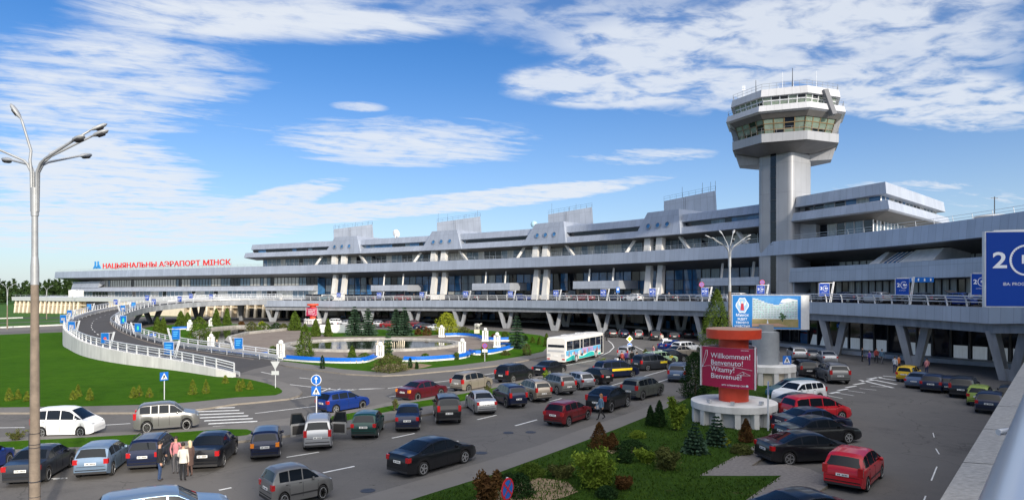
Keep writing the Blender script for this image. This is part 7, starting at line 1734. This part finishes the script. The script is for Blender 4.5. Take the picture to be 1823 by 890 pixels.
fl([(px0, -.8), (px1, -.8), (px1, py1), (px0, py1)], 1, .004); fl([(px0, py0), (px1, py0), (px1, -.75), (px0, -.75)], 4, .006); fl([(px0, -1.55), (2.2, -1.5), (1.2, -1.2), (px0, -1.3)], 5, .008); fl([(1.4, 1.05), (2.9, .95), (3.1, 1.35), (2.2, 1.5), (1.6, 1.4)], 7, .006)
rnd = random.Random(8); x = px0 + .05
hs = [1.5, 1.45, 1.3, 1.2, 1.05, .95, .9, .8, .8, .95, 1.0, 1.15, 1.2, 1.3, 1.35]
for i, hh in enumerate(hs):
    w_ = .29; fl([(x, -.75), (x + w_, -.75), (x + w_, hh), (x, hh)], 2, .010 + .0005 * i)
    zz = -.6
    while zz < hh - .15:
        for xx in (.04, .165):
            fl([(x + xx, zz), (x + xx + .085, zz), (x + xx + .085, zz + .10), (x + xx, zz + .10)], 3 if rnd.random() < .75 else 11, .020)
        zz += .185
    x += w_ + .012
for k in range(26): a = rnd.uniform(0, 6.28); r_ = rnd.uniform(0, .33); q = (1.62 + r_ * math.cos(a), -.42 + r_ * 1.1 * math.sin(a)); fl([(q[0] + .1 * math.cos(v), q[1] + .1 * math.sin(v)) for v in (0, 1.3, 2.5, 3.8, 5)], 6, .024 + k * .0003)
fl([(1.57, -1.0), (1.67, -1.0), (1.67, -.6), (1.57, -.6)], 6, .023); fl([(.05, -1.25), (.22, -1.25), (.16, -.85), (.1, -.85)], 7, .023)
cx_, cy_ = -2.45, .72
fl([(cx_ + .62 * math.cos(a) * (1 + .1 * math.cos(4 * a)), cy_ + .86 * math.sin(a) * (1 + .08 * math.cos(6 * a))) for a in np.linspace(0, 2 * math.pi, 40)[:-1]], 7, .006)
fl([(cx_ + .53 * math.cos(a) * (1 + .1 * math.cos(4 * a)), cy_ + .76 * math.sin(a) * (1 + .08 * math.cos(6 * a))) for a in np.linspace(0, 2 * math.pi, 40)[:-1]], 8, .009)
fl([(cx_ - .2, cy_ - .55), (cx_ + .2, cy_ - .55), (cx_ + .13, cy_ + .2), (cx_ - .13, cy_ + .2)], 9, .012); fl([(cx_ + .11 * math.cos(a), cy_ + .34 + .13 * math.sin(a)) for a in np.linspace(0, 2 * math.pi, 14)[:-1]], 10, .014)
for s in (-1, 1): fl([(cx_ + s * .18, cy_ - .1), (cx_ + s * .38, cy_ + .1), (cx_ + s * .36, cy_ + .45), (cx_ + s * .26, cy_ + .4), (cx_ + s * .2, cy_ + .15)], 7, .012)
for i, wd in enumerate(('Минск', 'ждет', 'твоего', 'участия')): b.add(text_mb(wd, .42, 7, 'CENTER', 1.0, .004), Mf @ Matrix.Translation((cx_, -.48 - i * .40, .008)))
part('poster', b, MP, o)
# ------------------------------------------------------------------ people
M_SKIN = mat('skin', (.50, .30, .21), .55); M_HAIRD = mat('dark_hair', (.02, .014, .01), .7); M_HAIRB = mat('blonde_hair', (.62, .50, .32), .7); M_HAIRR = mat('auburn_hair', (.30, .13, .05), .7)
CL = {n_: mat('cloth_' + n_, c_, .85, var=.12, scale=8) for n_, c_ in dict(black=(.012, .012, .014), jeans=(.03, .06, .14), pink=(.50, .20, .22), white=(.62, .58, .52), grey=(.10, .10, .11), brown=(.10, .06, .05), denim=(.10, .18, .26), purple=(.16, .08, .32), red=(.35, .05, .04), navy=(.02, .03, .08), pale=(.55, .57, .60), orange=(.45, .12, .03)).items()}
M_SHOE = mat('shoe_leather', (.03, .022, .018), .6)
def skin_mesh(V, E, RAD, subdiv=1, root=0):
    me = bpy.data.meshes.new('figure'); me.from_pydata(V, E, []); o = bpy.data.objects.new('figure', me); COL.objects.link(o)
    md = o.modifiers.new('s', 'SKIN'); md.use_smooth_shade = True
    sv = me.skin_vertices[0].data
    for i, r in enumerate(RAD): sv[i].radius = (r, r) if not isinstance(r, tuple) else r
    sv[root].use_root = True
    sb = o.modifiers.new('d', 'SUBSURF'); sb.levels = subdiv; sb.render_levels = subdiv
    dg = bpy.context.evaluated_depsgraph_get(); dg.update(); m2 = bpy.data.meshes.new_from_object(o.evaluated_get(dg)); bpy.data.objects.remove(o); bpy.data.meshes.remove(me); return m2
def person(p, yaw, label, top='black', legs='jeans', hair=M_HAIRD, pose='stand', h=1.75, long_hair=False, coat=False, group='people standing and walking outdoors', sx=1.0, bag=None):
    """yaw: facing direction, radians anticlockwise from +X"""
    t = thing('person', label, 'person', p, yaw, group); s = h / 1.75; t.scale = (s * sx, s * sx, s)
    st = {'stand': (.02, -.02), 'walk': (.30, -.28), 'sit': (.4, .4)}[pose]; dz0 = -.42 if pose == 'sit' else 0
    V = [(0, 0, .93), (0, 0, 1.08), (.01, 0, 1.24), (.0, 0, 1.38), (0, 0, 1.47), (.015, 0, 1.55), (.025, 0, 1.64), (.02, 0, 1.71)]
    RD = [(.15, .11), (.145, .10), (.165, .115), (.13, .09), (.055, .055), (.072, .075), (.082, .095), (.06, .07)]
    RD = [(b_, a_) for a_, b_ in RD]
    E = [(i, i + 1) for i in range(7)]
    for sd, fx in ((1, st[0]), (-1, st[1])):
        b0 = len(V)
        if pose == 'sit': V += [(.06, sd * .09, .90), (.44, sd * .11, .92), (.46, sd * .11, .50), (.58, sd * .12, .46)]
        else: V += [(.0, sd * .095, .86), (fx * .45 + .03, sd * .10, .50), (fx - .02 + (-.06 if fx < -.1 else 0), sd * .10, .09 + (.05 if fx < -.1 else 0)), (fx + .13, sd * .11, .04)]
        RD += [.088, .062, .045, .035]; E += [(0, b0), (b0, b0 + 1), (b0 + 1, b0 + 2), (b0 + 2, b0 + 3)]
        a0 = len(V); swing = -fx * .6
        if top in ('pink',): A_ = [(.0, sd * .19, 1.40), (-.02, sd * .26, 1.14), (.12, sd * .20, .98), (.16, sd * .18, .93)]
        elif pose == 'walk': A_ = [(.0, sd * .18, 1.40), (swing * .3, sd * .23, 1.14), (swing + .10, sd * .22, .92), (swing + .13, sd * .21, .86)]
        elif sd == 1: A_ = [(.0, sd * .19, 1.40), (.02, sd * .25, 1.14), (.20, sd * .17, 1.06), (.25, sd * .12, 1.08)]
        else: A_ = [(.0, sd * .19, 1.40), (-.01, sd * .24, 1.13), (.06, sd * .24, .90), (.08, sd * .235, .83)]
        V += A_; RD += [.062, .048, .036, .032]; E += [(3, a0), (a0, a0 + 1), (a0 + 1, a0 + 2), (a0 + 2, a0 + 3)]
    V = [(x, y, z + dz0) for x, y, z in V]
    me = skin_mesh(V, E, RD, 1)
    hands = []
    mb = MB(); mb.v = [tuple(v.co) for v in me.vertices]; mb.f = [tuple(f.vertices) for f in me.polygons]
    mb.m = []
    for f in me.polygons:
        c = f.center; z = c.z - dz0; r_ = abs(c.y)
        k = 0 if z > 1.465 else 1
        if z < .92 or (pose == 'sit' and z < .98 and c.x > .1): k = 2
        if z < .085 or (pose == 'sit' and z < .50): k = 3
        if (r_ > .155 or (c.x > .17 and z > .95)) and .8 < z < 1.45: k = 1
        mb.m.append(k)
    # hands: palm, four unequal curled fingers and a thumb on each
    for (bi, sd) in ((12 + 3 - 0, 1), (20 + 3, -1)):
        bi = 8 + 4 + 3 if sd == 1 else 16 + 4 + 3
        w_ = Vector(V[bi]); e_ = Vector(V[bi - 1]); d = (w_ - e_).normalized(); side = d.cross(Vector((0, sd, 0)));
        if side.length < .1: side = d.cross(Vector((1, 0, 0)))
        side.normalize(); nrm = d.cross(side).normalized()
        n0 = len(mb.f); mb.bar(w_ - d * .01, w_ + d * .085, .078, .028, 0, up=nrm)
        for i, L in enumerate((.070, .080, .074, .058)):
            b0 = w_ + d * .08 + side * (-.03 + i * .02); k1 = b0 + d * L * .5 + nrm * .006; k2 = b0 + d * L * .85 + nrm * L * .35; mb.tube([b0 - d * .02, k1, k2], [.0095, .009, .007], 6, 0)
        b0 = w_ + d * .03 - side * .036; mb.tube([b0 + side * .012, b0 - side * .022 + d * .03, b0 - side * .026 + d * .06 + nrm * .012], [.011, .010, .008], 6, 0)
    # face: nose, ears, eyes, mouth
    zc = 1.635 + dz0
    mb.extr([(-.011, -.02), (.011, -.02), (.004, .022)], Matrix.Translation((.112, 0, zc)) @ Matrix.Rotation(R(90), 4, 'Z') @ Matrix.Rotation(R(90), 4, 'X'), .022, 0)
    for sd in (-1, 1): mb.lathe([(.004, -.02), (.014, 0), (.004, .022)], 6, Matrix.Translation((.02, sd * .088, zc)), 0); mb.lathe([(.002, -.007), (.009, 0), (.002, .007)], 6, Matrix.Translation((.108, sd * .03, zc + .018)), 4)
    mb.box((.104, 0, zc - .045), (.012, .042, .008), m=5)
    part('body', mb, [M_SKIN, CL[top], CL[legs], M_SHOE, M_HAIRD, CL['red']], t, 80)
    bpy.data.meshes.remove(me)
    b = MB(); b.lathe([(.100, -.02), (.103, .03), (.088, .085), (.05, .115), (.01, .122)], 14, Matrix.Translation((.008, 0, 1.645 + dz0)) @ Matrix.Rotation(R(-14), 4, 'Y') @ Matrix.Diagonal((1.05, .93, 1, 1)))
    if long_hair: b.lathe([(.06, -.26), (.10, -.18), (.105, -.02), (.09, .05)], 12, Matrix.Translation((-.035, 0, 1.64 + dz0)) @ Matrix.Diagonal((.8, 1, 1, 1)))
    part('hair', b, hair, t, 60)
    if coat:
        b = MB(); b.lathe([(.20, .56 if coat == 'long' else .84), (.185, .92), (.165, 1.10), (.185, 1.26), (.165, 1.40), (.07, 1.46)], 16, Matrix.Translation((0, 0, dz0)) @ Matrix.Diagonal((.72, 1.05, 1, 1)), cap=False); part('coat', b, CL[top], t, 60)
    if bag: b = MB(); b.box((.05, -.30, .80), (.30, .12, .24)); b.bar((.05, -.29, .9), (0, -.12, 1.42), .025); part('bag', b, CL[bag], t)
    return t
GRP = 'people talking between the parked cars'
person(G(284, 855.5), R(20), 'man in a black jacket and blue jeans, leftmost of the group', 'black', 'jeans', h=1.8, group=GRP, coat=True, sx=.9)
person(G(313, 842), R(-75), 'man in a pink and grey sweater facing the viewer', 'pink', 'grey', h=1.76, group=GRP, sx=.9, bag='black')
person(G(326, 856), R(100), 'man in a white jacket and black trousers seen from behind', 'white', 'black', h=1.76, group=GRP, coat=True, sx=.9)
person(G(338, 848), R(150), 'blonde woman in a long brown coat at the right of the group', 'brown', 'brown', hair=M_HAIRB, h=1.68, group=GRP, long_hair=True, coat='long', sx=.9)
PPL = 'people standing and walking outdoors'
person(G(1070, 746.5), R(200), 'woman in a patterned blue jacket walking behind the dark red hatchback', 'denim', 'black', hair=M_HAIRR, pose='walk', h=1.72, long_hair=True, coat=True, bag='pale')
person(G(1115, 650.5), R(80), 'person in a purple shirt standing behind the dark blue taxi', 'purple', 'navy', h=1.72)
person(G(1107, 651), R(60), 'person in red left of the purple shirt', 'red', 'black', h=1.66)
person(G(1125, 652), R(100), 'person in black right of the purple shirt', 'black', 'black', h=1.84, coat=True)
person(G(1134, 654), R(160), 'person in dark clothes at the tail of the grey taxi van', 'navy', 'black', h=1.76)
person(G(1163, 638), R(20), 'person in a dusky pink top loading a boot among the taxis', 'pink', 'grey', h=1.66)
person(G(1178, 613.5), R(250), 'man in a white shirt standing before the dark row under the road', 'white', 'navy', h=1.8)
for i, (x, y, tp, lg, lb) in enumerate(((1593, 664, 'pale', 'navy', 'person in a white top crossing near the small yellow car'), (1600, 662, 'orange', 'black', 'person in an orange top crossing near the small yellow car'), (1548, 650, 'purple', 'navy', 'person in purple in the shade under the road'), (1560, 646, 'red', 'black', 'person in red in the shade under the road'), (1535, 644, 'black', 'black', 'person in black in the shade, left of the one in purple'), (1570, 648, 'denim', 'grey', 'person in a blue top in the shade under the road'), (1650, 668, 'pink', 'navy', 'person in pink behind the shaded row of cars'))):
    person(G(x, y), R(40 + 70 * i), lb, tp, lg, h=1.74, pose='walk' if i % 2 else 'stand')
for px, off, tp, lb in ((1547, 6.5, 'red', 'person in a dark red top standing on the deck left of the second right banner'), (1671, 4.0, 'pale', 'person in a white shirt behind the raised tailgate on the deck'), (1687, 5.5, 'navy', 'person in navy on the deck right of the raised tailgate'), (1646, 6.5, 'orange', 'person with an orange top on the deck left of the raised tailgate'), (1168, 3.5, 'grey', 'person in grey on the deck by the fourth paired columns'), (724, 3, 'black', 'person in black on the deck right of the first canopy')):
    p = PD(px, -off, zdeck(px) + .01); person(p, R(px % 360), lb, tp, 'black', h=1.75)
person(G(386, 622, .55), R(-60), 'blonde person sitting by the curved pond', 'black', 'jeans', hair=M_HAIRB, pose='sit', long_hair=True)
